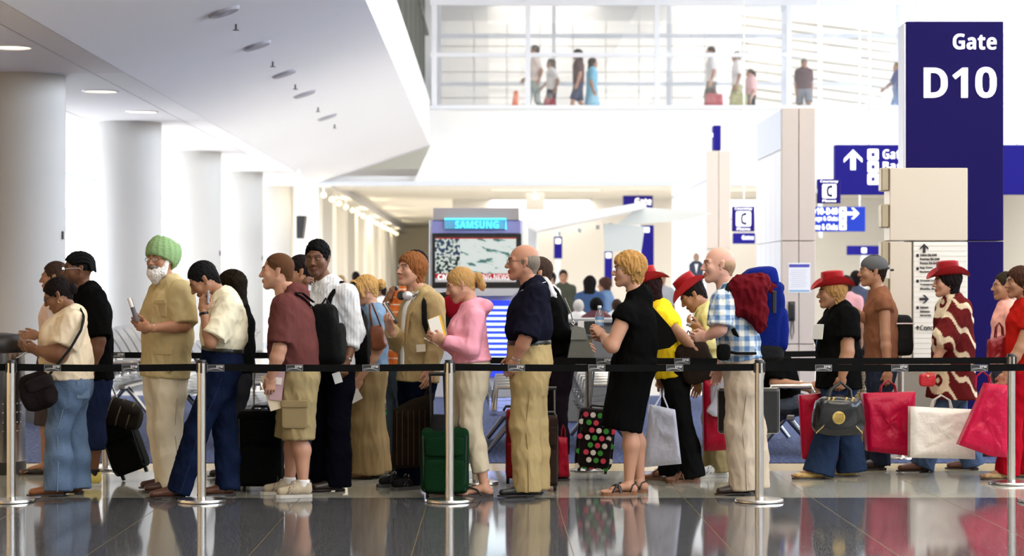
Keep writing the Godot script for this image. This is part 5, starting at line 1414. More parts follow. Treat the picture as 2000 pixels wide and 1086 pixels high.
func cast_queue() -> void:
	var dn: Material = mats.denim
	W.cream = {d = 15.68, x = 118, yaw = -80.0, hy = -86.0, hp = 26.0, hd = [113, 577], sh = [143, 619], hip = [134, 752], waist = [130, 700], chest = [127, 655], rc = 0.15, rw = 0.165, rh = 0.165, sl = 1.12, ra = 1.5, rl = 1.2, sw = 0.16,
		skin = BROWN, hs = 0.98, aL = [116, 694, 0.22, 74, 684, 0.17], hL = ["hold", Vector3(-1, 0.1, -0.15), Vector3(0.1, 0.6, -0.8)], aR = [98, 690, -0.15, 68, 684, 0.02], hR = ["hold", Vector3(-1, 0.1, 0.3), Vector3(0, 1, 0.3)],
		kL = [112, 842, 0.1], fL = [110, 0.14], kR = [146, 842, -0.08], fR = [146, -0.04], shoe = ["dress", Color(0.19, 0.065, 0.022)], hair = [["tied", Color(0.012, 0.009, 0.008)]], glasses = Color(0.03, 0.03, 0.03),
		top = {c = Color(0.80, 0.66, 0.47), hem = [131, 741], slv = 0.72, bust = 0.095, rs = 0.07, re = 0.07, rhem = 0.19, name = "t_shirt"},
		bot = {c = Color(0.125, 0.180, 0.262), m = dn, tint = worn, rt = 0.118, rk = 0.085, re = 0.108, name = "jeans", fold = 0.005, seam = Color(0.16, 0.22, 0.30)}}
	person(W.cream, "woman in cream T-shirt and flared light jeans looking down at a paper")
	W.braids = {d = 16.42, x = 180, yaw = -70.0, hy = -72.0, hd = [152, 527], hs = 1.08, sh = [174, 573], hip = [180, 742], rc = 0.14, rw = 0.14, rh = 0.135, skin = DARK, ra = 1.35, rl = 1.15, stubble = 0.7,
		aL = [192, 665, 0.25, 176, 728, 0.27], aR = [140, 665, -0.1, 125, 655, 0.1], fL = [182, 0.1], fR = [166, -0.1], shoe = ["sneaker", Color(0.62, 0.50, 0.14)], hair = [["cornrows", Color(0.01, 0.008, 0.008)]], glasses = Color(0.7, 0.7, 0.7),
		top = {c = BLACKC, hem = [180, 742], slv = 0.95, rs = 0.08, re = 0.08, name = "t_shirt"}, bot = {c = Color(0.016, 0.024, 0.06), m = dn, len = 1.42, rt = 0.12, rk = 0.1, re = 0.1, name = "denim_shorts"}, sock = Color(0.02, 0.02, 0.02)}
	person(W.braids, "man with cornrows, glasses, black T-shirt and long denim shorts")
	W.pinkish = {d = 17.4, x = 90, yaw = -90.0, hd = [106, 543], sh = [112, 592], hip = [106, 712], skin = TAN, hair = [["short", Color(0.05, 0.03, 0.02)]], fL = [88, 0.1], fR = [112, -0.1], shoe = ["flat", Color(0.03, 0.025, 0.02)], aL = [100, 655, 0.18, 72, 655, 0.2],
		top = {c = Color(0.72, 0.56, 0.5), hem = [108, 715], slv = 1.6, name = "blouse"}, bot = {c = Color(0.06, 0.05, 0.05), skirt = [104, 830], rhem = 0.15, name = "skirt"}, cell = 0.011}
	person(W.pinkish, "person in pale pink top and dark skirt half hidden behind the cream T-shirt woman")
	W.turban = {d = 15.95, x = 322, yaw = -55.0, hy = -32.0, hd = [314, 508], hs = 1.06, sh = [335, 560], hip = [323, 728], rc = 0.135, rw = 0.15, rh = 0.14, skin = Color(0.42, 0.2, 0.115), ra = 1.15, watch = 0, watchc = Color(0.75, 0.75, 0.75),
		aL = [360, 636, 0.2, 292, 641, 0.33], hL = ["cup", Vector3(-1, 0.15, -0.1), Vector3(0.0, 0.3, -1)], aR = [290, 640, -0.08, 278, 640, 0.22], hR = ["hold", Vector3(-0.6, 0.7, 0.3), Vector3(0.3, 0.2, 1)],
		fL = [334, 0.1], fR = [326, -0.13], fyaw = -80.0, shoe = ["dress", Color(0.06, 0.02, 0.009)], hair = [["turban", Color(0.255, 0.40, 0.185)], ["beard", Color(0.8, 0.78, 0.74)], ["mustache", Color(0.22, 0.2, 0.18)]], glasses = Color(0.09, 0.04, 0.02),
		top = {c = Color(0.56, 0.445, 0.235), hem = [322, 737], rhem = 0.172, slv = 0.95, rs = 0.085, re = 0.088, name = "safari_jacket", fold = 0.005}, bot = {c = Color(0.80, 0.70, 0.51), rt = 0.12, rk = 0.1, re = 0.098, t = 0.006, fold = 0.004, seam = Color(0.6, 0.5, 0.34)}}
	person(W.turban, "man in green turban, white beard and khaki safari jacket holding a rolled paper")
	W.phone = {d = 15.55, x = 415, yaw = -72.0, hy = -82.0, hp = 36.0, hd = [398, 548], hs = 1.03, sh = [440, 586], hip = [432, 712], waist = [437, 658], chest = [438, 620], rc = 0.135, rw = 0.14, rh = 0.125, skin = TAN, watch = 0, watchc = Color(0.03, 0.03, 0.03),
		aL = [411, 670, 0.27, 397, 606, 0.24], hL = ["hold", Vector3(0.02, 1, -0.12), Vector3(0.25, 0.1, -1)], kL = [384, 840, 0.14], fL = [345, 0.16], kR = [440, 838, -0.1], fR = [442, -0.02], splay = 2.0, shoe = ["dress", Color(0.085, 0.03, 0.013)],
		hair = [["short", Color(0.009, 0.008, 0.008)]], top = {c = Color(0.82, 0.75, 0.55), hem = [433, 698], rhem = 0.1, slv = 0.84, rs = 0.088, re = 0.092, fold = 0.008},
		bot = {c = Color(0.011, 0.017, 0.042), m = dn, tint = worn, t = 0.026, rt = 0.112, rk = 0.088, re = 0.088, belt = true, name = "jeans", seam = Color(0.022, 0.03, 0.06)}}
	person(W.phone, "man in cream shirt and dark jeans bowing his head over a mobile phone")
	W.longhair = {d = 16.9, x = 462, yaw = -95.0, hd = [450, 560], sh = [462, 605], hip = [464, 730], skin = TAN, hair = [["long", Color(0.012, 0.008, 0.007)]], fL = [470, 0.1], fR = [455, -0.1], top = {c = BLACKC, hem = [464, 728], slv = 1.6}, bot = {c = Color(0.02, 0.02, 0.025)}, cell = 0.011}
	person(W.longhair, "woman with long dark hair in black behind the cream shirted phone caller")
	W.maroon = {d = 15.55, x = 578, yaw = -85.0, hy = -88.0, hd = [541, 531], hs = 1.07, sh = [578, 578], hip = [582, 735], waist = [575, 680], chest = [571, 628], rc = 0.145, rw = 0.15, rh = 0.14, skin = LIGHT, ra = 1.2, rl = 1.12, stubble = 0.12,
		aLs = [556, 600, 0.2], aL = [546, 682, 0.25, 529, 738, 0.25], hL = ["hold", Vector3(-0.05, -1, 0), Vector3(-0.2, 0, -1)], aR = [548, 680, -0.2, 535, 735, -0.15], fL = [592, 0.1], fR = [565, -0.1], shoe = ["sneaker", Color(0.46, 0.38, 0.27)], sock = Color(0.8, 0.78, 0.75),
		hair = [["buzz", Color(0.10, 0.045, 0.02)]], glasses = Color(0.02, 0.02, 0.02), shades = true, gt = Transform3D(Basis(Vector3.RIGHT, -0.72), Vector3(0, 0.02, -0.014)),
		top = {c = Color(0.118, 0.04, 0.038), hem = [579, 718], rhem = 0.168, slv = 0.86, rs = 0.085, re = 0.08, name = "t_shirt", belly = [0.02, 0.15]}, bot = {c = Color(0.32, 0.245, 0.125), len = 1.12, rt = 0.13, rk = 0.122, re = 0.12, t = 0.016, name = "cargo_shorts", fold = 0.008}}
	person(W.maroon, "man in maroon T-shirt and khaki cargo shorts with sunglasses on his head")
	W.behind = {d = 17.1, x = 598, yaw = -80.0, hd = [584, 532], hs = 1.04, sh = [602, 580], hip = [606, 735], skin = TAN, hair = [["short", Color(0.012, 0.01, 0.01)]], fL = [612, 0.1], fR = [596, -0.1], top = {c = Color(0.05, 0.05, 0.055), hem = [606, 735], slv = 0.8}, bot = {c = Color(0.055, 0.085, 0.15), m = dn, name = "jeans"}, cell = 0.011}
	person(W.behind, "man with black hair and blue jeans standing behind the maroon T-shirt man")
	W.white = {d = 16.05, x = 652, yaw = -38.0, hy = -16.0, hp = 3.0, hr = 3.0, hd = [620, 507], hs = 1.08, sh = [645, 563], hip = [650, 718], rc = 0.115, rw = 0.11, rh = 0.11, skin = DARK, iris = Color(0.02, 0.01, 0.005), stubble = 0.3, watch = 0, watchc = Color(0.5, 0.5, 0.5),
		aL = [694, 650, 0.1, 677, 708, 0.2], hL = ["hold", Vector3(-0.2, -1, 0.1), Vector3(-0.6, 0, -0.6)], aR = [590, 628, 0.1, 594, 572, 0.2], hR = ["hold", Vector3(0.12, 1, -0.05), Vector3(0.6, 0, -0.6)], kL = [660, 835, 0.12], fL = [657, 0.1], kR = [632, 835, 0.0], fR = [630, -0.05], fyaw = -70.0,
		hair = [["wavy", Color(0.007, 0.006, 0.006)]], top = {c = Color(0.80, 0.80, 0.80), m = mats.pinstripe, hem = [650, 715], slv = 1.5, rs = 0.078, re = 0.068, rcuff = 0.056, fold = 0.007}, bot = {c = Color(0.006, 0.007, 0.011), m = dn, rt = 0.1, rk = 0.085, re = 0.105, name = "jeans"}}
	person(W.white, "young man in white pinstriped shirt holding a phone and turning to look out")
	W.blonde = {d = 17.05, x = 718, yaw = -82.0, hd = [713, 568], hs = 0.96, hp = 10.0, sh = [729, 613], hip = [724, 726], rc = 0.11, rw = 0.1, rh = 0.118, sw = 0.15, skin = LIGHT, hair = [["bun", Color(0.48, 0.28, 0.1)]], aL = [738, 682, 0.2, 702, 742, 0.2], hL = ["hold", Vector3(-0.5, -1, 0), Vector3(0, 0, -1)],
		fL = [712, 0.08], fR = [728, -0.08], shoe = ["flat", Color(0.3, 0.15, 0.07)], top = {c = Color(0.17, 0.26, 0.37), hem = [724, 722], slv = 0.55, name = "t_shirt", bust = 0.07}, bot = {c = Color(0.26, 0.18, 0.085), rt = 0.118, rk = 0.122, re = 0.138, fold = 0.009, ff = Vector3(8, 1.6, 8)}}
	person(W.blonde, "blonde woman with a loose bun in blue top and wide brown trousers")
	W.orange = {d = 17.55, x = 785, yaw = -60.0, hd = [808, 522], hs = 1.05, sh = [792, 582], hip = [784, 730], skin = BROWN, hair = [["short", Color(0.008, 0.007, 0.007)]], watch = 1, watchc = Color(0.6, 0.6, 0.6), aR = [750, 636, -0.02, 757, 584, 0.02], hR = ["hold", Vector3(0.5, 1, 0), Vector3(0.6, -0.2, -0.5)], ra = 1.15,
		fL = [800, 0.1], fR = [778, -0.1], shoe = ["sneaker", Color(0.03, 0.03, 0.03)], top = {c = Color(0.78, 0.2, 0.05), tint = stripes_h(0.062, 0.14, Color(0.85, 0.72, 0.6)), hem = [784, 722], slv = 0.85, rs = 0.085, re = 0.088, name = "polo_shirt"}, bot = {c = Color(0.07, 0.10, 0.14), m = dn, name = "jeans", re = 0.09}, cell = 0.008}
	person(W.orange, "man in orange polo shirt with white stripes holding a phone to his ear")
	W.blazer = {d = 16.2, x = 812, yaw = -60.0, hy = -52.0, hp = -6.0, hd = [803, 528], hs = 1.05, sh = [827, 580], hip = [816, 735], rc = 0.125, rw = 0.125, rh = 0.12, skin = LIGHT, hair = [["mid", Color(0.22, 0.085, 0.03)]], iris = Color(0.1, 0.14, 0.18),
		aL = [854, 666, 0.2, 841, 722, 0.26], aR = [778, 668, 0.0, 764, 645, 0.22], hR = ["hold", Vector3(-0.3, 1, 0.2), Vector3(0.4, 0.2, -0.8)], fL = [808, 0.1], fR = [787, -0.1], shoe = ["sneaker", Color(0.02, 0.02, 0.02)],
		top = {c = Color(0.43, 0.315, 0.155), hem = [816, 745], rhem = 0.15, slv = 1.95, rs = 0.08, re = 0.07, rcuff = 0.055, name = "blazer", fold = 0.005, collar = 0.2}, bot = {c = Color(0.007, 0.010, 0.022), m = dn, name = "jeans"}}
	person(W.blazer, "man in tan corduroy blazer with silver headphones round his neck")
	W.pink = {d = 15.58, x = 925, yaw = -85.0, hd = [899, 557], hs = 0.98, hp = 20.0, sh = [925, 606], hip = [922, 716], waist = [919, 682], chest = [913, 645], rc = 0.115, rw = 0.1, rh = 0.122, sw = 0.15, skin = LIGHT, hair = [["pony", Color(0.42, 0.24, 0.09)]],
		aL = [920, 682, 0.2, 867, 664, 0.18], hL = ["hold", Vector3(-1, 0.2, -0.1), Vector3(0.1, 0.3, -1)], aR = [893, 680, -0.1, 862, 666, 0.04], hR = ["hold", Vector3(-1, 0.2, 0.2), Vector3(0, 0.3, 1)], kL = [918, 828, 0.1], fL = [946, 0.12], kR = [896, 830, -0.05], fR = [894, -0.12], shoe = ["flip", Color(0.012, 0.01, 0.01)],
		top = {c = Color(0.80, 0.34, 0.42), hem = [921, 706], slv = 1.95, rs = 0.062, re = 0.06, rcuff = 0.042, hood = true, bust = 0.065, name = "hooded_jacket"}, bot = {c = Color(0.54, 0.455, 0.32), len = 1.78, rt = 0.105, rk = 0.078, re = 0.062, name = "capri_trousers"}}
	person(W.pink, "blonde woman with ponytail in pink hooded jacket reading a leaflet")
	W.navy = {d = 15.6, x = 1032, yaw = -85.0, hd = [1021, 513], hs = 1.08, sh = [1045, 564], hip = [1034, 708], waist = [1033, 645], chest = [1035, 610], rc = 0.134, rw = 0.144, rh = 0.142, sl = 1.2, skin = Color(0.43, 0.205, 0.128), ra = 1.15, watch = 0, watchc = Color(0.55, 0.55, 0.55),
		aL = [1026, 660, 0.26, 1007, 706, 0.2], aR = [1020, 660, -0.2, 1000, 700, -0.12], kL = [1024, 832, 0.1], fL = [1027, 0.1], kR = [1042, 832, -0.1], fR = [1044, -0.1], shoe = ["dress", Color(0.01, 0.009, 0.009)], hair = [["bald", Color(0.2, 0.165, 0.13)]], glasses = Color(0.06, 0.05, 0.04),
		top = {c = Color(0.009, 0.009, 0.019), hem = [1034, 668], rhem = 0.12, slv = 0.98, rs = 0.08, re = 0.085, name = "polo_shirt"}, bot = {c = Color(0.40, 0.295, 0.138), t = 0.024, rt = 0.128, rk = 0.104, re = 0.1, belt = true, rise = 0.62, fold = 0.006, seam = Color(0.30, 0.21, 0.09)}}
	person(W.navy, "grey-haired man in navy polo shirt and khaki trousers, hand at his pocket")
	W.silver = {d = 16.95, x = 1090, yaw = -85.0, hd = [1050, 535], sh = [1070, 582], hip = [1090, 712], skin = LIGHT, hair = [["short", Color(0.05, 0.03, 0.02)]], aL = [1095, 650, 0.2, 1130, 668, 0.22], fL = [1098, 0.1], fR = [1078, -0.1], shoe = ["flat", Color(0.02, 0.02, 0.02)],
		top = {c = BLACKC, hem = [1088, 692], slv = 1.7, name = "jacket"}, bot = {c = Color(0.012, 0.011, 0.012), len = 1.72, re = 0.065, name = "capri_trousers"}, cell = 0.011}
	person(W.silver, "person in black jacket and capri trousers behind the navy polo shirt man")
	W.dress = {d = 15.72, x = 1226, yaw = -85.0, hd = [1227, 528], hs = 1.02, sh = [1250, 582], hip = [1237, 715], waist = [1244, 665], chest = [1241, 628], rc = 0.125, rw = 0.125, rh = 0.14, skin = LIGHT, ra = 1.22, rl = 1.08, hair = [["bob", Color(0.42, 0.23, 0.075)]], glasses = Color(0.3, 0.3, 0.3),
		aLs = [1222, 614, 0.17], aL = [1196, 676, 0.22, 1177, 655, 0.06], hL = ["cup", Vector3(-0.6, 0.7, -0.4), Vector3(-0.5, 0, -0.8)], aR = [1206, 680, -0.15, 1180, 660, -0.06], hR = ["cup", Vector3(-1, 0.2, 0.5), Vector3(0, 0.3, 1)], fL = [1228, 0.08], fR = [1249, -0.1], shoe = ["sandal", Color(0.012, 0.01, 0.01)],
		top = {c = BLACKC, hem = [1238, 722], slv = 0.22, rs = 0.07, re = 0.075, bust = 0.085, name = "dress_top"}, bot = {c = BLACKC, skirt = [1213, 838], rhem = 0.15, wide = 1.25, name = "dress_skirt", ff = Vector3(8, 1.6, 8)}}
	person(W.dress, "woman with short blonde hair in sleeveless black dress holding a water bottle")
	W.yellow = {d = 16.75, x = 1325, yaw = -90.0, hd = [1264, 566], hs = 1.0, hp = 14.0, hat = Color(0.40, 0.004, 0.009), sh = [1288, 606], hip = [1318, 722], skin = TAN, hair = [["mid", Color(0.02, 0.01, 0.008)]], aL = [1330, 655, 0.2, 1366, 690, 0.2], hL = ["grip", Vector3(0.5, -1, 0), Vector3(0, 0, -1)], aR = [1292, 668, -0.1, 1293, 738, -0.02], hR = ["grip", Vector3(0, -1, 0), Vector3(0, 0, 1)],
		kL = [1334, 822, 0.12], fL = [1352, 0.12], kR = [1308, 825, -0.1], fR = [1306, -0.1], shoe = ["sandal", Color(0.16, 0.06, 0.025)], top = {c = Color(0.86, 0.60, 0.02), hem = [1315, 735], slv = 0.55, bust = 0.075, name = "t_shirt"}, bot = {c = Color(0.010, 0.009, 0.009), re = 0.095}}
	person(W.yellow, "woman in bright yellow T-shirt, black trousers and red cowboy hat")
	W.lemon = {d = 17.2, x = 1390, yaw = -90.0, hd = [1353, 577], hs = 1.0, hp = 34.0, hat = Color(0.40, 0.004, 0.009), sh = [1382, 610], hip = [1398, 720], skin = TAN, hair = [["short", Color(0.012, 0.01, 0.01)]], aL = [1388, 668, 0.18, 1366, 642, 0.2], hL = ["hold", Vector3(-0.8, 0.4, 0), Vector3(0, 0.8, -0.5)],
		fL = [1406, 0.1], fR = [1390, -0.1], shoe = ["sneaker", Color(0.75, 0.75, 0.72)], top = {c = Color(0.74, 0.67, 0.30), hem = [1397, 735], slv = 1.5}, bot = {c = Color(0.30, 0.24, 0.12), re = 0.085}}
	person(W.lemon, "person in pale yellow shirt and red cowboy hat bending over a phone")
	W.plaid = {d = 15.72, x = 1450, yaw = -85.0, hd = [1403, 518], hs = 1.09, sh = [1428, 570], hip = [1451, 712], waist = [1444, 665], chest = [1431, 618], rc = 0.13, rw = 0.135, rh = 0.138, skin = Color(0.62, 0.34, 0.25), ra = 1.15, aLs = [1412, 590, 0.2], aL = [1407, 642, 0.25, 1380, 657, 0.2], hL = ["hold", Vector3(-1, -0.1, -0.2), Vector3(0, 0.3, -1)], watch = 0, watchc = Color(0.6, 0.6, 0.6),
		kL = [1444, 838, 0.1], fL = [1450, 0.1], kR = [1466, 838, -0.08], fR = [1472, -0.08], shoe = ["dress", Color(0.022, 0.011, 0.007)], hair = [["fringe_short", Color(0.36, 0.23, 0.14)]], top = {c = Color(0.78, 0.76, 0.68), tint = plaid, hem = [1449, 702], slv = 0.92, rs = 0.082, re = 0.088, name = "plaid_shirt"},
		bot = {c = Color(0.50, 0.405, 0.305), rt = 0.13, rk = 0.108, re = 0.106, belt = true, rise = 0.6, seam = Color(0.40, 0.32, 0.24)}}
	person(W.plaid, "bald man in blue plaid shirt and pale trousers carrying a blue backpack")
	W.seated = {d = 19.4, x = 1545, yaw = 78.0, hd = [1514, 652], hp = -8.0, sh = [1517, 700], hip = [1532, 786], rc = 0.13, rw = 0.135, rh = 0.13, skin = TAN, aR = [1512, 748, 0.24, 1586, 754, 0.26], aL = [1520, 745, -0.2, 1580, 760, -0.1], kL = [1624, 786, -0.1], fL = [1628, -0.1], kR = [1618, 788, 0.1], fR = [1622, 0.1],
		shoe = ["sneaker", Color(0.05, 0.05, 0.05)], hair = [["short", Color(0.02, 0.014, 0.01)]], top = {c = BLACKC, hem = [1530, 775], slv = 0.85, rs = 0.08, re = 0.08, name = "t_shirt"}, bot = {c = Color(0.10, 0.12, 0.15), m = dn, name = "jeans"}, cell = 0.011}
	person(W.seated, "man in black T-shirt sitting back on a waiting-room seat")
	W.badge = {d = 17.08, x = 1632, yaw = -85.0, hd = [1624, 573], hs = 1.0, hat = Color(0.38, 0.004, 0.009), sh = [1643, 609], hip = [1638, 742], waist = [1638, 695], chest = [1634, 648], rc = 0.135, rw = 0.148, rh = 0.145, sw = 0.16, skin = TAN, ra = 1.3, hair = [["mid", Color(0.36, 0.19, 0.07)]], aL = [1655, 688, 0.22, 1644, 738, 0.24], hL = ["grip", Vector3(-0.1, -1, 0), Vector3(0, 0, -1)],
		kL = [1616, 842, 0.1], fL = [1596, 0.12], kR = [1652, 842, -0.08], fR = [1660, -0.08], shoe = ["flat", Color(0.5, 0.34, 0.1)], top = {c = BLACKC, hem = [1638, 758], rhem = 0.18, slv = 0.6, rs = 0.085, re = 0.085, bust = 0.09, name = "t_shirt"}, bot = {c = Color(0.026, 0.040, 0.082), m = dn, rt = 0.115, rk = 0.095, re = 0.125, name = "jeans"}}
	person(W.badge, "woman in black T-shirt, flared jeans and red cowboy hat carrying a black bag")
	W.cap = {d = 17.85, x = 1715, yaw = -88.0, hd = [1704, 531], hs = 1.03, sh = [1718, 580], hip = [1722, 712], skin = TAN, hair = [["short", Color(0.02, 0.014, 0.01)]], aL = [1729, 655, 0.2, 1734, 728, 0.22], hL = ["grip", Vector3(0, -1, 0), Vector3(0, 0, -1)], aR = [1694, 625, -0.05, 1666, 606, 0.15], hR = ["flat", Vector3(-1, 0, 0), Vector3(0, -1, 0)],
		fL = [1716, 0.1], fR = [1700, -0.1], top = {c = Color(0.2, 0.085, 0.045), hem = [1722, 716], slv = 0.2, rs = 0.066, re = 0.066, name = "sleeveless_top"}, bot = {c = Color(0.03, 0.036, 0.055), m = dn, name = "jeans", re = 0.085}}
	person(W.cap, "person in brown sleeveless top with a backward grey cap")
	W.poncho = {d = 17.65, x = 1850, yaw = -85.0, hd = [1849, 552], hat = Color(0.33, 0.004, 0.009), sh = [1862, 592], hip = [1862, 735], rc = 0.13, rw = 0.14, rh = 0.14, skin = LIGHT, hair = [["mid", Color(0.012, 0.008, 0.008)]], aL = [1846, 660, 0.24, 1822, 722, 0.24], hL = ["grip", Vector3(-0.2, -1, 0), Vector3(0, 0, -1)], kL = [1828, 835, 0.08], fL = [1798, 0.1], kR = [1882, 835, -0.08], fR = [1896, -0.1],
		shoe = ["dress", Color(0.13, 0.045, 0.02)], top = {c = Color(0.68, 0.56, 0.38), tint = poncho, hem = [1858, 778], rhem = 0.2, slv = 1.25, rs = 0.1, re = 0.1, rcuff = 0.09, name = "patterned_poncho"}, bot = {c = Color(0.075, 0.115, 0.19), m = dn, re = 0.1, name = "jeans"}}
	person(W.poncho, "woman in cream and maroon patterned poncho and red hat")
	W.red = {d = 17.0, x = 1992, yaw = -85.0, hd = [1991, 553], sh = [2004, 600], hip = [1994, 732], skin = TAN, hair = [["mid", Color(0.05, 0.02, 0.012)]], aL = [1992, 680, 0.2, 1963, 733, 0.2], hL = ["grip", Vector3(-0.4, -1, 0), Vector3(0, 0, -1)], fL = [1964, 0.1], fR = [2004, -0.1], shoe = ["flat", Color(0.45, 0.3, 0.12)],
		top = {c = Color(0.40, 0.012, 0.010), hem = [1996, 742], slv = 0.5, name = "blouse"}, bot = {c = Color(0.33, 0.004, 0.012), re = 0.1}}
	person(W.red, "woman dressed in red top and red trousers holding a pink bag")
	W.blush = {d = 19.2, x = 1960, yaw = -90.0, hd = [1962, 560], sh = [1968, 603], hip = [1966, 715], skin = TAN, hair = [["short", Color(0.03, 0.02, 0.014)]], fL = [1962, 0.1], fR = [1972, -0.1], top = {c = Color(0.75, 0.36, 0.29), hem = [1966, 720], slv = 0.7}, bot = {c = Color(0.05, 0.05, 0.06)}, cell = 0.012}
	person(W.blush, "person in blush pink blouse beside the blue sign pylon")
# ---------------------------------------------------------------- people
var canon := {}

func head_geo() -> Geo:
	if canon.has("head"): return canon.head
	var b := Blob.new()
	b.egg(Vector3(0, 0.034, -0.014), Vector3(0.075, 0.086, 0.098), 0.02)
	b.egg(Vector3(0, -0.025, 0.03), Vector3(0.062, 0.086, 0.062), 0.03)
	for s in [-1.0, 1.0]:
		b.cone(Vector3(s * 0.052, -0.045, 0.0), 0.018, Vector3(s * 0.016, -0.097, 0.066), 0.017, 0.03)
		b.egg(Vector3(s * 0.042, -0.022, 0.062), Vector3(0.026, 0.028, 0.024), 0.02)
		b.cone(Vector3(s * 0.013, 0.025, 0.089), 0.009, Vector3(s * 0.05, 0.024, 0.07), 0.008, 0.02)
	for s in [-1.0, 1.0]:
		b.egg(Vector3(s * 0.033, 0.006, 0.1), Vector3(0.02, 0.013, 0.018), 0.014, true)
	b.cone(Vector3(0, 0.018, 0.088), 0.008, Vector3(0, -0.026, 0.111), 0.0125, 0.014)
	for s in [-1.0, 1.0]:
		b.egg(Vector3(s * 0.012, -0.031, 0.1), Vector3(0.009, 0.008, 0.01), 0.008)
		b.cone(Vector3(0, -0.057, 0.094), 0.0065, Vector3(s * 0.022, -0.06, 0.083), 0.004, 0.006)
		b.cone(Vector3(0, -0.068, 0.092), 0.0075, Vector3(s * 0.019, -0.065, 0.083), 0.004, 0.006)
		# eyelids over the eyeballs
		b.egg(Vector3(s * 0.032, 0.0055, 0.078), Vector3(0.0165, 0.0125, 0.0118), 0.006)
		# ears
		b.cone(Vector3(s * 0.074, 0.016, -0.012), 0.013, Vector3(s * 0.076, -0.026, -0.004), 0.008, 0.008, 0, Vector3(1, 0, 0), 0.6)
		b.cone(Vector3(s * 0.08, 0.02, -0.018), 0.009, Vector3(s * 0.08, -0.012, -0.018), 0.007, 0.01, 0, Vector3(1, 0, 0), 0.6)
	b.egg(Vector3(0, -0.095, 0.072), Vector3(0.02, 0.016, 0.016), 0.02)
	b.cone(Vector3(0, -0.03, -0.03), 0.052, Vector3(0, -0.14, -0.035), 0.05, 0.03)
	var g := b.run(0.0042)
	for i in g.v.size():
		var p := g.v[i]
		var col := Color(1, 1, 1)
		if p.z > 0.06:
			if absf(p.x) < 0.024 and p.y < -0.05 and p.y > -0.0755 and p.z > 0.083: col = Color(0.86, 0.55, 0.52)
			if p.y < -0.0605 and p.y > -0.0645 and absf(p.x) < 0.022 and p.z > 0.08: col = Color(0.45, 0.25, 0.25)
			var bx := absf(p.x)
			if bx > 0.012 and bx < 0.052 and absf(p.y - (0.027 + 0.004 * sin((bx - 0.012) * 70.0))) < 0.0055: col = Color(0.2, 0.17, 0.15)
			if absf(bx - 0.032) < 0.017 and p.y > 0.0115 and p.y < 0.0165 and p.z > 0.075: col = Color(0.4, 0.33, 0.3)
			if Vector2(bx - 0.01, p.y + 0.036).length() < 0.004: col = Color(0.35, 0.25, 0.22)
		g.c[i] = col
	canon.head = g
	return g

func eye_geo(iris: Color) -> Geo:
	var g := Geo.new()
	for s in [-1.0, 1.0]:
		var o := Vector3(s * 0.032, 0.0045, 0.0795)
		var k := Geo.new()
		var rings := 8
		var prof := []
		for i in rings + 1:
			var a := PI * i / rings
			prof.append(Vector2(sin(a) * 0.0118, -cos(a) * 0.0118))
		k.lathe(Vector3.ZERO, prof, 14)
		# pupil axis is +y of the lathe: turn it to look forward
		for i in k.v.size():
			var q := k.v[i]
			k.c[i] = Color(0.42, 0.39, 0.36)
			var rr := Vector2(q.x, q.z).length()
			if q.y > 0 and rr < 0.0068: k.c[i] = iris
			if q.y > 0 and rr < 0.003: k.c[i] = Color(0.005, 0.005, 0.005)
		g.add(k, Transform3D(Basis(Vector3.RIGHT, PI / 2), o).scaled_local(Vector3(1.15, 1.07, 0.6)))
	return g

# wrist at the origin, fingers along +y, palm to +z, thumb to +x (a right hand)
func hand_geo(pose: String) -> Geo:
	if canon.has("hand_" + pose): return canon["hand_" + pose]
	var curl := {"relax": [0.35, 0.5, 0.35], "grip": [1.15, 1.5, 0.9], "hold": [0.75, 0.75, 0.4], "flat": [0.1, 0.12, 0.1], "cup": [0.65, 0.8, 0.5]}
	var cu: Array = curl[pose]
	var b := Blob.new()
	b.cone(Vector3(0, -0.03, 0), 0.026, Vector3(0, 0.02, 0.0), 0.022, 0.015, 0, Vector3(1, 0, 0), 1.15)
	b.cone(Vector3(0, 0.015, 0), 0.017, Vector3(0, 0.078, 0), 0.0135, 0.015, 0, Vector3(1, 0, 0), 2.4)
	b.egg(Vector3(0.024, 0.03, 0.008), Vector3(0.014, 0.026, 0.015), 0.015)
	var base := [Vector3(0.0295, 0.083, 0), Vector3(0.0095, 0.089, 0), Vector3(-0.0105, 0.086, 0), Vector3(-0.0285, 0.077, 0)]
	var ln := [0.073, 0.081, 0.075, 0.058]
	for f in 4:
		var p: Vector3 = base[f]
		var a := 0.0
		var r := 0.0094 if f < 3 else 0.0082
		for s in 3:
			a += cu[s] * (1.0 + 0.09 * (f - 1))
			var l: float = ln[f] * [0.46, 0.3, 0.24][s]
			var q := p + Vector3((0.04 if s == 0 else 0.0) * base[f].x, cos(a) * l, sin(a) * l)
			b.cone(p, r, q, r * 0.93, 0.003)
			p = q
			r *= 0.93
	var th := {"relax": [Vector3(0.047, 0.058, 0.018), Vector3(0.052, 0.085, 0.026)], "grip": [Vector3(0.045, 0.056, 0.03), Vector3(0.026, 0.072, 0.047)],
		"hold": [Vector3(0.045, 0.06, 0.03), Vector3(0.034, 0.09, 0.045)], "flat": [Vector3(0.056, 0.05, 0.008), Vector3(0.066, 0.078, 0.01)], "cup": [Vector3(0.045, 0.055, 0.034), Vector3(0.034, 0.078, 0.055)]}
	b.cone(Vector3(0.026, 0.018, 0.006), 0.014, th[pose][0], 0.0108, 0.012)
	b.cone(th[pose][0], 0.0106, th[pose][1], 0.0088, 0.004)
	var g := b.run(0.0036)
	canon["hand_" + pose] = g
	return g

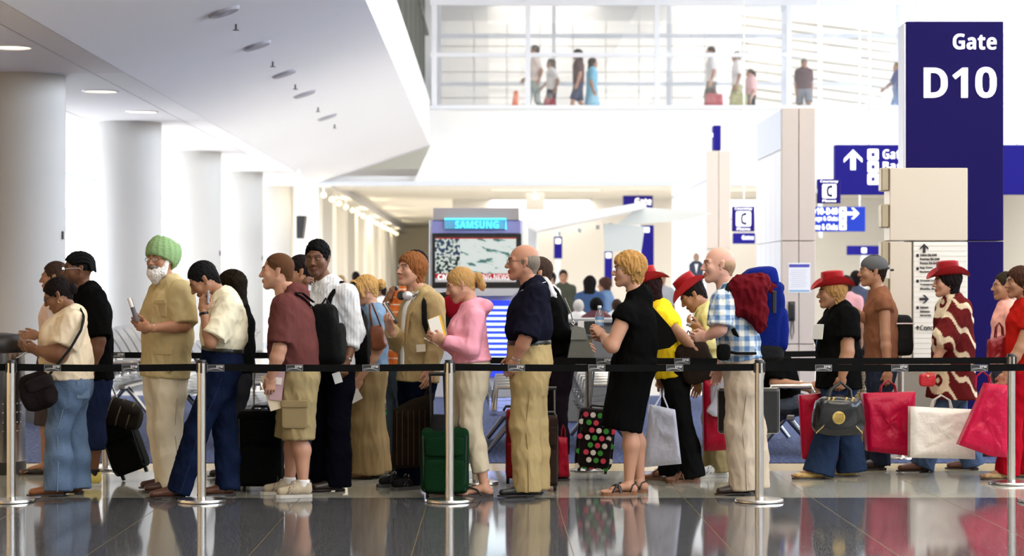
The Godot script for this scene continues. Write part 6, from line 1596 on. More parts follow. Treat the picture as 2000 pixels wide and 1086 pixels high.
# sole on y = 0, ankle above the origin, toes to +z; big toe on -x (a left foot seen from above has it to its right: mirrored for the other)
func foot_geo() -> Geo:
	if canon.has("foot"): return canon.foot
	var b := Blob.new()
	b.cone(Vector3(0, 0.105, -0.004), 0.034, Vector3(0, 0.055, -0.008), 0.033, 0.02)
	b.egg(Vector3(0, 0.033, -0.032), Vector3(0.029, 0.033, 0.034), 0.02)
	b.cone(Vector3(0, 0.055, 0.01), 0.032, Vector3(-0.004, 0.03, 0.12), 0.022, 0.03, 0, Vector3(1, 0, 0), 1.35)
	var x := [-0.029, -0.009, 0.006, 0.019, 0.031]
	var z := [0.195, 0.195, 0.187, 0.176, 0.162]
	for i in 5:
		var r: float = [0.0125, 0.0092, 0.0088, 0.0085, 0.008][i]
		b.cone(Vector3(x[i] * 0.95, r + 0.011, 0.135), r * 1.1, Vector3(x[i], r + 0.003, z[i]), r, 0.005)
	var g := b.run(0.005)
	canon.foot = g
	return g

func sole_outline(grow := 0.0, tail := 0.0) -> PackedVector2Array:
	var o := PackedVector2Array()
	var key := [Vector2(0, -0.064), Vector2(0.024, -0.055), Vector2(0.034, -0.03), Vector2(0.034, 0.02), Vector2(0.037, 0.08), Vector2(0.045, 0.13), Vector2(0.043, 0.165), Vector2(0.028, 0.195), Vector2(0.003, 0.21), Vector2(-0.024, 0.203), Vector2(-0.041, 0.175), Vector2(-0.044, 0.13), Vector2(-0.035, 0.08), Vector2(-0.031, 0.02), Vector2(-0.033, -0.03), Vector2(-0.024, -0.055)]
	for k in key:
		o.append(k + (k - Vector2(0, 0.07)).normalized() * grow)
	return o

# [[part, geometry, material]]
func shoe_parts(kind: String, col: Color) -> Array:
	var key := "shoe_%s_%s" % [kind, col.to_html()]
	if canon.has(key): return canon[key]
	var out := []
	var up := Vector3(0, 0, 1)
	match kind:
		"sneaker":
			var b := Blob.new()
			b.cone(Vector3(0, 0.055, -0.022), 0.037, Vector3(0, 0.056, 0.05), 0.04, 0.03)
			b.cone(Vector3(0, 0.056, 0.05), 0.04, Vector3(0, 0.045, 0.16), 0.032, 0.03, 0, Vector3.RIGHT, 1.15)
			b.cone(Vector3(0, 0.06, -0.02), 0.038, Vector3(0, 0.108, -0.02), 0.041, 0.03, 2)
			b.cone(Vector3(0, 0.07, 0.02), 0.032, Vector3(0, 0.098, 0.028), 0.028, 0.03)
			out.append(["upper", b.run(0.005).paint(col), mats.cloth])
			out.append(["sole", Geo.new().slab(Vector3(0, 0.013, 0), sole_outline(0.003), 0.024, Vector3.RIGHT, up).paint(Color(0.55, 0.52, 0.46) if col.g > 0.1 else Color(0.06, 0.06, 0.06)), mats.plastic])
			var l := Geo.new()
			for i in 5:
				var z := 0.045 + i * 0.018
				var y := 0.098 - i * 0.0055
				l.tube([Vector3(-0.028, y - 0.014, z), Vector3(0, y + 0.002, z + 0.006), Vector3(0.028, y - 0.014, z)], 0.003, 5)
			l.tube([Vector3(0, 0.1, 0.045), Vector3(0.02, 0.115, 0.06), Vector3(0.035, 0.1, 0.07), Vector3(0.01, 0.1, 0.05)], 0.0025, 5)
			l.tube([Vector3(0, 0.1, 0.045), Vector3(-0.02, 0.115, 0.06), Vector3(-0.035, 0.1, 0.07), Vector3(-0.01, 0.1, 0.05)], 0.0025, 5)
			out.append(["laces", l.paint(Color(0.8, 0.78, 0.72)), mats.cloth])
			for s in [-1.0, 1.0]:
				var zz := []
				for i in 8: zz.append(Vector3(s * (0.0435 if i % 2 == 0 else 0.036), 0.034 if i % 2 == 0 else 0.084, 0.03 - 0.02 + (i / 2) * 0.03 + (0.02 if i % 2 == 0 else 0.0)))
				out.append(["side_stripe", Geo.new().tube(zz, 0.0035, 5).paint(Color(0.09, 0.07, 0.07)), mats.plastic])
		"dress":
			var b := Blob.new()
			b.cone(Vector3(0, 0.052, -0.026), 0.033, Vector3(0, 0.05, 0.05), 0.036, 0.03)
			b.cone(Vector3(0, 0.05, 0.05), 0.036, Vector3(0, 0.036, 0.172), 0.026, 0.03, 0, Vector3.RIGHT, 1.3)
			b.cone(Vector3(0, 0.055, -0.02), 0.034, Vector3(0, 0.092, -0.015), 0.037, 0.03, 2)
			out.append(["upper", b.run(0.005).paint(col), mats.leather])
			var so := Geo.new().slab(Vector3(0, 0.014, 0), sole_outline(0.003), 0.012, Vector3.RIGHT, up)
			so.box(Vector3(0, 0.009, -0.03), Vector3(0.062, 0.018, 0.06), 0.004)
			out.append(["sole", so.paint(Color(0.02, 0.015, 0.012)), mats.plastic])
			out.append(["toe_seam", Geo.new().tube([Vector3(-0.03, 0.058, 0.06), Vector3(-0.024, 0.056, 0.12), Vector3(0, 0.054, 0.145), Vector3(0.024, 0.056, 0.12), Vector3(0.03, 0.058, 0.06)], 0.003, 5).paint(col * 0.5), mats.leather])
		"sandal":
			out.append(["sole", Geo.new().slab(Vector3(0, 0.0, 0), sole_outline(0.002), 0.026, Vector3.RIGHT, up).paint(Color(0.2, 0.09, 0.04)), mats.leather])
			var s := Geo.new()
			s.tube([Vector3(-0.044, 0.01, 0.13), Vector3(-0.034, 0.05, 0.115), Vector3(0.008, 0.07, 0.095), Vector3(0.042, 0.05, 0.08), Vector3(0.046, 0.01, 0.07)], 0.013, 8, true, 0.5)
			s.tube([Vector3(0.047, 0.01, 0.135), Vector3(0.038, 0.05, 0.11), Vector3(0.0, 0.08, 0.075), Vector3(-0.038, 0.066, 0.03), Vector3(-0.042, 0.014, 0.01)], 0.012, 8, true, 0.5)
			s.tube([Vector3(0.042, 0.012, 0.0), Vector3(0.043, 0.06, -0.015), Vector3(0.0, 0.075, -0.056), Vector3(-0.043, 0.06, -0.015), Vector3(-0.042, 0.012, 0.0)], 0.011, 8, true, 0.5)
			out.append(["strap", s.paint(col), mats.leather])
		"flip":
			out.append(["sole", Geo.new().slab(Vector3(0, 0.0, 0), sole_outline(0.004), 0.026, Vector3.RIGHT, up).paint(Color(0.03, 0.018, 0.012)), mats.plastic])
			var s := Geo.new()
			for k in [-1.0, 1.0]:
				s.tube([Vector3(k * 0.042, 0.008, 0.03), Vector3(k * 0.041, 0.05, 0.065), Vector3(k * 0.018, 0.066, 0.11), Vector3(-0.018, 0.042, 0.15)], [0.01, 0.012, 0.012, 0.006], 8, true, 0.6)
			out.append(["strap", s.paint(col), mats.leather])
		"flat":
			var b := Blob.new()
			b.cone(Vector3(0, 0.034, -0.03), 0.03, Vector3(0, 0.03, 0.06), 0.028, 0.03, 0, Vector3.RIGHT, 1.1)
			b.cone(Vector3(0, 0.03, 0.06), 0.028, Vector3(0, 0.027, 0.165), 0.023, 0.03, 0, Vector3.RIGHT, 1.5)
			out.append(["upper", b.run(0.005).paint(col), mats.leather])
			out.append(["sole", Geo.new().slab(Vector3(0, 0.006, 0), sole_outline(0.002), 0.012, Vector3.RIGHT, up).paint(Color(0.05, 0.03, 0.02)), mats.plastic])
	canon[key] = out
	return out

func hair_geo(kind: String) -> Geo:
	if canon.has("hair_" + kind): return canon["hair_" + kind]
	var b := Blob.new()
	var cell := 0.005
	b.fold = 0.0035
	b.ff = Vector3(36, 10, 30)
	var face := Vector3(0, -0.035, 0.105)
	match kind:
		"short", "wavy", "buzz":
			var g := {"short": 0.010, "wavy": 0.013, "buzz": 0.004}
			var e: float = g[kind]
			b.egg(Vector3(0, 0.036 + e * 0.4, -0.017), Vector3(0.077 + e * 0.3, 0.087 + e, 0.099 + e * 0.6), 0.01)
			b.cone(Vector3(0, -0.02, -0.06), 0.05, Vector3(0, -0.055, -0.055), 0.042, 0.02)
			b.egg(face, Vector3(0.1, 0.112, 0.082), 0.01, true)
			b.egg(Vector3(0, -0.1, 0.045), Vector3(0.12, 0.1, 0.09), 0.01, true)
			if kind == "buzz":
				b.fold = 0.001
				b.egg(Vector3(0, 0.08, 0.1), Vector3(0.07, 0.05, 0.045), 0.01, true)
			if kind == "wavy": b.fold = 0.007; b.ff = Vector3(24, 24, 24)
		"bald":
			b.egg(Vector3(0, 0.012, -0.026), Vector3(0.08, 0.072, 0.092), 0.01)
			b.cone(Vector3(0, -0.02, -0.06), 0.05, Vector3(0, -0.055, -0.055), 0.042, 0.02)
			b.egg(Vector3(0, 0.1, 0.03), Vector3(0.085, 0.085, 0.13), 0.01, true)
			b.egg(face, Vector3(0.11, 0.12, 0.085), 0.01, true)
			b.egg(Vector3(0, -0.1, 0.04), Vector3(0.12, 0.095, 0.085), 0.01, true)
			b.fold = 0.002
		"fringe_short":
			b.egg(Vector3(0, 0.004, -0.028), Vector3(0.079, 0.055, 0.088), 0.01)
			b.cone(Vector3(0, -0.02, -0.06), 0.05, Vector3(0, -0.05, -0.055), 0.042, 0.02)
			b.egg(Vector3(0, 0.1, 0.03), Vector3(0.09, 0.09, 0.13), 0.01, true)
			b.egg(face, Vector3(0.11, 0.12, 0.088), 0.01, true)
			b.egg(Vector3(0, -0.1, 0.04), Vector3(0.12, 0.095, 0.085), 0.01, true)
			b.fold = 0.001
		"mid":
			b.egg(Vector3(0, 0.042, -0.014), Vector3(0.09, 0.096, 0.112), 0.01)
			b.cone(Vector3(0.0, 0.02, -0.03), 0.08, Vector3(0, -0.07, -0.04), 0.062, 0.03, 0, Vector3.RIGHT, 1.12)
			b.egg(Vector3(0, -0.045, 0.105), Vector3(0.086, 0.112, 0.08), 0.012, true)
			b.egg(Vector3(0, -0.1, 0.06), Vector3(0.12, 0.09, 0.085), 0.01, true)
			b.fold = 0.006
		"bob":
			b.egg(Vector3(0, 0.045, -0.016), Vector3(0.094, 0.096, 0.116), 0.01)
			b.cone(Vector3(0, 0.0, -0.035), 0.085, Vector3(0, -0.055, -0.045), 0.06, 0.03, 0, Vector3.RIGHT, 1.1)
			b.egg(Vector3(0, -0.045, 0.105), Vector3(0.09, 0.108, 0.075), 0.012, true)
			b.egg(Vector3(0, -0.1, 0.055), Vector3(0.12, 0.085, 0.085), 0.01, true)
			b.fold = 0.012
			b.ff = Vector3(26, 8, 22)
		"pony", "bun", "tied":
			b.egg(Vector3(0, 0.04, -0.016), Vector3(0.083, 0.092, 0.106), 0.01)
			b.cone(Vector3(0, -0.01, -0.055), 0.055, Vector3(0, -0.04, -0.055), 0.045, 0.02)
			b.egg(face, Vector3(0.1, 0.11, 0.078), 0.01, true)
			b.egg(Vector3(0, -0.1, 0.04), Vector3(0.12, 0.1, 0.085), 0.01, true)
			if kind == "pony":
				b.cone(Vector3(0, 0.02, -0.11), 0.02, Vector3(0, 0.012, -0.14), 0.03, 0.01)
				b.cone(Vector3(0, 0.012, -0.145), 0.03, Vector3(0, -0.06, -0.15), 0.026, 0.02)
				b.cone(Vector3(0, -0.06, -0.15), 0.026, Vector3(0, -0.095, -0.145), 0.008, 0.02)
			elif kind == "bun":
				b.egg(Vector3(0, 0.03, -0.14), Vector3(0.045, 0.042, 0.036), 0.015)
				for s in [-1.0, 1.0]:
					b.cone(Vector3(s * 0.07, 0.05, 0.05), 0.022, Vector3(s * 0.078, -0.04, 0.03), 0.012, 0.02)
				b.cone(Vector3(-0.04, 0.085, 0.085), 0.02, Vector3(0.05, 0.075, 0.085), 0.02, 0.02)
				b.fold = 0.006
			else:
				b.egg(Vector3(0, 0.0, -0.12), Vector3(0.04, 0.045, 0.035), 0.02)
		"long":
			b.egg(Vector3(0, 0.042, -0.016), Vector3(0.088, 0.095, 0.11), 0.01)
			b.cone(Vector3(0, 0.02, -0.045), 0.08, Vector3(0, -0.15, -0.07), 0.06, 0.03, 0, Vector3.RIGHT, 1.25)
			b.cone(Vector3(0, -0.15, -0.07), 0.06, Vector3(0, -0.26, -0.07), 0.03, 0.03, 0, Vector3.RIGHT, 1.6)
			b.egg(Vector3(0, -0.05, 0.1), Vector3(0.082, 0.13, 0.085), 0.012, true)
			b.fold = 0.006
		"cornrows":
			for i in 9:
				var a := (i - 4) * 0.33
				var pts := []
				for k in 9:
					var t := k / 8.0
					var e := lerpf(0.95, -0.75, t)   # angle from forehead over the crown to the nape
					var az := PI / 2 + e * 1.5
					var p := Vector3(sin(a) * 0.08, cos(a) * 0.02, 0)
					var dir := Vector3(sin(a), cos(a) * sin(PI * (0.12 + 0.8 * t)), cos(PI * (0.12 + 0.8 * t)) * (0.6 + 0.4 * cos(a)))
					pts.append(Vector3(0, 0.034, -0.014) + dir.normalized() * Vector3(0.08, 0.091, 0.103))
				for k in 8:
					b.cone(pts[k], 0.011, pts[k + 1], 0.011, 0.004)
				b.cone(pts[8], 0.01, pts[8] + Vector3(sin(a) * 0.01, -0.07 + 0.02 * absf(a), -0.012), 0.007, 0.004)
			b.egg(Vector3(0, 0.036, -0.016), Vector3(0.077, 0.088, 0.1), 0.004)
			b.egg(face, Vector3(0.1, 0.105, 0.078), 0.01, true)
			b.egg(Vector3(0, -0.1, 0.06), Vector3(0.12, 0.085, 0.085), 0.01, true)
			b.fold = 0.0
		"beard":
			b.egg(Vector3(0, -0.085, 0.055), Vector3(0.06, 0.062, 0.055), 0.02)
			for s in [-1.0, 1.0]:
				b.cone(Vector3(s * 0.066, -0.01, 0.012), 0.016, Vector3(s * 0.05, -0.085, 0.04), 0.03, 0.02)
			b.cone(Vector3(0, -0.1, 0.06), 0.045, Vector3(0, -0.145, 0.055), 0.025, 0.02)
			b.egg(Vector3(0, -0.055, 0.108), Vector3(0.028, 0.016, 0.016), 0.008, true)
			b.fold = 0.005
			b.ff = Vector3(60, 30, 60)
		"mustache":
			for s in [-1.0, 1.0]:
				b.cone(Vector3(s * 0.006, -0.046, 0.103), 0.0095, Vector3(s * 0.036, -0.056, 0.088), 0.007, 0.006)
				b.cone(Vector3(s * 0.036, -0.056, 0.088), 0.007, Vector3(s * 0.05, -0.044, 0.08), 0.003, 0.006)
			cell = 0.004
		"turban":
			b.egg(Vector3(0, 0.055, -0.03), Vector3(0.1, 0.1, 0.122), 0.01)
			for i in 8:
				for s in [-1.0, 1.0]:
					var pts := []
					for k in 10:
						var a := lerpf(-0.25, PI, k / 9.0)
						var y := -0.004 + i * 0.019 + 0.062 * cos(a) * (1.0 - i * 0.07) - (0.01 if s > 0 else 0.0)
						var q := sqrt(maxf(0.02, 1.0 - pow((y - 0.05) / 0.122, 2.0)))
						pts.append(Vector3(s * sin(a) * 0.102 * q, y, -0.03 + cos(a) * 0.126 * q))
					for k in 9:
						b.cone(pts[k], 0.0125, pts[k + 1], 0.0125, 0.009)
			b.cone(Vector3(0, 0.135, -0.03), 0.035, Vector3(0, 0.1, -0.1), 0.045, 0.02)
			b.egg(Vector3(0, -0.062, 0.12), Vector3(0.09, 0.1, 0.09), 0.01, true)
			b.fold = 0.0015
			b.ff = Vector3(20, 50, 20)
	var g := b.run(cell)
	canon["hair_" + kind] = g
	return g

func hat_geo() -> Geo:   # straw-weave cowboy hat: dented crown, brim curled up at the sides
	if canon.has("hat"): return canon.hat
	var g := Geo.new()
	var rows := 22
	var cols := 41
	for side in [1.0, -1.0]:
		var k := g.v.size()
		var pts := []
		for r in rows:
			for q in cols:
				var a := TAU * q / (cols - 1)
				var t := r / float(rows - 1)
				var p: Vector3
				var sx := 0.8
				if t < 0.5:      # crown from the top centre down
					var s := t / 0.5
					var rad := 0.098 * pow(s, 0.42) if s > 0 else 0.0
					rad = 0.1 * minf(1.0, s * 2.2) if s < 0.45 else lerpf(0.098, 0.108, (s - 0.45) / 0.55)
					var y := 0.125 - 0.02 * exp(-pow(cos(a) * rad / 0.03, 2.0)) * clampf(1.4 - s * 2.0, 0.0, 1.0) if s < 0.45 else lerpf(0.118, 0.0, (s - 0.45) / 0.55)
					if s < 0.45: y -= 0.014 * pow(s / 0.45, 4.0)
					p = Vector3(cos(a) * rad * sx, y, sin(a) * rad)
				else:
					var s := (t - 0.5) / 0.5
					var rad := lerpf(0.108, 0.2, s)
					var y := 0.075 * s * s * pow(absf(cos(a)), 1.6) - 0.028 * s * pow(absf(sin(a)), 2.0)
					p = Vector3(cos(a) * rad * (sx + 0.02), y, sin(a) * rad)
				pts.append(p)
		for r in rows:
			for q in cols:
				var dq: Vector3 = pts[r * cols + (q + 1) % (cols - 1)] - pts[r * cols + (q - 1 + cols - 1) % (cols - 1)]
				var dr: Vector3 = pts[mini(r + 1, rows - 1) * cols + q] - pts[maxi(r - 1, 0) * cols + q]
				var nn := dq.cross(dr)
				nn = Vector3.UP if nn.length() < 1e-9 else nn.normalized()
				if nn.y < 0 and r < 8: nn = -nn
				g.vert(pts[r * cols + q] + nn * 0.0012 * side, nn * side, Vector2(q * 3.0 / (cols - 1), r * 1.0 / rows))
		for r in rows - 1:
			for q in cols - 1:
				var p := k + r * cols + q
				g.tri(p, p + cols, p + 1); g.tri(p + 1, p + cols, p + cols + 1)
	canon.hat = g
	return g

func glasses_geo(kind := "clear") -> Array:
	var fr := Geo.new()
	var out := [fr]
	for s in [-1.0, 1.0]:
		var ln := Geo.new()
		out.append(ln)
		var ring := []
		for k in 17:
			var a := TAU * k / 16.0
			ring.append(Vector3(s * 0.033 + cos(a) * 0.023, 0.003 + sin(a) * 0.0155, 0.104 - 0.004 * absf(cos(a))))
		fr.tube(ring, 0.0016, 5, false)
		var o := PackedVector2Array()
		for k in 16:
			var a := TAU * k / 16.0
			o.append(Vector2(s * 0.033 + cos(a) * 0.022, 0.003 + sin(a) * 0.0145))
		ln.slab(Vector3(0, 0, 0.102), o, 0.0012)
		fr.tube([Vector3(s * 0.056, 0.006, 0.1), Vector3(s * 0.078, 0.01, 0.07), Vector3(s * 0.084, 0.012, 0.0), Vector3(s * 0.08, -0.006, -0.02)], 0.002, 5)
	fr.tube([Vector3(-0.01, 0.006, 0.106), Vector3(0, 0.009, 0.11), Vector3(0.01, 0.006, 0.106)], 0.0016, 5)
	return out

func px(u: float, v: float, d: float) -> Vector3:
	return Vector3((u - CX) * d / FP, EYE - (v - CY) * d / FP, -d)

func part(parent: Node3D, called: String, g: Geo, m: Material, label := "") -> MeshInstance3D:
	var o := MeshInstance3D.new()
	o.name = called
	o.mesh = g.mesh()
	o.material_override = m
	parent.add_child(o, true)
	if label != "": o.set_meta("label", label)
	return o

func placed(parent: Node3D, called: String, g: Geo, m: Material, t: Transform3D, label := "") -> MeshInstance3D:
	var o := part(parent, called, g, m, label)
	o.transform = t
	return o

var used := {}
func numbered(called: String) -> String:
	var k: int = used.get(called, 0)
	used[called] = k + 1
	return called if k == 0 else "%s_%03d" % [called, k]

func thing(called: String, label: String, category: String, at := Vector3.ZERO, turn := 0.0, group := "") -> Node3D:
	var o := Node3D.new()
	o.name = numbered(called)
	add_child(o)
	o.position = at
	o.rotation.y = turn
	o.set_meta("label", label)
	o.set_meta("category", category)
	if group != "": o.set_meta("group", group)
	return o

func hand_basis(dir: Vector3, palm: Vector3, right: bool) -> Basis:
	var y := dir.normalized()
	var z := (palm - y * palm.dot(y)).normalized()
	var x := y.cross(z)
	return Basis(x if right else -x, y, z)

func look_basis(yaw: float, pitch: float, roll := 0.0) -> Basis:
	return Basis(Vector3.UP, deg_to_rad(yaw)) * Basis(Vector3.RIGHT, deg_to_rad(pitch)) * Basis(Vector3.BACK, deg_to_rad(roll))

# S: pose traced as pixels at the person's own depth; see the calls
func person(S: Dictionary, label: String, group := "") -> Node3D:
	var d: float = S.d
	var root_at := px(S.x, 555, d)
	root_at.y = S.get("floor", 0.0)
	var T := thing("person", label, "person", root_at, 0.0, group)
	var yaw: float = S.get("yaw", -90.0)
	var F := Vector3(sin(deg_to_rad(yaw)), 0, cos(deg_to_rad(yaw)))
	var L := Vector3.UP.cross(F)
	var metres: bool = S.get("metres", false)
	var j := func(a: Array) -> Vector3:
		if metres: return F * a[0] + Vector3(0, a[1], 0) + L * (a[2] if a.size() > 2 else 0.0)
		return px(a[0], a[1], d - (a[2] if a.size() > 2 else 0.0)) - root_at
	var hip: Vector3 = j.call(S.hip)
	var sh: Vector3 = j.call(S.sh)
	var head: Vector3 = j.call(S.hd)
	var sw: float = S.get("sw", 0.17)
	var hw: float = S.get("hw", 0.085)
	var hs: float = S.get("hs", 1.0)
	var waist: Vector3 = j.call(S.waist) if S.has("waist") else hip.lerp(sh, 0.42)
	var chest: Vector3 = j.call(S.chest) if S.has("chest") else hip.lerp(sh, 0.78)
	var rh: float = S.get("rh", 0.115)
	var rw: float = S.get("rw", 0.11)
	var rc: float = S.get("rc", 0.115)
	var sl: float = S.get("sl", 1.35)
	var ra: float = S.get("ra", 1.0)
	var rl: float = S.get("rl", 1.0)
	var cell: float = S.get("cell", 0.009)
	var fine := cell < 0.012
	var skin: Color = S.skin
	var hb := look_basis(S.get("hy", yaw), S.get("hp", 0.0), S.get("hr", 0.0))
	var ht := Transform3D(hb.scaled_local(Vector3(hs, hs, hs) * S.get("hsc", Vector3.ONE)), head)
	# --- joints of the limbs
	var arms := []
	for k in ["aL", "aR"]:
		var s := 1.0 if k == "aL" else -1.0
		var shj := sh + L * sw * s + Vector3(0, S.get("shdrop", -0.045), 0)
		if S.has(k + "s"): shj = j.call(S[k + "s"])
		var e: Vector3
		var w: Vector3
		if S.has(k):
			var a: Array = S[k]
			e = j.call([a[0], a[1], a[2]])
			w = j.call([a[3], a[4], a[5]])
		else:
			e = shj + Vector3(0, -0.28, 0) + L * s * 0.04 - F * 0.03
			w = e + Vector3(0, -0.23, 0) + F * 0.07
		arms.append([shj, e, w, s])
	var legs := []
	for k in ["L", "R"]:
		var s := 1.0 if k == "L" else -1.0
		var hj := hip + L * hw * s + Vector3(0, -0.03, 0)
		var kn: Vector3 = j.call(S["k" + k]) if S.has("k" + k) else Vector3.ZERO
		var an: Vector3
		if S.has("f" + k):
			var a: Array = S["f" + k]
			an = px(a[0], 555, d - a[1]) - root_at if not metres else F * a[0] + L * a[1]
			an.y = 0.085 + (a[2] if a.size() > 2 else 0.0)
			if not S.has("k" + k): kn = hj.lerp(an, 0.5) + F * 0.02
		else:
			an = hj + L * s * 0.02
			an.y = 0.085
			kn = hj.lerp(an, 0.5) + F * 0.01
		legs.append([hj, kn, an, s])
	# --- skin: one continuous body
	var b := Blob.new()
	var hneck := head + hb * Vector3(0, -0.07, -0.022) * hs
	b.cone(sh + Vector3(0, 0.0, 0), 0.06, hneck, 0.05 * hs * S.get("neck", 1.0), 0.04)
	if fine or S.get("bare", false):
		b.cone(hip, rh * 0.85, waist, rw * 0.85, 0.05, 0, L, sl)
		b.cone(waist, rw * 0.85, chest, rc * 0.85, 0.05, 0, L, sl)
		b.cone(arms[0][0], 0.045, arms[1][0], 0.045, 0.05)
		b.cone(chest, rc * 0.75, sh, 0.06, 0.05, 0, L, sl)
	for a in arms:
		b.cone(a[0], 0.05 * ra, a[1], 0.041 * ra, 0.03)
		var mid: Vector3 = a[1].lerp(a[2], 0.3)
		b.cone(a[1], 0.041 * ra, mid, 0.042 * ra, 0.02)
		b.cone(mid, 0.042 * ra, a[2], 0.027 * lerpf(1.0, ra, 0.4), 0.02)
	for l in legs:
		b.cone(l[0], 0.082 * rl, l[1], 0.052 * rl, 0.03)
		var back: Vector3 = l[1].lerp(l[2], 0.32) - F * 0.018
		b.cone(l[1], 0.05 * rl, back, 0.056 * rl, 0.03)
		b.cone(back, 0.056 * rl, l[2], 0.033, 0.03)
	var body := b.run(cell if fine else cell)
	body.paint(skin)
	var hg := head_geo()
	body.add(hg, ht, skin)
	if S.get("stubble", 0.0) > 0.0:
		var st: float = S.stubble
		var off := body.v.size() - hg.v.size()
		for i in hg.v.size():
			var p := hg.v[i]
			var jaw := smoothstep(-0.035, -0.075, p.y) * smoothstep(-0.01, 0.05, p.z) * smoothstep(-0.135, -0.105, p.y)
			var lip := smoothstep(0.034, 0.02, absf(p.x)) * smoothstep(-0.036, -0.042, p.y) * smoothstep(-0.055, -0.05, p.y) * smoothstep(0.07, 0.085, p.z)
			if absf(p.x) < 0.021 and p.y > -0.075 and p.y < -0.052 and p.z > 0.083: continue
			body.c[off + i] = body.c[off + i].lerp(Color(0.02, 0.015, 0.012), st * maxf(jaw, lip))
	body.add(eye_geo(S.get("iris", Color(0.05, 0.025, 0.012))), ht)
	for i in 2:
		var a: Array = arms[i]
		var k := "hL" if i == 0 else "hR"
		var spec: Array = S.get(k, ["relax"])
		var dir: Vector3 = spec[1] if spec.size() > 1 else (a[2] - a[1])
		var palm: Vector3 = spec[2] if spec.size() > 2 else (-L * a[3] + F * 0.1)
		if spec[0] != "none":
			body.add(hand_geo(spec[0]), Transform3D(hand_basis(dir, palm, i == 1).scaled_local(Vector3.ONE * S.get("hands", 1.0)), a[2]), skin)
	var shoe: Array = S.get("shoe", ["dress", Color(0.02, 0.015, 0.01)])
	var fyaw: float = S.get("fyaw", yaw)
	var feet := []
	for i in 2:
		var an: Vector3 = legs[i][2]
		var fb := Basis(Vector3.UP, deg_to_rad(fyaw + (S.get("splay", 8.0) * (1.0 if i == 0 else -1.0))))
		if S.has("fpitch"): fb = fb * Basis(Vector3.RIGHT, deg_to_rad(S.fpitch[i]))
		var fs: float = S.get("fs", 1.0)
		if i == 0: fb = fb.scaled_local(Vector3(1, 1, 1))
		else: fb = fb.scaled_local(Vector3(-1, 1, 1))
		fb = fb.scaled_local(Vector3.ONE * fs)
		feet.append(Transform3D(fb, Vector3(an.x, an.y - 0.085, an.z)))
		if shoe[0] in ["sandal", "flip", "flat"]:
			body.add(foot_geo(), feet[i].translated_local(Vector3(0, 0.012, 0)), skin)
	part(T, "body", body, mats.skin)
	# --- trousers, shorts or skirt
	if S.has("bot"):
		var B: Dictionary = S.bot
		var g := Blob.new()
		g.fold = B.get("fold", 0.006)
		g.ff = B.get("ff", Vector3(9, 4.5, 9))
		g.seed_ = int(S.x)
		var t: float = B.get("t", 0.012)
		var top: Vector3 = hip.lerp(waist, B.get("rise", 0.55))
		g.cone(top, (rw + rh) * 0.5 + t * 0.5, hip, rh + t, 0.04, 1, L, sl)
		if B.has("skirt"):
			var hem: Vector3 = j.call(B.skirt)
			g.cone(hip, rh + t, hem, B.get("rhem", 0.16), 0.05, 2, L, B.get("wide", 1.3))
		else:
			for l in legs:
				var q: float = B.get("len", 2.0)
				var rt: float = B.get("rt", 0.092)
				var rk: float = B.get("rk", 0.068)
				var re: float = B.get("re", 0.07)
				g.cone(hip + L * hw * l[3] * 0.6 + Vector3(0, -0.02, 0), rh * 0.88 + t, l[0].lerp(l[1], 0.3), rt + 0.006, 0.04)
				if q <= 1.35:
					g.cone(l[0], rt, l[0].lerp(l[1], q) if q <= 1.0 else l[1].lerp(l[2], q - 1.0), re, 0.03, 2)
				else:
					g.cone(l[0], rt, l[1], rk, 0.03)
					var e: Vector3 = l[1].lerp(l[2], q - 1.0)
					if q >= 2.0: e = l[2] + Vector3(0, -0.045, 0) - F * 0.01
					var md: Vector3 = l[1].lerp(e, 0.45) - F * 0.008
					g.cone(l[1], rk, md, lerpf(rk, re, 0.5), 0.03)
					g.cone(md, lerpf(rk, re, 0.5), e, re, 0.03, 2)
		if B.has("seam"):
			for l in legs:
				if l[3] < 0.0: continue
				var rt2: float = B.get("rt", 0.092)
				var rk2: float = B.get("rk", 0.068)
				var re2: float = B.get("re", 0.07)
				var e2: Vector3 = l[2] + Vector3(0, -0.04, 0) - F * 0.01
				var sm := Geo.new().tube([hip + L * (rh * sl + t) + Vector3(0, 0.02, 0), l[0].lerp(l[1], 0.3) + L * (rt2 + 0.006), l[1] + L * (rk2 + 0.003), l[1].lerp(e2, 0.45) - F * 0.008 + L * (lerpf(rk2, re2, 0.5) + 0.003), e2 + L * (re2 + 0.002)], 0.0042, 6)
				part(T, "side_seam", sm.paint(B.seam), mats.cloth)
		var bg := g.run(cell)
		if B.has("tint"): paint(bg, B.tint, B.c)
		else: bg.paint(B.c)
		part(T, B.get("name", "trousers"), bg, B.get("m", mats.cloth), B.get("label", ""))
		if B.get("belt", false) and fine:
			var bt := Blob.new()
			bt.cone(top + (waist - hip).normalized() * 0.018, (rw + rh) * 0.5 + t * 0.5 + 0.004, top - (waist - hip).normalized() * 0.018, (rw + rh) * 0.5 + t * 0.5 + 0.007, 0.01, 3, L, sl)
			part(T, "belt", bt.run(0.008).paint(Color(0.015, 0.012, 0.01)), mats.leather)
	# --- upper garment
	if S.has("top"):
		var U: Dictionary = S.top
		var g := Blob.new()
		g.fold = U.get("fold", 0.006)
		g.ff = U.get("ff", Vector3(8.5, 5.5, 8.5))
		g.seed_ = int(S.x) + 7
		var t: float = U.get("t", 0.014)
		var hem: Vector3 = j.call(U.hem)
		var rhem: float = U.get("rhem", rh + t + 0.012)
		g.cone(chest, rc + t, waist, rw + t, 0.06, 0, L, sl)
		if hem.y < waist.y - 0.02: g.cone(waist, rw + t, hem, rhem, 0.06, 2, L, sl)
		for a in arms: g.cone(a[0] + Vector3(0, -0.006, 0), 0.05 + t * 0.5, sh + Vector3(0, 0.005, 0), 0.062, 0.06)
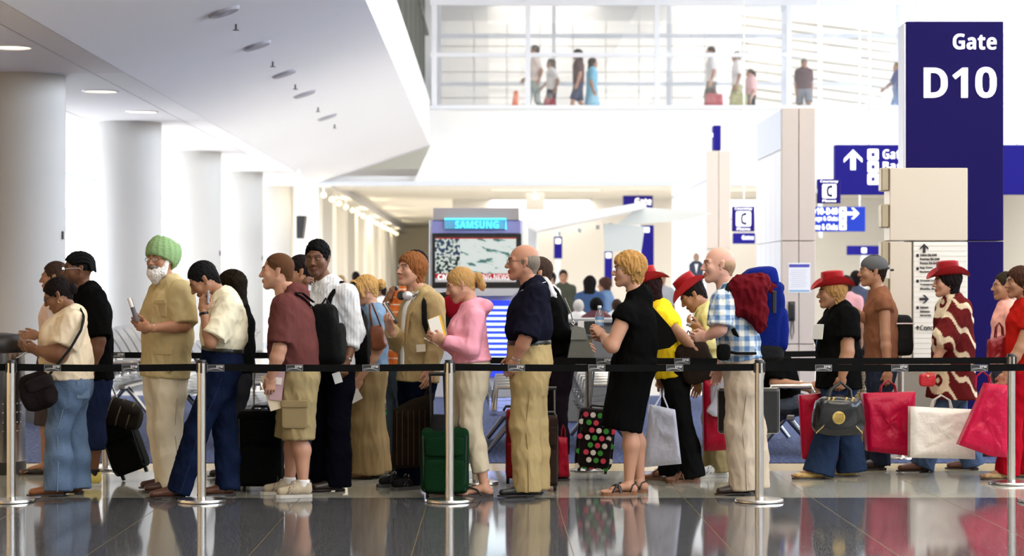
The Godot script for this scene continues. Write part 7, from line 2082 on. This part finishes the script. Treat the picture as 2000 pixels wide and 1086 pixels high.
		g.cone(chest, rc + t * 0.6, sh + Vector3(0, 0.01, 0), 0.07, 0.06, 0, L, 1.3)
		g.cone(sh, 0.085, sh.lerp(hneck, U.get("collar", 0.42)), U.get("rcol", 0.068), 0.04, 2)
		if U.has("bust"):
			for s in [-1.0, 1.0]: g.egg(chest + F * (rc * 0.55) + L * s * 0.075 + Vector3(0, U.get("busty", -0.02), 0), Vector3.ONE * U.bust, 0.05)
		if U.has("belly"): g.egg(waist + F * U.belly[0], Vector3.ONE * U.belly[1], 0.08)
		if U.has("hood"): g.cone(sh - F * 0.09 + Vector3(0, 0.03, 0) - L * 0.07, 0.045, sh - F * 0.09 + Vector3(0, 0.03, 0) + L * 0.07, 0.045, 0.04)
		for a in arms:
			var q: float = U.get("slv", 0.7)
			if a[3] > 0 and U.has("slvL"): q = U.slvL
			if q <= 0.0: continue
			var us: float = U.get("rs", 0.064) * lerpf(1.0, ra, 0.8)
			var ue: float = U.get("re", 0.062) * lerpf(1.0, ra, 0.8)
			if q <= 1.0:
				g.cone(a[0], us, a[0].lerp(a[1], q), ue, 0.05, 2)
			else:
				g.cone(a[0], us, a[1], ue, 0.04)
				g.cone(a[1], ue, a[1].lerp(a[2], q - 1.0), U.get("rcuff", 0.042), 0.03, 2)
		for e in U.get("more", []):
			g.cone(j.call(e[0]), e[1], j.call(e[2]), e[3], 0.05)
		var tg := g.run(cell)
		if U.has("tint"): paint(tg, U.tint, U.c)
		else: tg.paint(U.c)
		part(T, U.get("name", "shirt"), tg, U.get("m", mats.cloth), U.get("label", ""))
	# --- shoes
	if shoe[0] != "none":
		for i in 2:
			var sp := shoe_parts(shoe[0], shoe[1])
			var so := Node3D.new()
			so.name = "shoe"
			T.add_child(so, true)
			so.transform = feet[i].translated_local(Vector3(0, 0.013, 0)) if shoe[0] in ["sandal", "flip"] else feet[i]
			for e in sp: part(so, e[0], e[1], e[2])
	if S.has("sock"):
		for l in legs:
			var sk := Blob.new()
			sk.cone(l[2] + Vector3(0, 0.045, 0) - F * 0.004, 0.046, l[2] + Vector3(0, -0.03, 0), 0.042, 0.01, 1)
			part(T, "sock", sk.run(0.007).paint(S.sock), mats.cloth)
	# --- hair, hats, glasses
	for h in S.get("hair", []):
		var hgx := Geo.new()
		hgx.add(hair_geo(h[0]))
		hgx.paint(h[1])
		var nm: String = h[0] if h[0] in ["beard", "mustache", "turban"] else "hair"
		placed(T, nm, hgx, mats.hair if nm != "turban" else mats.cloth, ht)
	if S.has("hat"):
		placed(T, "cowboy_hat", Geo.new().duplicate_of(hat_geo()).paint(S.hat), mats.straw, ht * Transform3D(Basis(Vector3.RIGHT, deg_to_rad(S.get("hattilt", 4.0))).scaled_local(Vector3(0.92, 0.95, 0.9)), Vector3(0, 0.066, -0.012)))
		var band := Geo.new().lathe(Vector3.ZERO, [Vector2(0.1095, 0.002), Vector2(0.109, 0.02)], 28)
		placed(T, "hat_band", band.paint(S.hat * 0.45), mats.straw, ht * Transform3D(Basis(Vector3.RIGHT, deg_to_rad(S.get("hattilt", 4.0))).scaled_local(Vector3(0.77, 1, 0.915)), Vector3(0, 0.068, -0.012)))
	if S.has("glasses"):
		var gp := glasses_geo()
		var gn := Node3D.new()
		gn.name = "glasses"
		T.add_child(gn, true)
		gn.transform = ht * S.get("gt", Transform3D())
		part(gn, "frame", gp[0].paint(S.glasses), mats.metal_paint)
		for q in 2: part(gn, "lens", gp[q + 1].paint(Color.WHITE), mats.dark_lens if S.get("shades", false) else mats.lens)
	if S.has("watch"):
		var i: int = S.watch
		var a: Array = arms[i]
		var dir: Vector3 = (a[2] - a[1]).normalized()
		var wb := Blob.new()
		wb.cone(a[2] - dir * 0.035, 0.034, a[2] - dir * 0.015, 0.033, 0.004, 3)
		part(T, "watch", wb.run(0.006).paint(S.get("watchc", Color(0.5, 0.5, 0.5))), mats.steel)
	S.T = T
	S.ht = ht
	S.root = root_at
	S.arms = arms
	S.legs = legs
	S.sho = sh
	S.che = chest
	S.wai = waist
	S.hipj = hip
	S.F = F
	S.L = L
	S.neckp = hneck
	return T

func paint(g: Geo, how: Callable, base: Color) -> void:
	for i in g.v.size():
		g.c[i] = how.call(g.v[i], g.n[i], base)
# ---------------------------------------------------------------- geometry helpers
class Geo:
	var v := PackedVector3Array()
	var n := PackedVector3Array()
	var c := PackedColorArray()
	var uv := PackedVector2Array()
	var ix := PackedInt32Array()

	func add(o: Geo, t := Transform3D(), tint := Color.WHITE) -> void:
		var base := v.size()
		var nb := t.basis.inverse().transposed()
		var flip := t.basis.determinant() < 0.0
		for i in o.v.size():
			v.append(t * o.v[i])
			n.append((nb * o.n[i]).normalized())
			c.append(o.c[i] * tint)
			uv.append(o.uv[i])
		for i in range(0, o.ix.size(), 3):
			ix.append(base + o.ix[i])
			ix.append(base + o.ix[i + (2 if flip else 1)])
			ix.append(base + o.ix[i + (1 if flip else 2)])

	func vert(p: Vector3, nn: Vector3, t := Vector2.ZERO, col := Color.WHITE) -> int:
		v.append(p); n.append(nn); uv.append(t); c.append(col)
		return v.size() - 1

	func tri(a: int, b: int, d: int) -> void:
		ix.append(a); ix.append(b); ix.append(d)

	# a, b, d, e counter-clockwise seen from outside
	func quad(a: Vector3, b: Vector3, d: Vector3, e: Vector3) -> void:
		var nn := (b - a).cross(e - a)
		if nn.length_squared() < 1e-14: nn = (d - b).cross(e - b)
		nn = nn.normalized()
		var k := v.size()
		vert(a, nn, Vector2(0, 1)); vert(b, nn, Vector2(1, 1)); vert(d, nn, Vector2(1, 0)); vert(e, nn, Vector2(0, 0))
		tri(k, k + 2, k + 1); tri(k, k + 3, k + 2)

	# box with chamfered edges
	func box(at: Vector3, size: Vector3, ch := 0.0, b := Basis()) -> Geo:
		var h := size * 0.5
		ch = minf(ch, minf(h.x, minf(h.y, h.z)) * 0.9)
		if ch <= 0.0:
			for ax in 3:
				for s in [-1.0, 1.0]:
					var u := (ax + 1) % 3
					var w := (ax + 2) % 3
					var q := []
					for cr in [[-1, -1], [1, -1], [1, 1], [-1, 1]]:
						var p := Vector3.ZERO
						p[ax] = s * h[ax]
						p[u] = cr[0] * h[u] * s
						p[w] = cr[1] * h[w]
						q.append(at + b * p)
					quad(q[0], q[1], q[2], q[3])
			return self
		var hull := PackedVector3Array()
		# faces
		for ax in 3:
			var u := (ax + 1) % 3
			var w := (ax + 2) % 3
			for s in [-1.0, 1.0]:
				var q := []
				for cr in [[-1, -1], [1, -1], [1, 1], [-1, 1]]:
					var p := Vector3.ZERO
					p[ax] = s * h[ax]
					p[u] = cr[0] * (h[u] - ch) * s
					p[w] = cr[1] * (h[w] - ch)
					q.append(at + b * p)
				quad(q[0], q[1], q[2], q[3])
			# edges parallel to ax
			for su in [-1.0, 1.0]:
				for sw in [-1.0, 1.0]:
					var p1 := Vector3.ZERO; var p2 := Vector3.ZERO
					p1[u] = su * h[u]; p1[w] = sw * (h[w] - ch)
					p2[u] = su * (h[u] - ch); p2[w] = sw * h[w]
					var e := Vector3.ZERO
					e[ax] = h[ax] - ch
					if su * sw > 0:
						quad(at + b * (p1 - e), at + b * (p1 + e) if false else at + b * (p2 - e), at + b * (p2 + e), at + b * (p1 + e))
					else:
						quad(at + b * (p2 - e), at + b * (p1 - e), at + b * (p1 + e), at + b * (p2 + e))
		for sx in [-1.0, 1.0]:
			for sy in [-1.0, 1.0]:
				for sz in [-1.0, 1.0]:
					var p := Vector3(sx * h.x, sy * (h.y - ch), sz * (h.z - ch))
					var q := Vector3(sx * (h.x - ch), sy * h.y, sz * (h.z - ch))
					var r := Vector3(sx * (h.x - ch), sy * (h.y - ch), sz * h.z)
					var nn := b * Vector3(sx, sy, sz).normalized()
					var k := v.size()
					vert(at + b * p, nn); vert(at + b * q, nn); vert(at + b * r, nn)
					if sx * sy * sz > 0: tri(k, k + 2, k + 1)
					else: tri(k, k + 1, k + 2)
		return self

	func bar(a: Vector3, b: Vector3, w: float, d: float, ch := 0.0) -> Geo:
		var y := (b - a).normalized()
		var x := y.cross(Vector3.BACK)
		if x.length() < 0.05: x = y.cross(Vector3.UP)
		x = x.normalized()
		return box((a + b) * 0.5, Vector3(w, a.distance_to(b), d), ch, Basis(x, y, x.cross(y)))

	# swept round tube; r is a float or an array of radii
	func tube(pts: Array, r, sides := 8, caps := true, squash := 1.0, up := Vector3.UP) -> Geo:
		var m := pts.size()
		var base := v.size()
		var side := Vector3.ZERO
		for i in m:
			var t: Vector3 = (pts[mini(i + 1, m - 1)] - pts[maxi(i - 1, 0)]).normalized()
			if side == Vector3.ZERO:
				side = t.cross(up)
				if side.length() < 0.05: side = t.cross(Vector3.RIGHT)
			side = (side - t * side.dot(t)).normalized()
			var o2 := side.cross(t)
			var rr: float = r[i] if r is Array else r
			for k in sides + 1:
				var a := TAU * k / sides
				var nn := (side * cos(a) / 1.0 + o2 * sin(a) / squash).normalized()
				vert(pts[i] + side * cos(a) * rr + o2 * sin(a) * rr * squash, nn, Vector2(float(k) / sides, float(i) / maxi(m - 1, 1)))
		for i in m - 1:
			for k in sides:
				var p := base + i * (sides + 1) + k
				tri(p, p + 1, p + sides + 1); tri(p + 1, p + sides + 2, p + sides + 1)
		if caps:
			for e in [0, m - 1]:
				var t2: Vector3 = (pts[1] - pts[0]) if e == 0 else (pts[m - 1] - pts[m - 2])
				t2 = t2.normalized() * (-1.0 if e == 0 else 1.0)
				var k0 := vert(pts[e], t2)
				var f := v.size()
				for k in sides + 1:
					vert(v[base + e * (sides + 1) + k], t2)
				for k in sides:
					if e == 0: tri(k0, f + k + 1, f + k)
					else: tri(k0, f + k, f + k + 1)
		return self

	# profile of Vector2(radius, height), turned round the y axis at `at`
	func lathe(at: Vector3, prof: Array, sides := 24, sq := 1.0, flat := false) -> Geo:
		var m := prof.size()
		for i in m - 1:
			var p: Vector2 = prof[i]
			var q: Vector2 = prof[i + 1]
			var dn := Vector2(q.y - p.y, p.x - q.x).normalized()
			var na := dn
			var nb := dn
			if not flat:
				if i > 0:
					var o: Vector2 = prof[i - 1]
					var pn := Vector2(p.y - o.y, o.x - p.x).normalized()
					if pn.dot(dn) > 0.7: na = (pn + dn).normalized()
				if i < m - 2:
					var o: Vector2 = prof[i + 2]
					var qn := Vector2(o.y - q.y, q.x - o.x).normalized()
					if qn.dot(dn) > 0.7: nb = (qn + dn).normalized()
			var base := v.size()
			for k in sides + 1:
				var a := TAU * k / sides
				var cs := cos(a)
				var sn := sin(a)
				vert(at + Vector3(cs * p.x, p.y, sn * p.x * sq), Vector3(cs * na.x, na.y, sn * na.x / sq).normalized(), Vector2(float(k) / sides, float(i) / (m - 1)))
				vert(at + Vector3(cs * q.x, q.y, sn * q.x * sq), Vector3(cs * nb.x, nb.y, sn * nb.x / sq).normalized(), Vector2(float(k) / sides, float(i + 1) / (m - 1)))
			for k in sides:
				var b := base + k * 2
				tri(b, b + 1, b + 2); tri(b + 1, b + 3, b + 2)
		return self

	# outline in the plane of axes ux, uy from `at`, pushed along their cross product by depth (centred)
	func slab(at: Vector3, outline: PackedVector2Array, depth: float, ux := Vector3.RIGHT, uy := Vector3.UP) -> Geo:
		var w := ux.cross(uy).normalized() * depth * 0.5
		if Geometry2D.is_polygon_clockwise(outline):
			outline.reverse()
		var tr := Geometry2D.triangulate_polygon(outline)
		for s in [1.0, -1.0]:
			var k := v.size()
			for p in outline:
				vert(at + ux * p.x + uy * p.y + w * s, w.normalized() * s, p)
			for i in range(0, tr.size(), 3):
				var a := outline[tr[i]]; var b := outline[tr[i + 1]]; var d := outline[tr[i + 2]]
				var ccw := (b - a).cross(d - a) > 0.0
				if ccw == (s > 0): tri(k + tr[i], k + tr[i + 2], k + tr[i + 1])
				else: tri(k + tr[i], k + tr[i + 1], k + tr[i + 2])
		var m := outline.size()
		for i in m:
			var a := at + ux * outline[i].x + uy * outline[i].y
			var b := at + ux * outline[(i + 1) % m].x + uy * outline[(i + 1) % m].y
			quad(a - w, b - w, b + w, a + w)
		return self

	# thin bent sheet through a grid of points rows x cols, both sides
	func sheet(pts: Array, rows: int, cols: int, thick := 0.002) -> Geo:
		var nn := []
		for r in rows:
			for q in cols:
				var a: Vector3 = pts[r * cols + mini(q + 1, cols - 1)] - pts[r * cols + maxi(q - 1, 0)]
				var b: Vector3 = pts[mini(r + 1, rows - 1) * cols + q] - pts[maxi(r - 1, 0) * cols + q]
				nn.append(a.cross(b).normalized())
		for s in [1.0, -1.0]:
			var k := v.size()
			for r in rows:
				for q in cols:
					var i := r * cols + q
					vert(pts[i] + nn[i] * thick * 0.5 * s, nn[i] * s, Vector2(float(q) / (cols - 1), float(r) / (rows - 1)))
			for r in rows - 1:
				for q in cols - 1:
					var p := k + r * cols + q
					if s > 0:
						tri(p, p + cols, p + 1); tri(p + 1, p + cols, p + cols + 1)
					else:
						tri(p, p + 1, p + cols); tri(p + 1, p + cols + 1, p + cols)
		return self

	# soft box: superellipsoid, e near 0 is a box, 1 a ball; taper narrows the top
	func pillow(at: Vector3, size: Vector3, e := 0.3, b := Basis(), taper := 0.0, cols := 28, rows := 18, crumple := 0.0, seed_ := 1) -> Geo:
		var h := size * 0.5
		var ns := FastNoiseLite.new()
		ns.seed = seed_
		ns.frequency = 1.0
		var base := v.size()
		for r in rows + 1:
			var p := -PI / 2 + PI * r / rows
			var cp := pow(absf(cos(p)), e)
			var sp := signf(sin(p)) * pow(absf(sin(p)), e)
			if r == 0 or r == rows: cp = 0.0
			for q in cols + 1:
				var a := TAU * (q % cols) / cols
				var x := signf(cos(a)) * pow(absf(cos(a)), e) * cp
				var z := signf(sin(a)) * pow(absf(sin(a)), e) * cp
				var k := 1.0 - taper * (sp * 0.5 + 0.5)
				var w := Vector3(x * h.x * k, sp * h.y, z * h.z * k)
				if crumple > 0.0: w += Vector3(x, sp * 0.4, z) * ns.get_noise_3d(w.x * 9.0, w.y * 7.0, w.z * 9.0) * crumple
				vert(at + b * w, Vector3.ZERO, Vector2(float(q) / cols, 1.0 - float(r) / rows))
		for r in rows:
			for q in cols:
				var p := base + r * (cols + 1) + q
				tri(p, p + 1, p + cols + 1); tri(p + 1, p + cols + 2, p + cols + 1)
		for i in range(ix.size() - rows * cols * 6, ix.size(), 3):
			var m := (v[ix[i + 2]] - v[ix[i]]).cross(v[ix[i + 1]] - v[ix[i]])
			for k in 3: n[ix[i + k]] += m
		for r in rows + 1:
			var s0 := base + r * (cols + 1)
			var m := n[s0] + n[s0 + cols]
			n[s0] = m
			n[s0 + cols] = m
		for i in range(base, v.size()): n[i] = n[i].normalized() if n[i].length_squared() > 0 else Vector3.UP
		return self

	func duplicate_of(o: Geo) -> Geo:
		v = o.v.duplicate(); n = o.n.duplicate(); c = o.c.duplicate(); uv = o.uv.duplicate(); ix = o.ix.duplicate()
		return self

	func paint(col: Color) -> Geo:
		c.fill(col)
		return self

	func mesh() -> ArrayMesh:
		for i in range(0, ix.size(), 3):
			var p := ix[i]; var q := ix[i + 1]; var r := ix[i + 2]
			if (v[r] - v[p]).cross(v[q] - v[p]).dot(n[p] + n[q] + n[r]) < 0.0:
				ix[i + 1] = r; ix[i + 2] = q
		var a := []
		a.resize(Mesh.ARRAY_MAX)
		a[Mesh.ARRAY_VERTEX] = v; a[Mesh.ARRAY_NORMAL] = n; a[Mesh.ARRAY_COLOR] = c; a[Mesh.ARRAY_TEX_UV] = uv; a[Mesh.ARRAY_INDEX] = ix
		var m := ArrayMesh.new()
		m.add_surface_from_arrays(Mesh.PRIMITIVE_TRIANGLES, a)
		return m


# ---------------------------------------------------------------- smooth solids: tapered capsules and ellipsoids joined with a smooth minimum, meshed as surface nets
class Blob:
	var pr := []          # [kind, a, ra, b, rb, k, cut, axis, stretch, minus]
	var fold := 0.0       # depth of cloth folds
	var ff := Vector3(5, 3, 5)
	var seed_ := 1
	var flare_noise := 0.0

	func cone(a: Vector3, ra: float, b: Vector3, rb: float, k := 0.03, cut := 0, axis := Vector3.ZERO, stretch := 1.0, minus := false) -> Blob:
		if a.distance_squared_to(b) < 1e-8: b = a + Vector3(0, 0.0005, 0)
		pr.append([0, a, ra, b, rb, k, cut, axis, 1.0 / stretch, minus])
		return self

	func egg(a: Vector3, r: Vector3, k := 0.02, minus := false) -> Blob:
		pr.append([1, a, 0.0, r, 0.0, k, 0, Vector3.ZERO, 1.0, minus])
		return self

	func run(cell: float) -> Geo:
		var lo := Vector3(1e9, 1e9, 1e9)
		var hi := -lo
		var boxes := []
		for p in pr:
			var a: Vector3 = p[1]
			var b: Vector3 = p[3]
			var l: Vector3
			var h: Vector3
			if p[0] == 0:
				var st: float = maxf(1.0, 1.0 / p[8])
				var ax: Vector3 = p[7]
				var grow := Vector3(1, 1, 1) + ax.abs() * (st - 1.0)
				l = (a - grow * p[2]).min(b - grow * p[4])
				h = (a + grow * p[2]).max(b + grow * p[4])
			else:
				l = a - b
				h = a + b
			var m: float = p[5] * 0.5 + cell * 1.5
			l -= Vector3(m, m, m)
			h += Vector3(m, m, m)
			boxes.append([l, h])
			if not p[9]:
				lo = lo.min(l)
				hi = hi.max(h)
		lo -= Vector3(cell, cell, cell) * 1.5
		hi += Vector3(cell, cell, cell) * 1.5
		var nx := int(ceil((hi.x - lo.x) / cell)) + 1
		var ny := int(ceil((hi.y - lo.y) / cell)) + 1
		var nz := int(ceil((hi.z - lo.z) / cell)) + 1
		var sy := nx
		var sz := nx * ny
		var f := PackedFloat32Array()
		f.resize(nx * ny * nz)
		f.fill(1.0)
		var r0 := PackedInt32Array()
		r0.resize(ny * nz)
		r0.fill(nx)
		var r1 := PackedInt32Array()
		r1.resize(ny * nz)
		r1.fill(-1)
		for q in pr.size():
			var p: Array = pr[q]
			var l: Vector3 = (boxes[q][0] - lo) / cell
			var h: Vector3 = (boxes[q][1] - lo) / cell
			var i0 := maxi(0, int(l.x)); var i1 := mini(nx - 1, int(h.x) + 1)
			var j0 := maxi(0, int(l.y)); var j1 := mini(ny - 1, int(h.y) + 1)
			var k0 := maxi(0, int(l.z)); var k1 := mini(nz - 1, int(h.z) + 1)
			var a: Vector3 = p[1]
			var b: Vector3 = p[3]
			var kk: float = p[5]
			var minus: bool = p[9]
			if p[0] == 0:
				var ra: float = p[2]
				var dr: float = p[4] - ra
				var ba := b - a
				var inv := 1.0 / ba.length_squared()
				var len := ba.length()
				var cut: int = p[6]
				var ax: Vector3 = p[7]
				var s1: float = p[8] - 1.0
				var stretched := ax != Vector3.ZERO
				for k in range(k0, k1 + 1):
					var pz := lo.z + k * cell - a.z
					for j in range(j0, j1 + 1):
						var py := lo.y + j * cell - a.y
						var row := k * ny + j
						if i0 < r0[row]: r0[row] = i0
						if i1 > r1[row]: r1[row] = i1
						var at := k * sz + j * sy + i0
						for i in range(i0, i1 + 1):
							var qx := lo.x + i * cell - a.x
							var qy := py
							var qz := pz
							if stretched:
								var e := (qx * ax.x + qy * ax.y + qz * ax.z) * s1
								qx += ax.x * e; qy += ax.y * e; qz += ax.z * e
							var t0 := (qx * ba.x + qy * ba.y + qz * ba.z) * inv
							var t := clampf(t0, 0.0, 1.0)
							qx -= ba.x * t; qy -= ba.y * t; qz -= ba.z * t
							var d := sqrt(qx * qx + qy * qy + qz * qz) - ra - dr * t
							if cut & 1: d = maxf(d, -t0 * len)
							if cut & 2: d = maxf(d, (t0 - 1.0) * len)
							var o := f[at]
							if minus:
								d = -d
								var g := kk - absf(o - d)
								f[at] = maxf(o, d) + (g * g * 0.25 / kk if g > 0.0 else 0.0)
							else:
								var g := kk - absf(o - d)
								f[at] = minf(o, d) - (g * g * 0.25 / kk if g > 0.0 else 0.0)
							at += 1
			else:
				var ir := Vector3(1.0 / b.x, 1.0 / b.y, 1.0 / b.z)
				for k in range(k0, k1 + 1):
					var pz := (lo.z + k * cell - a.z) * ir.z
					for j in range(j0, j1 + 1):
						var py := (lo.y + j * cell - a.y) * ir.y
						var row := k * ny + j
						if i0 < r0[row]: r0[row] = i0
						if i1 > r1[row]: r1[row] = i1
						var at := k * sz + j * sy + i0
						for i in range(i0, i1 + 1):
							var px := (lo.x + i * cell - a.x) * ir.x
							var l0 := sqrt(px * px + py * py + pz * pz)
							var gx := px * ir.x
							var gy := py * ir.y
							var gz := pz * ir.z
							var d := l0 * (l0 - 1.0) / (sqrt(gx * gx + gy * gy + gz * gz) + 1e-6)
							var o := f[at]
							if minus:
								d = -d
								var g := kk - absf(o - d)
								f[at] = maxf(o, d) + (g * g * 0.25 / kk if g > 0.0 else 0.0)
							else:
								var g := kk - absf(o - d)
								f[at] = minf(o, d) - (g * g * 0.25 / kk if g > 0.0 else 0.0)
							at += 1
		# nets
		var id := PackedInt32Array()
		id.resize(nx * ny * nz)
		id.fill(-1)
		var out := Geo.new()
		var cells := PackedInt32Array()
		var vv := PackedVector3Array()
		for k in nz - 1:
			for j in ny - 1:
				var row := k * ny + j
				if r1[row] < 0: continue
				var e0 := r0[row]
				var e1 := mini(r1[row], nx - 2)
				for i in range(e0, e1 + 1):
					var at := k * sz + j * sy + i
					var v0 := f[at]
					var v1 := f[at + 1]
					var v2 := f[at + sy]
					var v3 := f[at + sy + 1]
					var v4 := f[at + sz]
					var v5 := f[at + sz + 1]
					var v6 := f[at + sz + sy]
					var v7 := f[at + sz + sy + 1]
					if v0 < 0.0:
						if v1 < 0.0 and v2 < 0.0 and v3 < 0.0 and v4 < 0.0 and v5 < 0.0 and v6 < 0.0 and v7 < 0.0: continue
					elif v1 >= 0.0 and v2 >= 0.0 and v3 >= 0.0 and v4 >= 0.0 and v5 >= 0.0 and v6 >= 0.0 and v7 >= 0.0: continue
					var sx := 0.0
					var sY := 0.0
					var sZ := 0.0
					var cnt := 0
					var t := 0.0
					if (v0 < 0.0) != (v1 < 0.0): sx += v0 / (v0 - v1); cnt += 1
					if (v2 < 0.0) != (v3 < 0.0): sx += v2 / (v2 - v3); sY += 1.0; cnt += 1
					if (v4 < 0.0) != (v5 < 0.0): sx += v4 / (v4 - v5); sZ += 1.0; cnt += 1
					if (v6 < 0.0) != (v7 < 0.0): sx += v6 / (v6 - v7); sY += 1.0; sZ += 1.0; cnt += 1
					if (v0 < 0.0) != (v2 < 0.0): sY += v0 / (v0 - v2); cnt += 1
					if (v1 < 0.0) != (v3 < 0.0): sY += v1 / (v1 - v3); sx += 1.0; cnt += 1
					if (v4 < 0.0) != (v6 < 0.0): sY += v4 / (v4 - v6); sZ += 1.0; cnt += 1
					if (v5 < 0.0) != (v7 < 0.0): sY += v5 / (v5 - v7); sx += 1.0; sZ += 1.0; cnt += 1
					if (v0 < 0.0) != (v4 < 0.0): sZ += v0 / (v0 - v4); cnt += 1
					if (v1 < 0.0) != (v5 < 0.0): sZ += v1 / (v1 - v5); sx += 1.0; cnt += 1
					if (v2 < 0.0) != (v6 < 0.0): sZ += v2 / (v2 - v6); sY += 1.0; cnt += 1
					if (v3 < 0.0) != (v7 < 0.0): sZ += v3 / (v3 - v7); sx += 1.0; sY += 1.0; cnt += 1
					t = cell / cnt
					id[at] = vv.size()
					cells.append(at)
					vv.append(Vector3(lo.x + i * cell + sx * t, lo.y + j * cell + sY * t, lo.z + k * cell + sZ * t))
		var ix := PackedInt32Array()
		for at in cells:
			var neg := f[at] < 0.0
			# edge along x, y, z from this corner
			if neg != (f[at + 1] < 0.0):
				var a := id[at]; var b := id[at - sy]; var d := id[at - sy - sz]; var e := id[at - sz]
				if b >= 0 and d >= 0 and e >= 0:
					if neg: ix.append(a); ix.append(d); ix.append(b); ix.append(a); ix.append(e); ix.append(d)
					else: ix.append(a); ix.append(b); ix.append(d); ix.append(a); ix.append(d); ix.append(e)
			if neg != (f[at + sy] < 0.0):
				var a := id[at]; var b := id[at - sz]; var d := id[at - sz - 1]; var e := id[at - 1]
				if b >= 0 and d >= 0 and e >= 0:
					if neg: ix.append(a); ix.append(d); ix.append(b); ix.append(a); ix.append(e); ix.append(d)
					else: ix.append(a); ix.append(b); ix.append(d); ix.append(a); ix.append(d); ix.append(e)
			if neg != (f[at + sz] < 0.0):
				var a := id[at]; var b := id[at - 1]; var d := id[at - 1 - sy]; var e := id[at - sy]
				if b >= 0 and d >= 0 and e >= 0:
					if neg: ix.append(a); ix.append(d); ix.append(b); ix.append(a); ix.append(e); ix.append(d)
					else: ix.append(a); ix.append(b); ix.append(d); ix.append(a); ix.append(d); ix.append(e)
		out.v = vv
		out.ix = ix
		norms(out)
		if fold > 0.0:
			var ns := FastNoiseLite.new()
			ns.seed = seed_
			ns.noise_type = FastNoiseLite.TYPE_SIMPLEX
			ns.fractal_type = FastNoiseLite.FRACTAL_RIDGED
			ns.fractal_octaves = 2
			ns.fractal_gain = 0.3
			ns.frequency = 1.0
			for i in vv.size():
				var q := vv[i] * ff
				vv[i] += out.n[i] * (ns.get_noise_3d(q.x + q.y * 0.35, q.y, q.z) * fold)
			out.v = vv
			norms(out)
		out.c.resize(vv.size())
		out.c.fill(Color.WHITE)
		out.uv.resize(vv.size())
		return out

	static func norms(g: Geo) -> void:
		var nn := PackedVector3Array()
		nn.resize(g.v.size())
		var vv := g.v
		var ix := g.ix
		for i in range(0, ix.size(), 3):
			var a := ix[i]; var b := ix[i + 1]; var d := ix[i + 2]
			var m := (vv[d] - vv[a]).cross(vv[b] - vv[a])
			nn[a] += m; nn[b] += m; nn[d] += m
		for i in nn.size():
			nn[i] = nn[i].normalized()
		g.n = nn
